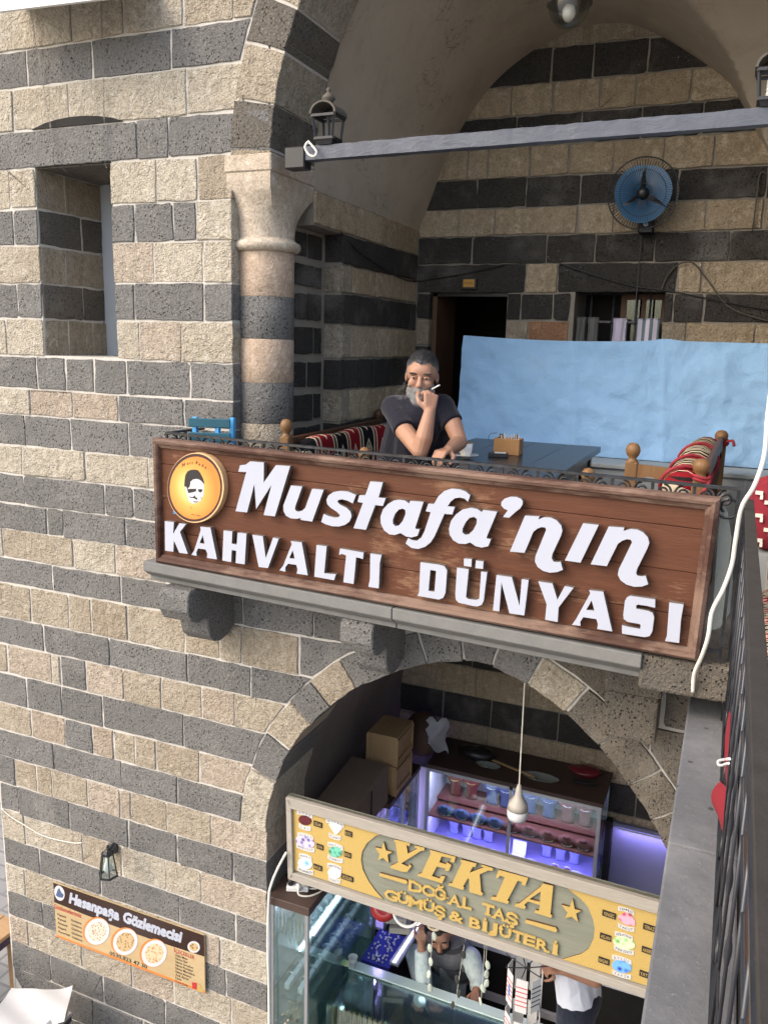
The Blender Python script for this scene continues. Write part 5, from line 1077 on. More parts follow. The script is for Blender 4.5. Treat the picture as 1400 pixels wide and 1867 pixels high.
for k in range(nb+1):
    p = L0.lerp(L1, k/nb); MB().bar((p.x, p.y, .322), (p.x, p.y, p.z-.004), .011).build('baluster', M['iron'], rl)
    if k < nb:
        q = L0.lerp(L1, (k+.5)/nb); u = (L1-L0).normalized()
        for s in (-1, 1): MB().tube(scroll(q+u*(.034*s)+Vector((0, 0, -.038)), u, .030, flip=s), .0045, 5).build('scroll', M['iron'], rl)
for k in range(1, 4):
    p = L0.lerp(w0, k/4); MB().bar((p.x, p.y, .322), (p.x, p.y, p.z-.004), .011).build('baluster', M['iron'], rl)
q = P(1328, 925, -.52); MB().tube(scroll(Vector((q.x, q.y, q.z)), Vector((1, 0, 0)), .05, 22, 1.4), .005, 5).build('scroll', M['iron'], rl)
# torn plastic weather sheet at the sign's end
M['plastic'] = (lambda n: n.fin((.40, .45, .42), .35, Alpha=.38))(N('clear plastic sheet'))
mb = MB(); pts = [P(x, y, -.50) for x, y in ((1314, 912), (1327, 935), (1334, 985), (1336, 1060), (1330, 1118), (1312, 1145), (1296, 1150))]; mb.prism(pts, (0, .003, 0)); T(mb.build('plastic_sheet', M['plastic']), 'cloudy plastic weather sheet at the right end of the brown sign', 'sheet')
# ---- near gallery railing
M['rail_hi'] = plain('worn iron bar', (.020, .022, .027), .33, .0, .3, 40, 0, .6)
gr = thing('gallery_railing', (.08, -2.4, .08), 'black wrought iron gallery railing running towards the camera on the right', 'railing')
MB().box(.066, .097, -4.5, -.47, .922, .934).build('top_rail', M['rail_top'], gr, bevel=.002); MB().box(.074, .086, -4.5, -.47, .15, .162).build('bottom_rail', M['rail_hi'], gr); MB().box(.075, .085, -4.5, -.47, .80, .812).build('middle_rail', M['rail_hi'], gr)
MB().box(.07, .09, -.49, -.47, .077, .92).build('end_post', M['iron'], gr)
for zz in (.30, .70): MB().lathe([(.003, -4.5), (.003, -.48)], (.080, 0, zz), 6, (0, 1, 0)).build('long_bar', M['rail_hi'], gr, True)
bal_me = MB(); bal_me.lathe([(.0034, .163), (.0034, .46), (.006, .48), (.0065, .49), (.006, .50), (.0034, .52), (.0034, .80)], (.08, 0, 0), 8); bme = bal_me.mesh(True)
bme.materials.append(M['rail_hi'])
y = -.58; k = 0
while y > -4.4:
    o = bpy.data.objects.new('baluster', bme); col.objects.link(o); o.parent = gr; o.location = Vector((0, y, 0))-gr.location
    for zz, rr in ((.862, .046), (.24, .036)):
        if zz > .5 or k % 2: MB().tube(scroll(Vector((.080, y-.055, zz)), Vector((0, 1, 0)), rr, 14, 1.1), .0026, 6).build('scroll', M['rail_hi'], gr, True)
    y -= .20; k += 1
for (px_, py_, px2, py2) in ((1334, 1300, 1330, 1390), (1326, 1432, 1322, 1480)):
    qa, qb = PX(px_, py_, .064), PX(px2, py2, .064); y = (qa.y+qb.y)/2; z1, z0 = qa.z, min(qb.z, qa.z-.06)
    mb = MB(); mb.grid(lambda u, v: (.062-(.008 if py_ < 1400 else .026)*math.sin(math.pi*(.15+.7*v))*u, qa.y+(qb.y-qa.y)*v+(.02+.05*v)*(u-.5), z1+(z0-z1)*v), 6, 10)
    T(mb.build('red_ribbon', plain('red ribbon', (.15, .004, .010), .9), None, True, fix=False), 'red ribbon tied to the gallery railing, '+('farther from' if py_ < 1400 else 'nearer to')+' the camera', 'ribbon')
T(MB().tube(catmull([PX(1330, 1384, .062), PX(1309, 1388, .05), PX(1312, 1396, .05), PX(1328, 1392, .062)], 5), .003, 5).build('cable_tie', M['white']), 'white cable tie on the gallery railing between the red ribbons', 'cable tie')
# white cable
T(MB().tube(catmull([P(1408, 690, -.62), P(1399, 760, -.66), P(1393, 830, -.70), P(1375, 885, -.72), P(1352, 925, -.70), P(1341, 985, -.68), P(1334, 1030, -.67), P(1318, 1075, -.67), P(1298, 1115, -.67), P(1291, 1160, -.67), P(1280, 1195, -.64), P(1266, 1228, -.59), P(1263, 1262, -.57)], 6), .0075, 7).build('white_cable', M['cable'], None, True), 'white cable curving down past the right end of the brown sign', 'cable')
# ---- gallery seats at the right edge
M['kilimY'] = kilim('kilim gallery', 'YX', .16, .03, sc=.7)
g1 = thing('gallery_bench', (.45, -.6, .04), 'low bench with patterned kilim at the right picture edge', 'bench', 'gallery seats')
MB().box(.165, .75, -1.05, -.02, .04, .40).build('seat_box', M['bench_dark'], g1); pad(.16, .76, -1.05, -.02, .402, .50, M['kilimY'], g1, 'kilim_seat_cushion'); pad(.20, .60, -.16, .04, .50, .66, M['crimson_cloth'], g1, 'bolster')
g2 = thing('gallery_cushion', (.3, .32, .3), 'red kilim cushion leaning behind the gallery railing end', 'cushion', 'gallery seats')
pad(.105, .50, .20, .34, .60, .93, M['crimson_cloth'], g2, 'cover'); MB().box(.12, .75, .16, 1.1, .15, .595).build('seat_box', M['grey_metal'], g2)
for q in ((.12, .86), (.16, .82), (.13, .76), (.17, .70), (.14, .65)): MB().box(q[0], q[0]+.03, .190, .198, q[1]-.008, q[1]+.008).build('cream_hook', M['cable'], g2); MB().box(q[0]+.02, q[0]+.032, .190, .198, q[1]-.028, q[1]-.008).build('cream_hook', M['cable'], g2)
T(MB().box(.15, .9, -4.4, -1.12, .041, .36).build('gallery_low_table', M['bench_dark'], bevel=.006), 'plain dark brown bench box along the gallery railing beside the camera', 'bench')
# ---- awning edge and chains, top left
aw = thing('awning', (-3.8, -.3, 3.1), 'white awning edge at the top left corner', 'awning')
a0, a1 = P(-40, 14, -.3), P(215, -18, -.3)
MB().bar(a0, a1, .02, .06).build('front_bar', M['white'], aw); mb = MB(); mb.add([a0, a1, a1+Vector((0, .3, .12)), a0+Vector((0, .3, .12))], [(0, 1, 2, 3)]); mb.build('fabric', M['white'], aw)
M['chain_grey'] = plain('dull chain', (.15, .15, .145), .5, .2, .2, 40)
def chain(pts, label):
    pts = catmull(pts, 8); t = thing('thin_chain', tuple(pts[0]), label, 'chain', 'thin chains hanging from the awning'); mb = MB(); d = 0; last = pts[0]
    L = [last]
    for p in pts[1:]:
        while (p-L[-1]).length > .016: L.append(L[-1]+(p-L[-1]).normalized()*.016)
    for i, p in enumerate(L[:-1]):
        q_ = (L[i+1]-p).normalized(); s_ = q_.cross(Vector((0, 1, 0)) if i % 2 else Vector((1, .2, 0))).normalized()
        mb.tube([p+q_*(.009*math.cos(k*math.pi/3))+s_*(.0045*math.sin(k*math.pi/3)) for k in range(6)], .0013, 3, closed=True)
    o = mb.build('links', M['chain_grey'], t); o['kind'] = 'stuff'
chain([P(55, 12, -.03), P(66, 80, -.02), P(80, 160, -.02), P(92, 230, -.02), P(103, 285, -.02), P(112, 305, -.02), P(140, 322, .2), P(190, 340, .45)], 'thin metal chain hanging in front of the window, left of the two')
chain([P(184, -5, -.03), P(188, 110, -.02), P(190, 220, -.02), P(191, 290, -.02), P(197, 312, -.005)], 'thin metal chain hanging beside the window, right of the two')
# ---- wall lantern, lower left
lx = P(208, 1545, 0); wl = thing('wall_lantern', (lx.x, -.02, lx.z-.05), 'small black wall lantern above the menu banner', 'lantern')
MB().lathe([(.034, -.002), (.040, .012), (.030, .022), (.02, .028)], (lx.x, -.002, lx.z), 10, (0, -1, 0)).build('wall_plate', M['dark_metal'], wl)
LC = P(197, 1577, -.17); top = LC+Vector((0, 0, .075))
MB().tube(catmull([Vector((lx.x, -.02, lx.z)), Vector((lx.x-.0, -.08, lx.z-.012)), Vector((LC.x+.01, -.13, top.z+.035)), Vector((LC.x, -.17, top.z+.03))], 6), .011, 8).build('arm', M['dark_metal'], wl, True)
MB().lathe([(.026, 0), (.03, .006), (.02, .022), (.008, .03), (.006, .045), (.010, .05), (.001, .058)], top, 6).build('cap', M['dark_metal'], wl)
h_ = .145; rt, rb_ = .034, .056
ring_ = lambda r, z: [LC+Vector((r*math.cos(math.pi/3*k+.3), r*math.sin(math.pi/3*k+.3), z)) for k in range(6)]
Tn, Bn = ring_(rt, .075), ring_(rb_, .075-h_)
for i in range(6):
    MB().bar(Tn[i], Bn[i], .007).build('frame_bar', M['dark_metal'], wl); mb = MB(); mb.add([Tn[i], Tn[(i+1) % 6], Bn[(i+1) % 6], Bn[i]], [(0, 1, 2, 3)]); mb.build('pane', M['glass'], wl)
mb = MB(); 
for i in range(6): mb.bar(Bn[i], Bn[(i+1) % 6], .009); mb.bar(Tn[i], Tn[(i+1) % 6], .009)
mb.build('frame_ring', M['dark_metal'], wl)
MB().lathe([(.012, .07), (.014, .03), (.026, -.01), (.028, -.03), (.016, -.05), (.001, -.055)], LC, 12).build('bulb', M['white'], wl, True)
T(MB().tube(catmull([P(2, 1474, -.012), P(20, 1490, -.012), P(45, 1505, -.012), P(80, 1525, -.012), P(130, 1537, -.012), P(150, 1537, -.008)], 5), .003, 5).build('wall_cable', M['cable'], None, True), 'thin cream cable crossing the stripes at the lower left', 'cable')
# ================================================================== PEOPLE
def remeshed(mb, voxel, smooth=4):
    me = mb.mesh(); o = bpy.data.objects.new('tmp', me); col.objects.link(o)
    r = o.modifiers.new('r', 'REMESH'); r.mode = 'VOXEL'; r.voxel_size = voxel; r.use_smooth_shade = True
    s = o.modifiers.new('s', 'SMOOTH'); s.factor = .5; s.iterations = smooth
    bpy.context.view_layer.update(); dg = bpy.context.evaluated_depsgraph_get(); out = bpy.data.meshes.new_from_object(o.evaluated_get(dg))
    bpy.data.objects.remove(o); bpy.data.meshes.remove(me)
    out.polygons.foreach_set('use_smooth', [True]*len(out.polygons)); return out
def cap(mb, p, q, r0, r1, n=12):
    p, q = Vector(p), Vector(q); mb.tube([p.lerp(q, t/4) for t in range(5)], [r0+(r1-r0)*t/4 for t in range(5)], n); mb.ell(p, r0, r0, r0, 12, 8); mb.ell(q, r1, r1, r1, 12, 8)
def chainc(mb, pts, rs_):
    for i in range(len(pts)-1): cap(mb, pts[i], pts[i+1], rs_[i], rs_[i+1])
def basis(fwd, up=(0, 0, 1), roll=0.):
    y = Vector(fwd).normalized(); x = y.cross(Vector(up)).normalized(); z = x.cross(y)
    if roll: m_ = Matrix.Rotation(roll, 3, y); x, z = m_ @ x, m_ @ z
    return Matrix((x, y, z)).transposed()
def head(mb, c, B, s=1.):
    g = lambda x, y, z: Vector(c)+B @ (Vector((x, y, z))*s)
    def e(x, y, z, a, b, d): mb.ell(g(x, y, z), a*s, b*s, d*s, 16, 12, B)
    e(0, -.014, .030, .075, .094, .086); e(0, .022, -.040, .058, .064, .078); e(0, .036, -.090, .040, .044, .034); e(0, .058, .034, .056, .034, .040)
    for k in (-1, 1):
        e(.034*k, .064, -.022, .026, .022, .026); e(.0755*k, -.008, -.006, .009, .018, .028); e(.032*k, .074, .024, .024, .014, .009); e(.048*k, .03, -.07, .018, .03, .03)
    cap(mb, g(0, .082, .010), g(0, .108, -.026), .009*s, .0135*s); e(.012, .098, -.030, .010, .011, .008); e(-.012, .098, -.030, .010, .011, .008)
    e(0, .086, -.056, .024, .012, .007); e(0, .083, -.068, .021, .012, .008)
    cap(mb, g(0, -.022, -.06), g(0, -.036, -.165), .054*s, .060*s); return g
def hand(mb, wrist, d, nrm, s=1., curl=(.3, .5, .4), thumb=1, spread=.1, rr=1.):
    """wrist point, finger direction d, back-of-hand normal nrm; thumb leaves the side"""
    d = Vector(d).normalized(); nrm = Vector(nrm); nrm = (nrm-d*nrm.dot(d)).normalized(); sd = d.cross(nrm)*thumb; w0 = Vector(wrist)
    out = []
    for k, (off, ln) in enumerate(((-.026, .88), (-.0085, 1.0), (.0095, .94), (.026, .76))):
        o_ = off*s*-1; p0 = w0+sd*(o_*.55); p1 = w0+d*(.088*s*(1-.06*abs(k-1)))+sd*o_+nrm*.004*s
        cap(mb, p0, p1, .0135*s, .0115*s, 8); a = 0.; p = p1; r = .0098*s*rr
        for j, (L, c_) in enumerate(zip((.044, .028, .022), curl)):
            a += c_+.12*k*(1 if j == 0 else 0)*.4; dd = d*math.cos(a)-nrm*math.sin(a)+sd*(spread*o_*6); q = p+dd.normalized()*L*ln*s; cap(mb, p, q, r, r*.92, 8); p = q; r *= .92
        out.append(p)
    t0 = w0+sd*.018*s+d*.022*s-nrm*.006*s; t1 = t0+(sd*.75+d*.55-nrm*.30).normalized()*.042*s; t2 = t1+(sd*.15+d*.85-nrm*.55).normalized()*.034*s; t3 = t2+(-sd*.25+d*.85-nrm*.45).normalized()*.026*s
    cap(mb, t0, t1, .0165*s, .0125*s, 8); cap(mb, t1, t2, .0115*s, .0105*s, 8); cap(mb, t2, t3, .0105*s, .009*s, 8); return out
def skinmat(name, c, hairy=.0):
    n = N(name); b = n.mix(n.noise(26, 4, .6), tuple(a*.80 for a in c), tuple(min(1, a*1.15) for a in c)); b = n.mix(n.ramp(n.noise(9, 3, .6), [(.5, 0.), (.8, .35)]), b, (c[0]*.95, c[1]*.68, c[2]*.58))
    if hairy: b = n.mix(n.ramp(n.noise(520, 2, .6, n.mapp((1, 1, .4), shift=False)), [(.54, 0.), (.66, hairy)]), b, (.05, .03, .02))
    return n.fin(b, .5, n.bump(n.noise(180, 3), .25, .002), spec=.35, Subsurface_Weight=.08, Subsurface_Radius=(.01, .004, .002))
M['skin'] = skinmat('tanned skin', (.37, .205, .135), .28); M['skin2'] = skinmat('skin', (.36, .19, .12), .25)
def hairmat(name, a, b):
    n = N(name); v = n.mapp((1, .25, 1), shift=False); return n.fin(n.mix(n.noise(220, 3, .6, v), a, b), .55, n.bump(n.noise(260, 3, .6, v), .8, .004), spec=.3)
M['hair'] = hairmat('grey black hair', (.006, .006, .007), (.095, .095, .10)); M['beard'] = hairmat('grey beard', (.10, .095, .09), (.42, .41, .40)); M['hair2'] = hairmat('black hair', (.006, .005, .005), (.035, .03, .028))
M['eye'] = plain('eye dark', (.015, .010, .008), .2); M['eyewhite'] = plain('eye white', (.55, .52, .49), .3); M['brow'] = plain('brow', (.02, .017, .015), .8)
def cloth(name, c, sc=18., k=.5, extra=None):
    n = N(name); b = n.mix(n.noise(5, 4, .6), tuple(a*.75 for a in c), tuple(min(1, a*1.2) for a in c))
    if extra: b = extra(n, b)
    return n.fin(b, .9, n.bump(n.noise(300, 2), .2, .002, n.bump(n.noise(sc, 3, .5, n.mapp((1, 1, .5), shift=False), 1.2), k, .02)), spec=.1, Sheen_Weight=.15)
M['navy'] = cloth('navy t-shirt', (.012, .0125, .020), 14., .28); M['jeans'] = cloth('dark jeans', (.018, .022, .036)); M['tee_white'] = cloth('white t-shirt', (.62, .65, .74)); M['shirt'] = cloth('pale checked shirt', (.55, .62, .60), extra=lambda n, b: n.mix(n.ramp(n.noise(30, 2), [(.5, 0.), (.7, .5)]), b, (.25, .42, .38)))
M['vest'] = cloth('grey vest', (.17, .165, .165), extra=lambda n, b: n.mix(n.math('MULTIPLY', n.math('GREATER_THAN', n.wave(1.9, .2, None, 'Z'), .93), .7), b, (.03, .03, .035)))
def person_mesh(mb, voxel, hc, B, s, hairm, beardm, skinm, parent, full_beard=True):
    me = remeshed(mb, voxel, 3); Bi = B.transposed(); mi = []
    nv = [Bi @ (v.co-Vector(hc))/s for v in me.vertices]
    def kind(p):
        x, y, z = p
        if abs(x) > .092 or y < -.13 or y > .13 or z < -.145 or z > .14: return 0
        if abs(x) > .0735 and -.05 < z < .026 and -.032 < y < .02: return 0
        if z > .074+.20*max(0, y-.05)-.036*(abs(x)/.075)**2-.012*math.exp(-(x/.018)**2)+.006*math.exp(-((abs(x)-.04)/.014)**2)+.005*mno.noise(Vector((x*90, y*60, 2))) and y < .078: return 1
        if y < .012 and abs(x) > .05 and z > (-.012 if y > -.025 else -.075) and not (abs(x) > .0745 and -.045 < z < .022 and y > -.03): return 1
        if y < -.03 and z > -.085: return 1
        if full_beard and y > .0 and -.14 < z < (-.040 if abs(x) < .038 else -.028 if abs(x) > .05 else -.046) and not (abs(x) < .018 and -.072 < z < -.052 and y > .088) and not(z < -.125): return 2
        return 0
    kv = [kind(p) for p in nv]
    for v, k in zip(me.vertices, kv):
        if k: 
            d = (v.co-Vector(hc)).normalized(); lz = (Bi @ (v.co-Vector(hc))/s); a = (.003+.010*max(0, min(1, (lz.z-.06)/.05))*.6) if k == 1 else .003; v.co += d*(a+.0016*mno.noise(v.co*170))
    for pl_ in me.polygons:
        ks = [kv[i] for i in pl_.vertices]; mi.append(max(set(ks), key=ks.count))
    me.polygons.foreach_set('material_index', mi); o = link('body', me, None, parent)
    for q in (skinm, hairm, beardm): me.materials.append(q)
    me.polygons.foreach_set('use_smooth', [True]*len(me.polygons))
    # hair and beard strands
    hb = [MB(), None, MB()]; hb = {1: MB(), 2: MB()}; rr_ = random.Random(5); vv = [v for v in me.vertices if kv[v.index]]
    for _ in range(6500 if voxel < .006 else 1200):
        v = rr_.choice(vv); k = kv[v.index]; nr = v.normal; lp = Bi @ (v.co-Vector(hc))/s
        t = B @ (Vector((lp.x*2.2, -1., .5)) if k == 1 else Vector((lp.x*2.5, .1, -1.))); t = (t-nr*t.dot(nr)).normalized(); L = (rr_.uniform(.010, .019) if lp.z > .05 else .010) if k == 1 else rr_.uniform(.006, .012)
        t = (t+Vector((rr_.gauss(0, .25), rr_.gauss(0, .25), rr_.gauss(0, .25)))).normalized(); up_ = .34 if (k == 1 and lp.z > .06 and lp.y > .02) else .22
        hb[k].tube([v.co-nr*.001, v.co+(t+nr*up_).normalized()*L*.55, v.co+(t+nr*up_*.3).normalized()*L], [.0009, .0008, .0003], 3, False)
    for k, nm, mt in ((1, 'hair', hairm), (2, 'beard', beardm)):
        if hb[k].v: hb[k].build(nm, mt, parent, True)['kind'] = 'stuff'
    g = lambda x, y, z: Vector(hc)+B @ (Vector((x, y, z))*s)
    for k in (-1, 1):
        e = MB().ell(g(.031*k, .0795, .006), .0135*s, .008*s, .0046*s, 10, 7, B).build('eye', M['eyewhite'], parent, True); MB().ell(g(.031*k, .0855, .0055), .0062*s, .0035*s, .0044*s, 8, 6, B).build('iris', M['eye'], e, True)
        MB().ell(g(.031*k, .083, .0108), .0155*s, .0078*s, .0042*s, 10, 6, B).build('eyelid', skinm, parent, True)
        MB().ell(g(.033*k, .087, .027-.0), .0225*s, .006*s, .0052*s, 10, 6, B @ Matrix.Rotation(-.10*k, 3, 'Y')).build('eyebrow', M['brow'], parent, True)
    MB().ell(g(0, .0945, -.0615), .019*s, .005*s, .0028*s, 10, 6, B).build('mouth', plain('lips', (.16, .06, .05), .5), parent, True)
    return o
def shirt(mb, voxel, mat, parent, name='shirt', smooth=5): me = remeshed(mb, voxel, smooth); return link(name, me, mat, parent)
# ---- seated man on the balcony
hc = P(769, 686, .12); man = thing('person', (-1.55, .3, .45), 'man in a navy t-shirt smoking at the balcony table', 'person')
to = Vector((CAM.x-hc.x, CAM.y-hc.y, 0)).normalized(); fw = (Matrix.Rotation(rad(-6), 3, 'Z') @ to)+Vector((0, 0, -.14)); HB = basis(fw, roll=rad(-2)); HS = .985
mb = MB(); head(mb, hc, HB, HS)
nk = hc+Vector((-.012, .035, -.165)); RS, LS = P(716, 741, .17), P(806, 739, .21); RE, LE = P(766, 822, -.095), P(838, 806, .12); RW, LW = P(783, 752, -.075), P(818, 820, -.015)
cap(mb, hc+Vector((0, .02, -.09)), nk, .054, .066); cap(mb, RS, LS, .055, .055); cap(mb, nk+Vector((0, .01, -.05)), P(748, 845, .26), .10, .11)
mid = RS.lerp(RE, .5)+Vector((-.01, 0, -.012)); chainc(mb, [RS, mid, RE], [.052, .047, .040]); m2 = RE.lerp(RW, .35)+Vector((.005, -.006, 0)); chainc(mb, [RE, m2, RW], [.039, .042, .028])
mid = LS.lerp(LE, .5)+Vector((.01, 0, 0)); chainc(mb, [LS, mid, LE], [.052, .045, .038]); m2 = LE.lerp(LW, .4); chainc(mb, [LE, m2, LW], [.038, .038, .027])
# right hand raised to the mouth, back of the hand to the viewer
hd = (P(786, 712, -.055)-RW).normalized(); toC = (CAM-RW).normalized(); hand(mb, RW, hd, toC*1+Vector((.35, 0, 0)), .98, (1.15, 1.1, .6), thumb=-1, rr=1.05)
hand(mb, LW, (P(798, 829, -.12)-LW), Vector((0, -.1, 1)), .98, (.55, .8, .5), thumb=-1, rr=1.05)
n = N('greying hair'); sp_ = n.n('SeparateXYZ'); n.l(n.pos, sp_.inputs[0]); gz = n.math('MULTIPLY', n.math('SUBTRACT', hc.z+.085, sp_.outputs[2]), 14., clamp=True); st_ = n.noise(240, 3, .6, n.mapp((1, .25, 1), shift=False))
M['hair'] = n.fin(n.mix(n.math('MULTIPLY', gz, n.ramp(st_, [(.35, .25), (.6, 1.)])), n.mix(st_, (.005, .005, .006), (.05, .05, .053)), (.24, .24, .245)), .5, spec=.3)
person_mesh(mb, .0048, hc, HB, HS, M['hair'], M['beard'], M['skin'], man)
mb = MB(); cap(mb, nk+Vector((0, .012, -.05)), P(748, 850, .28), .115, .125); cap(mb, RS+Vector((.01, .0, -.01)), LS+Vector((-.01, 0, -.012)), .062, .062); cap(mb, RS+Vector((0, 0, -.004)), nk+Vector((0, .008, -.0)), .062, .076); cap(mb, LS+Vector((0, 0, -.004)), nk+Vector((0, .008, -.0)), .062, .076)
c1, c2 = RS.lerp(P(748, 850, .28), .5), LS.lerp(P(748, 850, .28), .45); cap(mb, RS.lerp(LS, .2)+Vector((0, .02, -.08)), P(722, 850, .27), .085, .105); cap(mb, LS.lerp(RS, .2)+Vector((0, .02, -.08)), P(785, 850, .27), .08, .09)
cap(mb, RS.lerp(LS, .5)+Vector((0, -.015, -.07)), P(752, 850, .24), .105, .12)
mb.tube([RS, RS.lerp(RE, .25), RS.lerp(RE, .52)+Vector((-.008, 0, -.008))], [.062, .061, .058], 16); mb.tube([LS, LS.lerp(LE, .25), LS.lerp(LE, .50)+Vector((.008, 0, 0))], [.062, .060, .057], 16)
shirt(mb, .006, M['navy'], man, 't_shirt', 6)
mb = MB(); hp = P(748, 850, .30); hp = Vector((hp.x, hp.y, .64)); 
for s in (-1, 1): k0 = hp+Vector((.09*s, .0, -.06)); kn = k0+Vector((.22, -.36, -.02)); chainc(mb, [k0, kn], [.095, .068]); chainc(mb, [kn, kn+Vector((.02, .06, -.36))], [.066, .05])
cap(mb, hp+Vector((0, 0, .2)), hp+Vector((0, 0, -.02)), .135, .14); shirt(mb, .012, M['jeans'], man, 'trousers')
T(MB().tube([P(788, 709, -.10), P(801, 702, -.135)], .0042, 8).build('cigarette', M['paper']), 'lit white cigarette held in the smoking man\'s hand', 'cigarette')
# cigarette smoke in front of the beard and shoulder
sm = MB(); sm.ell(P(752, 722, -.11), .095, .06, .085, 20, 12); smo = sm.build('smoke', None)
ms_ = bpy.data.materials.new('cigarette smoke'); ms_.use_nodes = True; t_ = ms_.node_tree; t_.nodes.remove(t_.nodes['Principled BSDF']); pv = t_.nodes.new('ShaderNodeVolumePrincipled'); pv.inputs['Color'].default_value = (.9, .92, .96, 1)
tc = t_.nodes.new('ShaderNodeNewGeometry'); nz = t_.nodes.new('ShaderNodeTexNoise'); nz.inputs['Scale'].default_value = 13; nz.inputs['Detail'].default_value = 3; nz.inputs['Distortion'].default_value = 1.2; t_.links.new(tc.outputs['Position'], nz.inputs['Vector'])
rp = t_.nodes.new('ShaderNodeValToRGB'); rp.color_ramp.elements[0].position = .5; rp.color_ramp.elements[1].position = .78; t_.links.new(nz.outputs['Fac'], rp.inputs[0]); mu = t_.nodes.new('ShaderNodeMath'); mu.operation = 'MULTIPLY'; mu.inputs[1].default_value = 22; t_.links.new(rp.outputs[0], mu.inputs[0])
gt = t_.nodes.new('ShaderNodeTexGradient'); gt.gradient_type = 'SPHERICAL'; mp2 = t_.nodes.new('ShaderNodeMapping'); scx = 10.5; cs_ = P(752, 722, -.11); mp2.inputs['Scale'].default_value = (scx, 14, 11); mp2.inputs['Location'].default_value = (-cs_.x*scx, -cs_.y*14, -cs_.z*11); t_.links.new(tc.outputs['Position'], mp2.inputs[0]); t_.links.new(mp2.outputs[0], gt.inputs[0])
m3 = t_.nodes.new('ShaderNodeMath'); m3.operation = 'MULTIPLY'; t_.links.new(mu.outputs[0], m3.inputs[0]); t_.links.new(gt.outputs['Fac'], m3.inputs[1]); t_.links.new(m3.outputs[0], pv.inputs['Density']); t_.links.new(pv.outputs[0], t_.nodes['Material Output'].inputs['Volume'])
smo.data.materials.clear(); smo.data.materials.append(ms_); T(smo, 'thin pale cigarette smoke drifting by the man\'s beard', 'smoke', kind='stuff')
# ================================================================== JEWELLERY SHOP
GZ = -3.468
ORD = 'first second third fourth fifth sixth seventh eighth ninth tenth eleventh twelfth thirteenth fourteenth fifteenth sixteenth seventeenth eighteenth nineteenth twentieth'.split()
M['brown_board'] = wood('brown cabinet board', (.045, .028, .022), (.10, .068, .055), 'X', 6, .55); M['led'] = emit('violet led strip', (.42, .36, 1.), 9.); M['led_white'] = emit('white led strip', (.80, .80, 1.), 1.6)
M['velvet_blue'] = plain('blue velvet', (.075, .095, .20), .95, 0, .15, 30); M['velvet_red'] = plain('red velvet', (.15, .018, .016), .95, 0, .2, 30); M['velvet_rose'] = plain('rose velvet', (.19, .07, .066), .95, 0, .15, 30)
M['shelf_red'] = plain('red brown shelf cloth', (.22, .075, .06), .8, 0, .2, 8); M['silver'] = plain('silver chain', (.62, .63, .65), .28, .85, .2, 60); M['gold_ch'] = plain('gold chain', (.62, .42, .14), .35, .7, .25, 60)
M['lav'] = plain('white cabinet panel', (.62, .62, .68), .5, 0, .05, 4); M['tray_blue'] = plain('blue velvet tray', (.03, .035, .30), .9, 0, .2, 30)
def led(name, p, q, power, colr, parent, glow=True):
    """a lit LED strip: the glowing bar and its light"""
    MB().bar(p, q, .012, .008).build('led_strip', M['led'] if glow else M['lav'], parent); L = bpy.data.lights.new(name, 'AREA'); L.shape = 'RECTANGLE'; d = Vector(q)-Vector(p); L.size = d.length; L.size_y = .02; L.energy = power; L.color = colr
    o = bpy.data.objects.new(name, L); col.objects.link(o); c = (Vector(p)+Vector(q))/2+Vector((0, 0, -.012)); x = d.normalized(); z = Vector((0, 0, 1)); y = z.cross(x); m_ = Matrix((x, y, z)).transposed().to_4x4(); m_.translation = c; o.matrix_world = m_
    m_w = o.matrix_world.copy(); o.parent = parent; o.matrix_world = m_w; o.location = c-pose(parent)
VI = (.45, .36, 1.)
# ---- front left showcase with board top
f0, f1, f2 = PZ(491, 1629, -1.70), PZ(562, 1655, -1.70), PZ(605, 1624, -1.70); sx0, sx1, sy0 = f0.x, f1.x, min(f1.y, f0.y)
sc = thing('glass_showcase', ((sx0+sx1)/2, .3, GZ), 'tall glass showcase of chains and bracelets at the left jamb of the shop', 'showcase'); sy1 = PX(684, 1750, sx1).y
MB().box(sx0, sx1+.012, sy0-.012, sy1, -1.752, -1.70).build('top_board', M['brown_board'], sc, bevel=.003)
for x, y in ((sx0+.02, sy0+.02), (sx1-.012, sy0+.012), (sx1-.012, sy1-.012)): MB().box(x-.011, x+.011, y-.011, y+.011, GZ, -1.753).build('corner_post', M['alu'], sc, bevel=.002)
MB().box(sx0-.004, sx0+.008, sy0-.0, sy1, GZ, -1.753).build('side_panel', M['lav'], sc); MB().box(sx0+.02, sx1-.02, sy1-.008, sy1-.004, GZ, -1.753).build('back_panel', M['lav'], sc)
MB().box(sx0+.032, sx1-.024, sy0+.010, sy0+.014, GZ, -1.753).build('glass_pane', M['glass'], sc); MB().box(sx1-.013, sx1-.009, sy0+.026, sy1-.024, GZ, -1.753).build('glass_pane', M['glass'], sc)
for z in (-2.02, -2.36, -2.66, -2.95): MB().box(sx0+.012, sx1-.016, sy0+.02, sy1-.012, z-.004, z+.004).build('glass_shelf', M['glass'], sc)
led('showcase_led', (sx0+.05, sy0+.05, -1.765), (sx0+.05, sy1-.05, -1.765), 1.6, (.75, .8, 1), sc, False)
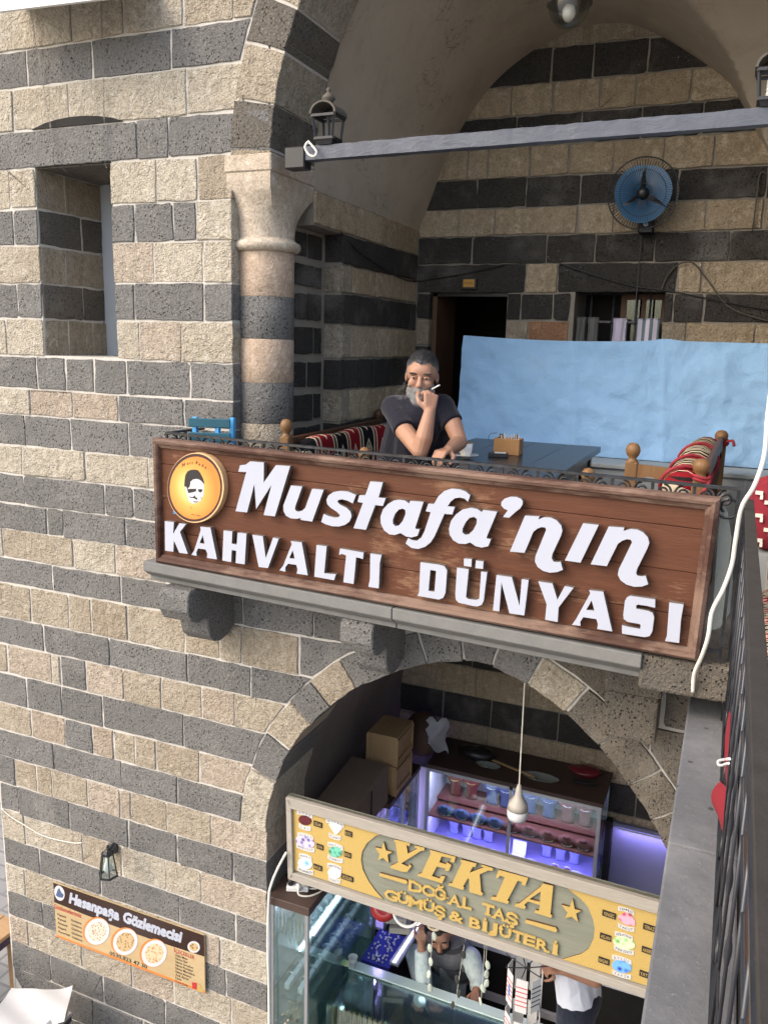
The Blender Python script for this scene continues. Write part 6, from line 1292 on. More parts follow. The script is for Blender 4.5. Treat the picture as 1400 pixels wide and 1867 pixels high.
for r, (yy, zz) in enumerate(((.0, -2.33), (.10, -2.33))):
    p, q = Vector((sx0+.09+.09*r, sy0+.06, -2.335)), Vector((sx0+.09+.09*r, sy1-.05, -2.335)); bd = thing('bracelet_bar', tuple(p), 'bar of silver cuff bracelets in the glass showcase, '+('farther from' if r == 0 else 'nearer to')+' the glass', 'display', 'bracelet bars'); MB().bar(p, q, .03, .035).build('bar', M['lav'], bd)
    for k in range(9):
        c = p.lerp(q, (k+.5)/9)+Vector((0, 0, .035)); MB().tube([c+Vector((.026*math.cos(t), 0, .028*math.sin(t))) for t in [rad(-50+280*j/14) for j in range(15)]], .0048, 6).build('bracelet', M['silver'], bd, True)
for k in range(9):
    x = sx0+.035+.026*k; zt_ = -1.79; ln = rs.uniform(.16, .24); mt = M['gold_ch'] if k in (5, 6) else M['silver']
    T(MB().tube(catmull([(x, sy0+.05, zt_), (x-.006, sy0+.052, zt_-ln*.6), (x+.006, sy0+.05, zt_-ln), (x+.014, sy0+.052, zt_-ln*.6), (x+.012, sy0+.05, zt_)], 5), .0028, 5).build('hanging_chain', mt, None, True), 'fine chain hanging at the front of the glass showcase, number %s from its left corner' % ('first second third fourth fifth sixth seventh eighth ninth'.split()[k]), 'chain', 'chains in the glass showcase')
for k in range(14):
    y = sy0+.06+(sy1-sy0-.12)*k/13; ln = rs.uniform(.14, .30)
    T(MB().tube(catmull([(sx0+.04, y, -1.78), (sx0+.045, y-.008, -1.78-ln*.6), (sx0+.04, y+.008, -1.78-ln), (sx0+.045, y+.014, -1.78-ln*.5), (sx0+.04, y+.012, -1.78)], 5), .0026, 5).build('hanging_chain', M['silver'], None, True), 'silver chain along the inner side of the glass showcase, %s from the front' % ORD[k], 'chain', 'silver chains along the showcase side')
bq = Vector((sx0+.13, sy0+.09, -2.655)); br_ = thing('dried_bouquet', tuple(bq), 'small vase of dried flowers inside the glass showcase', 'vase'); MB().lathe([(.022, 0), (.028, .02), (.02, .06), (.026, .075)], bq, 12).build('vase', plain('bronze vase', (.12, .06, .03), .4), br_, True)
mb = MB()
for k in range(46):
    d = Vector((rs.gauss(0, .5), rs.gauss(0, .5), 1.1)).normalized(); e_ = bq+Vector((0, 0, .07))+d*rs.uniform(.05, .15); mb.tube([bq+Vector((0, 0, .06)), e_], .0012, 3); mb.ell(e_, .008, .008, .008, 5, 4)
o = mb.build('dried_flowers', plain('dried flowers', (.42, .33, .22), .9, 0, .5, 60), br_); o['kind'] = 'stuff'
# power strip with cables on the board
pw = PZ(543, 1623, -1.70); ps = thing('power_strip', tuple(pw), 'white power strip with plugs on top of the showcase', 'power strip'); pw = Vector((pw.x, max(pw.y, sy0+.05), -1.70))
MB().obox(pw+Vector((0, 0, .018)), (.93, .36, 0), (-.36, .93, 0), (0, 0, 1), .065, .026, .016).build('body', M['white'], ps, bevel=.006, seg=2)
MB().lathe([(.017, 0), (.017, .028), (.012, .034)], pw+Vector((-.04, -.015, .034)), 14).build('plug', M['black'], ps, True); MB().lathe([(.016, 0), (.016, .03), (.009, .05)], pw+Vector((.022, -.022, .03)), 14, (.1, -.5, .8)).build('plug', M['white'], ps, True)
MB().tube(catmull([pw+Vector((.03, -.045, .06)), pw+Vector((.04, -.06, .02)), pw+Vector((.09, -.03, .006)), pw+Vector((.13, .03, .006)), pw+Vector((.14, .1, .01))], 6), .0055, 6).build('cord', M['cable'], ps, True)
MB().tube(catmull([pw+Vector((.065, .02, .015)), pw+Vector((.1, .05, .008)), pw+Vector((.12, .12, .012))], 6), .0055, 6).build('cord', M['cable'], ps, True)
T(MB().tube(catmull([P(522, 1555, -.012), P(506, 1585, -.02), P(494, 1615, -.03), P(490, 1640, -.045), P(488, 1720, -.045), P(490, 1800, -.045), P(491, 1880, -.045)], 6), .0075, 6).build('jamb_cable', M['cable'], None, True), 'cream cable running down the jamb beside the glass showcase', 'cable')
# ---- inner side case and its load
ic = thing('side_cabinet', (-2.04, 1.1, GZ), 'long lit wall cabinet of hanging chains along the left shop wall', 'cabinet')
cx0, cx1, cy0, cy1 = -2.20, -1.885, sy1+.02, 1.63
MB().box(cx0, cx1+.01, cy0, cy1, -1.64, -1.605).build('top_board', M['brown_board'], ic); MB().box(cx0, cx0+.01, cy0, cy1, GZ, -1.642).build('back_panel', M['lav'], ic); MB().box(cx1-.012, cx1-.008, cy0, cy1-.02, GZ+.9, -1.642).build('glass_pane', M['glass'], ic)
MB().box(cx0+.01, cx1-.012, cy0, cy1, GZ+.88, GZ+.90).build('shelf', M['lav'], ic); MB().box(cx0+.01, cx1-.01, cy0, cy1-.0, GZ, GZ+.86).build('base', M['brown_board'], ic)
for y in (cy0+.01, (cy0+cy1)/2, cy1-.012): MB().box(cx1-.008, cx1+.004, y-.01, y+.01, GZ+.9, -1.642).build('post', M['alu'], ic)
led('side_cabinet_led', (cx0+.1, cy0+.05, -1.652), (cx0+.1, cy1-.05, -1.652), 2.6, VI, ic, False)
for k in range(26):
    y = cy0+.03+(cy1-cy0-.06)*k/25; ln = rs.uniform(.16, .34); x = cx1-.06
    T(MB().tube(catmull([(x, y, -1.67), (x-.004, y-.010, -1.67-ln*.6), (x, y+.004, -1.67-ln), (x+.004, y+.016, -1.67-ln*.6), (x, y+.014, -1.67)], 4), .0026, 4).build('hanging_chain', M['gold_ch'] if k > 19 else M['silver'], None, True), '%s chain in the lit side cabinet, %s from %s' % (('gold', ORD[25-k], 'the back') if k > 19 else ('silver', ORD[k], 'the front')), 'chain', 'gold chains in the side cabinet' if k > 19 else 'silver chains in the side cabinet')
def crate(x, y, z, label, s=1.):
    t = thing('wooden_crate', (x, y, z), label, 'crate', 'stacked wooden crates'); a, b, h = .10*s, .135*s, .20*s
    for i, j, wx, wy in ((-1, 0, .006, b), (1, 0, .006, b), (0, -1, a, .006), (0, 1, a, .006)): MB().box(x+i*a-wx, x+i*a+wx, y+j*b-wy, y+j*b+wy, z+.002, z+h).build('side', M['crate_wood'], t)
    for i in (-1, 1):
        for j in (-1, 1): MB().box(x+i*a-.018, x+i*a+.018, y+j*(b+.008)-.006, y+j*(b+.008)+.006, z+.002, z+h+.004).build('batten', M['crate_wood'], t)
    for zz in (.025, h-.025): MB().box(x+a+.006, x+a+.016, y-b-.01, y+b+.01, z+zz-.018, z+zz+.018).build('batten', M['crate_wood'], t)
    MB().box(x-a-.01, x+a+.012, y-b-.014, y+b+.014, z+h+.005, z+h+.016).build('lid', M['crate_wood'], t)
cq = PZ(722, 1450, -1.603); crx, cry = -1.99, 1.28
crate(crx, cry, -1.604, 'pine crate under the upper crate at the left of the shop'); crate(crx, cry+.01, -1.386, 'pine crate on top of the other crate at the left of the shop')
cb_ = thing('cardboard_box', (-2.05, .85, -1.6), 'large dark cardboard box lying on the side cabinet', 'box'); mb = MB(); pts = [(-2.19, .50), (-1.90, .50), (-1.90, 1.06), (-2.19, 1.06)]
mb.add([(x, y, -1.603) for x, y in pts]+[(x-(.02 if x > -2 else 0), y+.02, -1.34 if y > .8 else -1.40) for x, y in pts], [(0, 1, 2, 3), (7, 6, 5, 4)]+[(i, (i+1) % 4, 4+(i+1) % 4, 4+i) for i in range(4)]); mb.build('carton', plain('brown cardboard', (.155, .115, .085), .9, 0, .15, 10), cb_, bevel=.004)
MB().box(-1.899, -1.893, .76, .77, -1.60, -1.37).build('tape', M['dark'], cb_)
sk = thing('grey_sack', (-1.95, 1.75, -1.5), 'brown bag with a pale cloth flung over it at the back of the shop', 'bag')
mb = MB(); mb.ell((-1.93, 1.80, -1.44), .14, .17, .17, 16, 10)
for i, v in enumerate(mb.v): p = Vector(v); p += Vector((mno.noise(p*9), mno.noise(p*9+Vector((3, 0, 0))), mno.noise(p*8+Vector((0, 5, 0)))))*.03; mb.v[i] = tuple(p)
mb.build('bag', plain('brown bag', (.075, .04, .025), .8), sk, True); mb = MB(); mb.grid(lambda u, v: (-1.86+.13*u+.02*math.sin(v*8), 1.66+.1*u+.03*math.sin(u*6+v*3), -1.26-.30*v*(.6+.4*u)+.02*math.sin(u*9)), 8, 10); mb.build('cloth', plain('pale cloth', (.32, .33, .36), .9), sk, True, fix=False)
# ---- back showcase, lit
bx0, bx1, by0, by1, bzt = -1.83, -.565, 1.665, 2.13, -1.60
bcase = thing('lit_showcase', (-1.2, 1.9, GZ), 'violet lit showcase of necklace busts at the back of the shop', 'showcase')
MB().box(bx0-.01, bx1+.012, by0-.012, by1, bzt-.03, bzt).build('top_board', M['brown_board'], bcase); MB().box(bx0, bx1, by1-.012, by1-.002, GZ, bzt-.031).build('back_panel', M['lav'], bcase)
MB().box(bx0-.006, bx0+.006, by0+.02, by1-.012, GZ, bzt-.031).build('side_panel', M['lav'], bcase); MB().box(bx1-.006, bx1+.004, by0+.02, by1-.012, GZ, bzt-.031).build('side_panel', M['glass'], bcase)
xm = P(930, 1470, by0).x
for x in (bx0, xm, bx1-.01): MB().box(x-.012, x+.012, by0-.006, by0+.016, GZ, bzt-.031).build('post', M['alu'], bcase)
MB().box(bx0+.013, bx1-.023, by0-.006, by0+.01, bzt-.056, bzt-.031).build('rail', M['alu'], bcase); MB().box(bx0-.07, bx0-.014, by0-.0, by0+.012, GZ, bzt-.04).build('white_stile', M['lav'], bcase)
for a_, b_2 in ((bx0+.013, xm-.013), (xm+.013, bx1-.023)): MB().box(a_, b_2, by0+.002, by0+.006, GZ+.7, bzt-.057).build('glass_pane', M['glass'], bcase)
zs2 = P(880, 1510, by0+.02).z; zs1 = P(950, 1488, by0+.24).z
MB().box(bx0+.008, bx1-.008, by0+.22, by1-.014, zs1-.012, zs1).build('shelf', M['shelf_red'], bcase); MB().box(bx0+.008, bx1-.008, by0+.02, by1-.014, zs2-.014, zs2).build('shelf', M['shelf_red'], bcase); zs3 = zs2-.25
MB().box(bx0+.008, bx1-.008, by0+.02, by1-.014, zs3-.014, zs3).build('shelf', plain('violet shelf cloth', (.28, .26, .55), .7), bcase)
led('top_led', (bx0+.04, by0+.035, bzt-.064), (bx1-.05, by0+.035, bzt-.064), 2.3, (.72, .68, 1.), bcase); led('shelf_led', (bx0+.04, by0+.06, zs2-.024), (bx1-.05, by0+.06, zs2-.024), 1.9, VI, bcase)
def bust(name, c, s, mat, label, group, chain='silver', tall=False, lean=0.):
    t = thing(name, tuple(c), label, 'necklace bust', group); c = Vector(c)
    if tall: prof_ = [(.046, .0), (.044, .02), (.040, .06), (.044, .10), (.062, .14), (.076, .165), (.074, .178), (.050, .195), (.027, .208), (.023, .24), (.001, .246)]
    else: prof_ = [(.034, .0), (.058, .012), (.069, .035), (.062, .06), (.036, .078), (.026, .085), (.027, .105), (.019, .112), (.001, .113)]
    mb = MB(); mb.lathe([(r*s, h*s) for r, h in prof_], (0, 0, 0), 18, sy=.42 if tall else .50)
    M_ = Matrix.Rotation(rad(38 if not tall else 8), 3, 'X'); mb.v = [tuple(c+M_ @ Vector(v)) for v in mb.v]; mb.build('velvet_form', mat, t, True)
    for k, dr_ in enumerate((.0, .008) if not tall else (.0,)):
        z0 = (.085 if not tall else .205)*s; pts = []
        for j in range(17):
            a_ = rad(-160+320*j/16)-math.pi/2; dep = (math.cos(rad(-160+320*j/16))+1)/2; R_b = (.026+.030*dep if not tall else .022+.032*dep)*s; zz = z0-(.052 if not tall else .055)*s*dep-dr_; pts.append(c+M_ @ Vector((R_b*math.cos(a_)*1.0, R_b*(.50 if tall else .60)*math.sin(a_)-.006, zz)))
        MB().tube(pts, .0032, 5).build('necklace', M['gold_ch' if chain == 'gold' else 'silver'], t, True)
    return t
ords = 'first second third fourth fifth sixth seventh eighth ninth'.split(); z6_ = lambda x, y: (780+x/4.242, 1390+y/4.242)
for k, (x, y) in enumerate(((145, 405), (270, 440), (400, 472), (530, 505), (660, 540), (790, 575), (935, 610), (1080, 645), (1205, 670))):
    p = P(*z6_(x, y-25), by0+.10); blue = k < 4; bust('necklace_bust', (p.x, by0+.10, zs2+.001), 1.02, M['velvet_blue'] if blue else M['velvet_rose'], '%s velvet necklace bust, %s from the left on the middle shelf' % ('blue' if blue else 'rose', ords[k]), 'busts on the middle shelf')
for k, (x, y) in enumerate(((210, 280), (335, 310), (490, 335), (600, 350), (790, 395), (930, 425), (1075, 465), (1210, 510))):
    p = P(*z6_(x, y), by0+.30); cl = 'red' if k in (0, 1, 6, 7) else 'blue'; bust('tall_bust', (p.x, by0+.31, zs1+.001), 1.0, M['velvet_red'] if k < 2 else M['velvet_rose'] if cl == 'red' else M['velvet_blue'], 'tall %s display bust, %s from the left on the upper shelf' % (cl, ords[k]), 'busts on the upper shelf', 'gold' if k < 2 else 'silver', True)
for k, x in enumerate((190, 290, 370, 460, 920, 1030, 1140)):
    p = P(*z6_(x, 600), by0+.22); bust('small_bust', (p.x, by0+.25, zs3+.001), .80, plain('lilac velvet %d' % k, (.32, .31, .62), .9), 'violet lit bust, %s from the left on the lower shelf' % ords[k], 'busts on the lower shelf', tall=True)
for k, x in enumerate((225, 320, 420, 510, 810, 1165)):
    p = P(*z6_(x, 660), by0+.10); bust('small_bust', (p.x, by0+.10, zs3+.001), .85, plain('lilac velvet b%d' % k, (.40, .40, .66), .9), 'violet lit low bust, %s from the left in the front of the lower shelf' % ords[k], 'low busts on the lower shelf')
jb = thing('jewel_box', tuple(P(*z6_(690, 720), by0+.1)), 'open white jewel box in the middle of the lit lower shelf', 'box'); p = P(*z6_(695, 700), by0+.12); jb.location = (p.x, by0+.12, zs3)
MB().box(p.x-.05, p.x+.05, by0+.07, by0+.15, zs3+.001, zs3+.025).build('base', M['white'], jb); MB().obox((p.x, by0+.17, zs3+.07), (1, 0, 0), Vector((0, .3, 1)).normalized(), Vector((0, -1, .3)).normalized(), .05, .05, .005).build('lid', M['white'], jb)
for k, x in enumerate((980, 1075)):
    p = P(*z6_(x, 800), by0+.06); t = thing('bracelet_drum', (p.x, by0+.07, zs3), 'small red drum with a bracelet, %s of two on the lit lower shelf' % ('left' if k == 0 else 'right'), 'display', 'bracelet drums'); MB().lathe([(.026, .001), (.026, .05), (.001, .052)], (p.x, by0+.07, zs3), 16).build('drum', M['velvet_red'], t, True); MB().tube([(p.x+.029*math.cos(a), by0+.07+.029*math.sin(a), zs3+.054+.006*math.sin(a)) for a in [2*math.pi*j/16 for j in range(16)]], .004, 5, closed=True).build('bracelet', M['silver'], t, True)
# things lying on the back case
for k, (x, y, r, ang) in enumerate(((890, 1398, .07, .3), (985, 1420, .10, -.1))):
    p = PZ(x, y, bzt); T(MB().lathe([(r*.8, .002), (r, .016), (r*.96, .018), (r*.76, .006), (.001, .005)], p, 20, sx=1.35, sy=.62).build('plastic_tray', M['plastic'], None, True), ('round' if k == 0 else 'long')+' clear plastic tray on top of the lit showcase', 'tray')
p = PZ(1065, 1412, bzt); mb = MB(); mb.ell(p+Vector((0, 0, .028)), .12, .07, .03, 16, 8)
for i, v in enumerate(mb.v): q = Vector(v); q += Vector((0, 0, 1))*mno.noise(q*16)*.02; mb.v[i] = tuple(q)
T(mb.build('red_bag', plain('dark red plastic bag', (.13, .012, .02), .35), None, True), 'crumpled dark red bag on the right of the lit showcase top', 'bag')
p = PZ(870, 1385, bzt); mb = MB(); mb.ell(p+Vector((-.02, .04, .03)), .15, .09, .04, 16, 8)
for i, v in enumerate(mb.v): q = Vector(v); q += Vector((0, 0, 1))*mno.noise(q*14)*.03; mb.v[i] = tuple(q)
T(mb.build('black_bag', plain('black bag', (.012, .012, .013), .35), None, True), 'crumpled black bag on the left of the lit showcase top', 'bag')
p, q = PZ(890, 1385, bzt), PZ(975, 1420, bzt); T(MB().bar(p+Vector((0, 0, .01)), q+Vector((0, 0, .01)), .014).build('wooden_stick', M['crate_wood']), 'thin wooden stick lying on the lit showcase top', 'stick')
p = PZ(1065, 1432, bzt); T(MB().obox(p+Vector((0, 0, .02)), (.99, .1, 0), (-.1, .99, 0), (0, 0, 1), .085, .014, .012).build('black_torch', M['black'], bevel=.004), 'black torch lying in front of the dark red bag', 'torch')
# ---- violet lit side panel at the right
pn = thing('violet_lit_panel', (-.25, 2.1, GZ), 'plain dark panel washed with violet light, right of the lit showcase', 'panel'); a_, b_2 = P(1118, 1500, 2.10), P(1230, 1520, 2.10)
MB().box(a_.x, .08, 2.10, 2.13, GZ, a_.z-.0).build('board', plain('blue grey board', (.16, .17, .24), .45, 0, .15, 4), pn); MB().box(a_.x-.05, a_.x-.006, 2.06, 2.13, GZ, a_.z+.02).build('post', M['dark'], pn)
led('panel_led', (a_.x+.04, 2.05, a_.z-.01), (-.02, 2.05, a_.z-.01), 1.0, VI, pn, False)
# ---- pendant bulb
pb0, pb1 = P(956, 1252, .36), P(946, 1440, .36); pl_ = thing('pendant_bulb', tuple(pb1), 'white plastic bulb lamp hanging on a long cord in the shop arch', 'lamp')
MB().tube([Vector((pb1.x, .36, -.06)), pb0, pb1+Vector((0, 0, .02))], .0035, 6).build('cord', M['cable'], pl_); s_ = .95
MB().lathe([(.010, .03), (.017, .0), (.021, -.03), (.026, -.045), (.050, -.08), (.057, -.115)], pb1, 20).build('housing', plain('bulb housing', (.46, .43, .38), .4), pl_, True); MB().lathe([(.0565, -.115), (.056, -.155), (.050, -.172), (.02, -.180), (.001, -.181)], pb1, 20).build('diffuser', plain('bulb diffuser', (.62, .63, .66), .35), pl_, True)
# ---- counter
cn = thing('glass_counter', (-1.2, .45, GZ), 'glass counter with gold chains hanging inside, in front of the shopkeeper', 'counter'); CZ = -2.50; kx0, kx1, ky0, ky1 = sx1+.02, -.45, .20, .585
MB().box(kx0, kx1, ky0, ky1, CZ-.006, CZ).build('glass_top', M['glass'], cn); MB().box(kx0, kx1, ky0+.002, ky0+.006, GZ+.4, CZ-.007).build('glass_front', M['glass'], cn); MB().box(kx0, kx1, ky0, ky1, GZ, GZ+.39).build('base', M['brown_board'], cn)
MB().box(kx0, kx1, ky1-.07, ky1+.0, CZ+.001, CZ+.012).build('rear_rail', plain('pale glass edge', (.42, .52, .50), .2), cn); MB().box(kx0, kx1, ky1-.012, ky1, GZ+.39, CZ-.007).build('back_panel', plain('dark glass', (.03, .035, .05), .2), cn); MB().box(kx0, kx1, ky0+.02, ky1-.014, -2.86, -2.85).build('glass_shelf', M['glass'], cn)
xq = P(800, 1860, ky0).x
MB().box(xq-.012, xq+.012, ky0+.006, ky0+.03, GZ+.4, CZ-.007).build('post', M['brass'], cn)
led('counter_led', (kx0+.30, ky1-.05, CZ-.02), (kx1-.06, ky1-.05, CZ-.02), 1.4, (.75, .78, 1.), cn, False)
for k in range(18):
    x = kx0+.03+.034*k; ln = rs.uniform(.20, .3); T(MB().tube(catmull([(x, ky0+.04, CZ-.03), (x-.006, ky0+.042, CZ-.03-ln*.6), (x+.003, ky0+.04, CZ-.03-ln), (x+.012, ky0+.042, CZ-.03-ln*.6), (x+.010, ky0+.04, CZ-.03)], 4), .0042, 5).build('gold_chain', M['gold_ch'], None, True), 'gold chain inside the glass counter, %s from its left end' % ORD[k], 'chain', 'gold chains in the glass counter')
for y_ in (1725, 1800):
    pass
lt = thing('light_rail', (-1.6, .9, -2.5), 'bright violet lit aluminium rail slanting behind the shopkeeper', 'light rail'); p, q = PZ(768, 1665, -2.48), PZ(700, 1860, -2.48)
p, q = Vector((-1.62, 1.45, -2.47)), Vector((-1.66, .64, -2.47)); MB().bar(p, q, .06, .02).build('profile', M['alu'], lt); MB().bar(p+Vector((0, 0, .014)), q+Vector((0, 0, .014)), .018, .004).build('led_strip', M['led_white'], lt)
tr_ = thing('blue_tray', (-1.8, .75, -2.6), 'blue velvet tray of silver rings beside the light rail', 'tray'); c = PZ(703, 1742, -2.55)
MB().box(kx0+.02, -1.70, .66, .98, -2.56, -2.53).build('base', M['tray_blue'], tr_, bevel=.004); mb = MB()
for k in range(60): mb.ell((kx0+.04+rs.random()*(-1.72-kx0-.06), .68+rs.random()*.28, -2.524), .008, .008, .007, 6, 4)
o = mb.build('rings', M['silver'], tr_); o['kind'] = 'stuff'
T(MB().box(kx0, -.62, .63, 1.62, GZ, -2.562).build('rear_cabinet', M['brown_board']), 'dark brown low cabinet behind the glass counter, left of the shopkeeper', 'cabinet') if False else None
rc_ = thing('rear_counter', (-1.0, 1.25, GZ), 'white edged low display counter behind the shopkeeper', 'counter'); MB().box(-1.55, .0, 1.22, 1.60, GZ, -2.62).build('body', M['dark'], rc_); MB().box(-1.56, .01, 1.20, 1.61, -2.618, -2.56).build('top', M['lav'], rc_); MB().box(-1.56, .01, 1.19, 1.215, -3.0, -2.95).build('rail', M['lav'], rc_)
pc_ = PZ(643, 1765, CZ); pcu = thing('paper_cup', tuple(pc_), 'white printed paper cup on the glass counter', 'cup'); MB().lathe([(.020, .001), (.029, .078), (.031, .08), (.028, .08), (.019, .006), (.001, .005)], pc_, 18).build('cup', M['paper'], pcu, True); MB().lathe([(.0236, .028), (.0262, .052)], pc_, 18, cap=False).build('print_band', plain('cup print', (.30, .33, .33), .6), pcu, True)
T(MB().obox(pc_+Vector((-.05, .01, .006)), (1, .2, 0), (-.2, 1, 0), (0, 0, 1), .03, .022, .004).build('yellow_note', plain('yellow note', (.62, .65, .35), .8)), 'pale yellow note beside the paper cup', 'note')
hp_ = thing('hanging_plate', tuple(P(742, 1668, .28)), 'white ring shaped plate behind the lower edge of the shop sign', 'plate'); c = P(742, 1660, .3); MB().tube([c+Vector((.085*math.cos(a), .03*math.sin(a), .085*math.sin(a))) for a in [2*math.pi*k/28 for k in range(28)]], .010, 7, closed=True).build('rim', M['white'], hp_, True)
T(MB().lathe([(.04, 0), (.075, .018), (.078, .02), (.04, .006), (.001, .005)], P(700, 1655, .3), 20, (.2, -.8, .5)).build('red_plate', plain('red glaze', (.30, .02, .02), .2), None, True), 'red glazed plate half hidden behind the shop sign', 'plate')
for k, (x, y) in enumerate(((722, 1672), (730, 1690))): p = P(x, y, .75); T(MB().obox(p, (.95, .3, 0), (-.3, .95, 0), (0, 0, 1), .07, .05, .02).build('small_carton', plain('small carton %d' % k, (.36, .33, .28), .8), bevel=.003), '%s of two small grey cartons behind the shop sign' % ('upper', 'lower')[k], 'box')
# shell strings hanging below the sign
M['shell'] = plain('pale shell', (.42, .48, .40), .4, 0, .3, 60); M['shell_dark'] = plain('dark shell', (.03, .032, .03), .35, 0, .4, 60); M['ring_wood'] = plain('wooden ring', (.52, .44, .30), .6)
for k, (x0_, y0_, x1_, y1_, n_, mt, rg) in enumerate(((790, 1690, 780, 1808, 5, 'shell', 1), (850, 1700, 828, 1842, 6, 'shell_dark', 1), (886, 1748, 890, 1800, 3, 'shell', 0), (880, 1785, 876, 1835, 2, 'shell', 0))):
    a_, b_2 = P(x0_, y0_, .10), P(x1_, y1_, .10); t = thing('shell_string', tuple(a_), ('pale shell string hanging in front of the shopkeeper', 'dark shell string beside the shopkeeper\'s vest', 'short pale shell string right of the shopkeeper', 'lowest pale shell pair right of the shopkeeper')[k], 'shell string', 'shell strings under the shop sign')
    MB().tube([Vector((a_.x, .10, -1.55)), a_, b_2], .0012, 4).build('thread', M['cable'], t)
    if rg: MB().tube([P(x0_+(0), y0_, .10)+Vector((.03*math.cos(q), 0, .02*math.sin(q))) for q in [2*math.pi*j/16 for j in range(16)]], .008, 6, closed=True).build('ring', M['ring_wood'], t, True)
    for j in range(n_):
        c = a_.lerp(b_2, (j+.7)/n_)+Vector((rs.uniform(-.012, .012), 0, 0)); MB().ell(c, .014, .004, .027, 10, 8, Matrix.Rotation(rs.uniform(-.3, .3), 3, 'Y') @ Matrix.Rotation(rs.uniform(-.7, .7), 3, 'Z')).build('shell', M[mt], t, True)
# card rack
ck = P(957, 1790, .0); rk = thing('card_rack', (ck.x, .0, GZ), 'revolving rack of white jewellery cards in front of the counter', 'rack'); MB().lathe([(.012, -3.46), (.012, -2.02)], (ck.x, 0, 0), 8).build('pole', M['dark_metal'], rk); MB().lathe([(.14, 0), (.14, .02), (.02, .04)], (ck.x, 0, GZ), 16).build('base', M['dark_metal'], rk)
ztop = P(957, 1765, 0).z; M['red_thread'] = plain('red thread', (.45, .03, .05), .8); M['blue_thread'] = plain('blue thread', (.05, .2, .5), .8)
for k in range(7):
    a_ = 2*math.pi*k/7+.25; c = Vector((ck.x+.085*math.cos(a_), .085*math.sin(a_), 0)); u = Vector((-math.sin(a_), math.cos(a_), 0)); nn = Vector((math.cos(a_), math.sin(a_), 0))
    MB().tube([(ck.x, 0, ztop), c+Vector((0, 0, ztop+.02)), c+nn*.03+Vector((0, 0, ztop+.03))], .003, 5).build('hook', M['dark_metal'], rk)
    for j in range(2):
        cz_ = ztop-.10-.24*j; cd = MB().obox((c.x, c.y, cz_), u, (0, 0, 1), nn, .030, .095-.012*((k*3+j) % 3), .0012).build('card', M['paper'], rk)
        for i in range(5): MB().obox((c.x+nn.x*.002, c.y+nn.y*.002, cz_+.05-.026*i), u, (0, 0, 1), nn, .030, .0015, .002).build('bracelet', M['red_thread' if (k+j) % 3 else 'ink'], cd)
        if (k+j) % 4 == 0: MB().obox((c.x+nn.x*.003, c.y+nn.y*.003, cz_-.01), u, (0, 0, 1), nn, .006, .03, .002).build('bracelet', M['blue_thread'], cd)
# ---- shopkeeper leaning on the counter
sh_c = P(803, 1703, .80); kp = thing('person', (sh_c.x, .9, GZ), 'bearded shopkeeper in a grey vest leaning on the glass counter', 'person')
fwk = Vector((.22, -.85, -.22)); KB = basis(fwk, roll=rad(6)); KS = .97; mb = MB(); head(mb, sh_c, KB, KS)
nk = sh_c+Vector((-.01, .10, -.13)); kR, kL = P(758, 1742, .92), P(858, 1748, .92); eR, eL = P(790, 1822, .54), P(872, 1790, .82); wR, wL = P(768, 1722, .66), P(868, 1808, .74); eR.z = max(eR.z, CZ+.04)
cap(mb, sh_c+Vector((0, .04, -.07)), nk, .052, .06); cap(mb, kR, kL, .055, .055); hipk = Vector((nk.x+.02, 1.12, -2.72)); cap(mb, nk, hipk, .09, .11)
eR = P(774, 1815, .62); chainc(mb, [kR, eR, wR], [.046, .038, .026]); chainc(mb, [kL, eL, wL], [.046, .038, .026]); hand(mb, wR, (P(772, 1690, .72)-wR), (CAM-wR), .95, (.8, .9, .5), thumb=-1); hand(mb, wL, (P(866, 1822, .68)-wL), (CAM-wL), .95, (.3, .4, .3), thumb=1)
for s in (-1, 1): chainc(mb, [hipk+Vector((.09*s, 0, -.05)), hipk+Vector((.09*s, -.03, -.40)), Vector((hipk.x+.1*s, 1.10, GZ+.08))], [.09, .06, .045])
person_mesh(mb, .0065, sh_c, KB, KS, M['hair2'], M['hair2'], M['skin2'], kp)
mb = MB(); mb.tube([kR, kR.lerp(eR, .5), eR, eR.lerp(wR, .5), wR.lerp(eR, .12)], [.070, .064, .056, .052, .044], 14); mb.ell(eR, .056, .056, .056); mb.ell(kR, .07, .07, .07); mb.tube([kL, kL.lerp(eL, .5), eL, wL.lerp(eL, .15)], [.070, .064, .054, .044], 14); mb.ell(eL, .054, .054, .054); mb.ell(kL, .07, .07, .07); cap(mb, kR, kL, .06, .06); cap(mb, nk+Vector((0, -.0, -.05)), hipk+Vector((0, -.03, -.02)), .10, .13); cap(mb, hipk+Vector((-.02, -.02, .02)), hipk+Vector((-.02, -.02, -.22)), .15, .16); shirt(mb, .008, M['shirt'], kp, 'shirt')
mb = MB(); cap(mb, nk+Vector((-.04, -.0, -.05)), hipk+Vector((-.03, -.035, .04)), .112, .142); cap(mb, nk+Vector((.05, -.0, -.05)), hipk+Vector((.04, -.035, .04)), .112, .142); shirt(mb, .008, M['vest'], kp, 'vest')
mb = MB(); 
for s in (-1, 1): chainc(mb, [hipk+Vector((.09*s, .01, -.12)), hipk+Vector((.09*s, -.03, -.40)), Vector((hipk.x+.1*s, 1.10, GZ+.05))], [.11, .08, .06])
shirt(mb, .012, M['jeans'], kp, 'trousers')
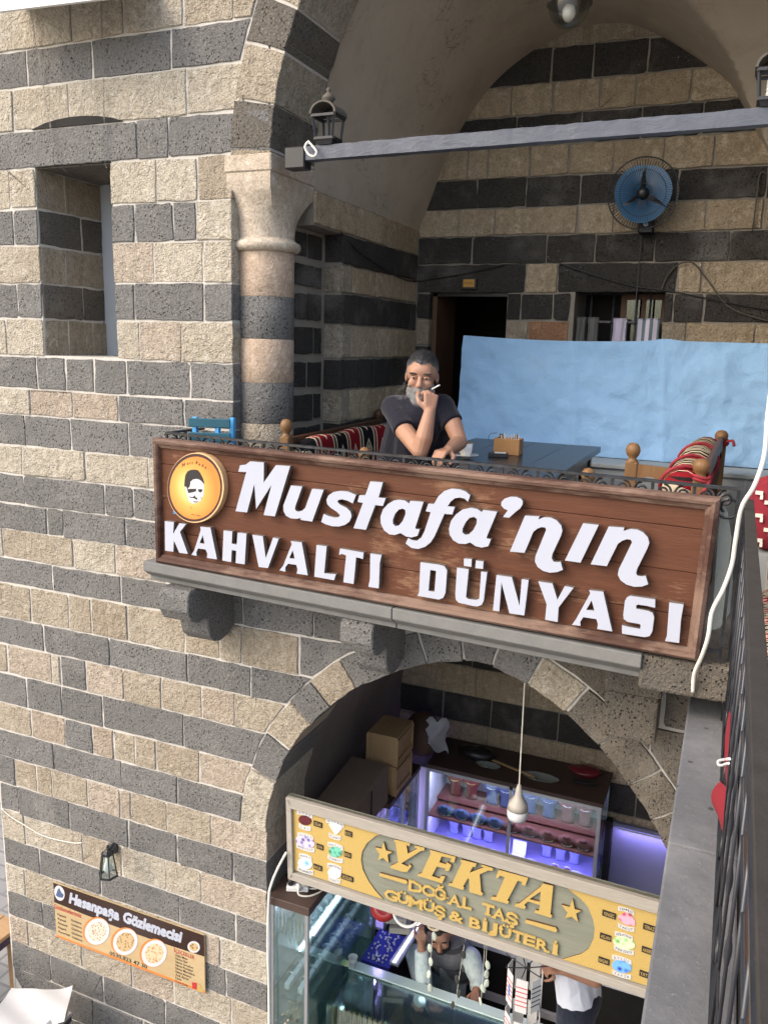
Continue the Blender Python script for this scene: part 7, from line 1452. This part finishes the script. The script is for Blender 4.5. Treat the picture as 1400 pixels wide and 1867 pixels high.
# ---- customer in white, head behind the sign
cu_h = P(1062, 1795, .62); cu = thing('person', (cu_h.x, .62, GZ), 'person in a white t-shirt and dark jeans, head hidden by the shop sign', 'person'); hx_, hy_ = P(1050, 1815, .62).x, .62
HZ = P(1050, 1812, .62).z; c_h = Vector((hx_-.04, hy_-.06, HZ+.62)); CB = basis((-.7, -.3, -.25)); mb = MB(); head(mb, c_h, CB, .97)
sR, sL = Vector((hx_-.10, hy_-.17, HZ+.40)), Vector((hx_-.02, hy_+.17, HZ+.40)); cap(mb, c_h+Vector((.01, .01, -.08)), Vector((hx_-.03, hy_-.01, HZ+.42)), .052, .06); cap(mb, sR, sL, .05, .05); cap(mb, Vector((hx_-.03, hy_, HZ+.40)), Vector((hx_+.02, hy_, HZ-.02)), .09, .11)
e1, e2 = P(1086, 1788, .42), P(1040, 1780, .46); w1 = P(1032, 1772, .42); chainc(mb, [sR, e1, w1], [.046, .040, .027]); chainc(mb, [sL, e2+Vector((.03, .2, -.02)), P(1022, 1768, .52)], [.046, .038, .026]); hand(mb, w1, P(1012, 1768, .42)-w1, Vector((0, -.3, 1)), .95, (.5, .6, .4), thumb=1); hand(mb, P(1022, 1768, .52), Vector((-1, -.2, -.1)), Vector((0, -.3, 1)), .95, (.4, .6, .4), thumb=-1)
lg1 = [(Vector((hx_+.02+.0*s, hy_+.095*s, HZ-.03)), Vector((hx_+.0, hy_+.10*s, HZ-.46)), Vector((hx_+.03, hy_+.11*s, GZ+.08))) for s in (-1, 1)]
for L in lg1: chainc(mb, L, [.085, .055, .042]); cap(mb, L[2]+Vector((0, 0, -.04)), L[2]+Vector((-.14, 0, -.05)), .036, .03)
person_mesh(mb, .0075, c_h, CB, .97, M['hair2'], M['hair2'], M['skin2'], cu, False)
mb = MB(); cap(mb, sR, sL, .066, .066); cap(mb, Vector((hx_-.03, hy_, HZ+.38)), Vector((hx_+.01, hy_, HZ+.03)), .125, .135); cap(mb, Vector((hx_-.03, hy_+.08, HZ+.30)), Vector((hx_+.01, hy_+.07, HZ+.03)), .10, .115); cap(mb, Vector((hx_-.05, hy_-.08, HZ+.30)), Vector((hx_+.01, hy_-.07, HZ+.03)), .10, .115); mb.tube([sR, sR.lerp(e1, .5)], [.066, .06], 14); mb.tube([sL, sL.lerp(e2+Vector((.03, .2, -.02)), .5)], [.066, .06], 14); mb.ell(sR, .066, .066, .066); mb.ell(sL, .066, .066, .066); shirt(mb, .008, M['tee_white'], cu, 't_shirt')
mb = MB(); cap(mb, Vector((hx_+.02, hy_+.05, HZ-.0)), Vector((hx_+.02, hy_-.05, HZ-.0)), .130, .130); 
for L in lg1: chainc(mb, L, [.115, .082, .062])
shirt(mb, .010, M['jeans'], cu, 'jeans')
# ================================================================== COURTYARD FLOOR, LOWER LEFT
pp = PZ(62, 1835, -2.72); sd_ = thing('serving_stand', (pp.x, pp.y-.15, -3.5), 'metal serving stand under white paper at the lower left', 'stand'); yw = -.62
MB().box(pp.x-.26, pp.x+.24, -.95, -.30, -2.80, -2.76).build('top', M['dark_metal'], sd_, bevel=.003); MB().box(pp.x+.16, pp.x+.24, -.95, -.30, -2.759, -2.735).build('edge_rail', M['alu'], sd_); MB().box(pp.x-.24, pp.x+.22, -.93, -.32, -3.498, -2.802).build('cabinet', M['dark_metal'], sd_)
def sheetp(c, ang, w_, h_, z, lift):
    ca, sa = math.cos(ang), math.sin(ang); return lambda u, v: (c.x+(u-.5)*w_*ca-(v-.5)*h_*sa, c.y+(u-.5)*w_*sa+(v-.5)*h_*ca, z+lift*(abs(u-.5)*2)**2*(.5+v)+.012*math.sin(u*7+v*5))
for k in range(3):
    mb = MB(); mb.grid(sheetp(Vector((pp.x-.03+.02*k, pp.y+.0, 0)), .35+.12*k, .40, .30, -2.752+.008*k, .012), 14, 10); T(mb.build('paper_sheet', M['paper'], None, True, fix=False), 'white paper sheet on the serving stand, %s of the pile' % ('bottom', 'middle', 'top')[k], 'paper', 'paper sheets on the serving stand')
for k, (x, y, z) in enumerate(((4, 1735, -2.78), (0, 1850, -2.78))):
    c = PZ(x, y, z); t = thing('cafe_table', (c.x-.3, c.y, -3.5), 'wooden courtyard table beyond the wall corner, '+('upper', 'lower')[k]+' of the two at the left edge', 'table', 'courtyard tables')
    x1_ = min(c.x+.12, -4.42)
    for j in range(4): MB().box(x1_-.72+.18*j, x1_-.545+.18*j, c.y-.28, c.y+.28, z-.03, z).build('plank', M['cafe_wood'], t, bevel=.003)
    for i in (-1, 1):
        for j in (-1, 1): MB().box(x1_-.36+i*.30-.025, x1_-.36+i*.30+.025, c.y+j*.22-.025, c.y+j*.22+.025, -3.498, z-.032).build('leg', M['cafe_wood'], t)
    MB().box(x1_-.70, x1_-.02, c.y-.25, c.y+.25, z-.10, z-.033).build('apron', plain('purple edge %d' % k, (.05, .025, .05), .5), t)
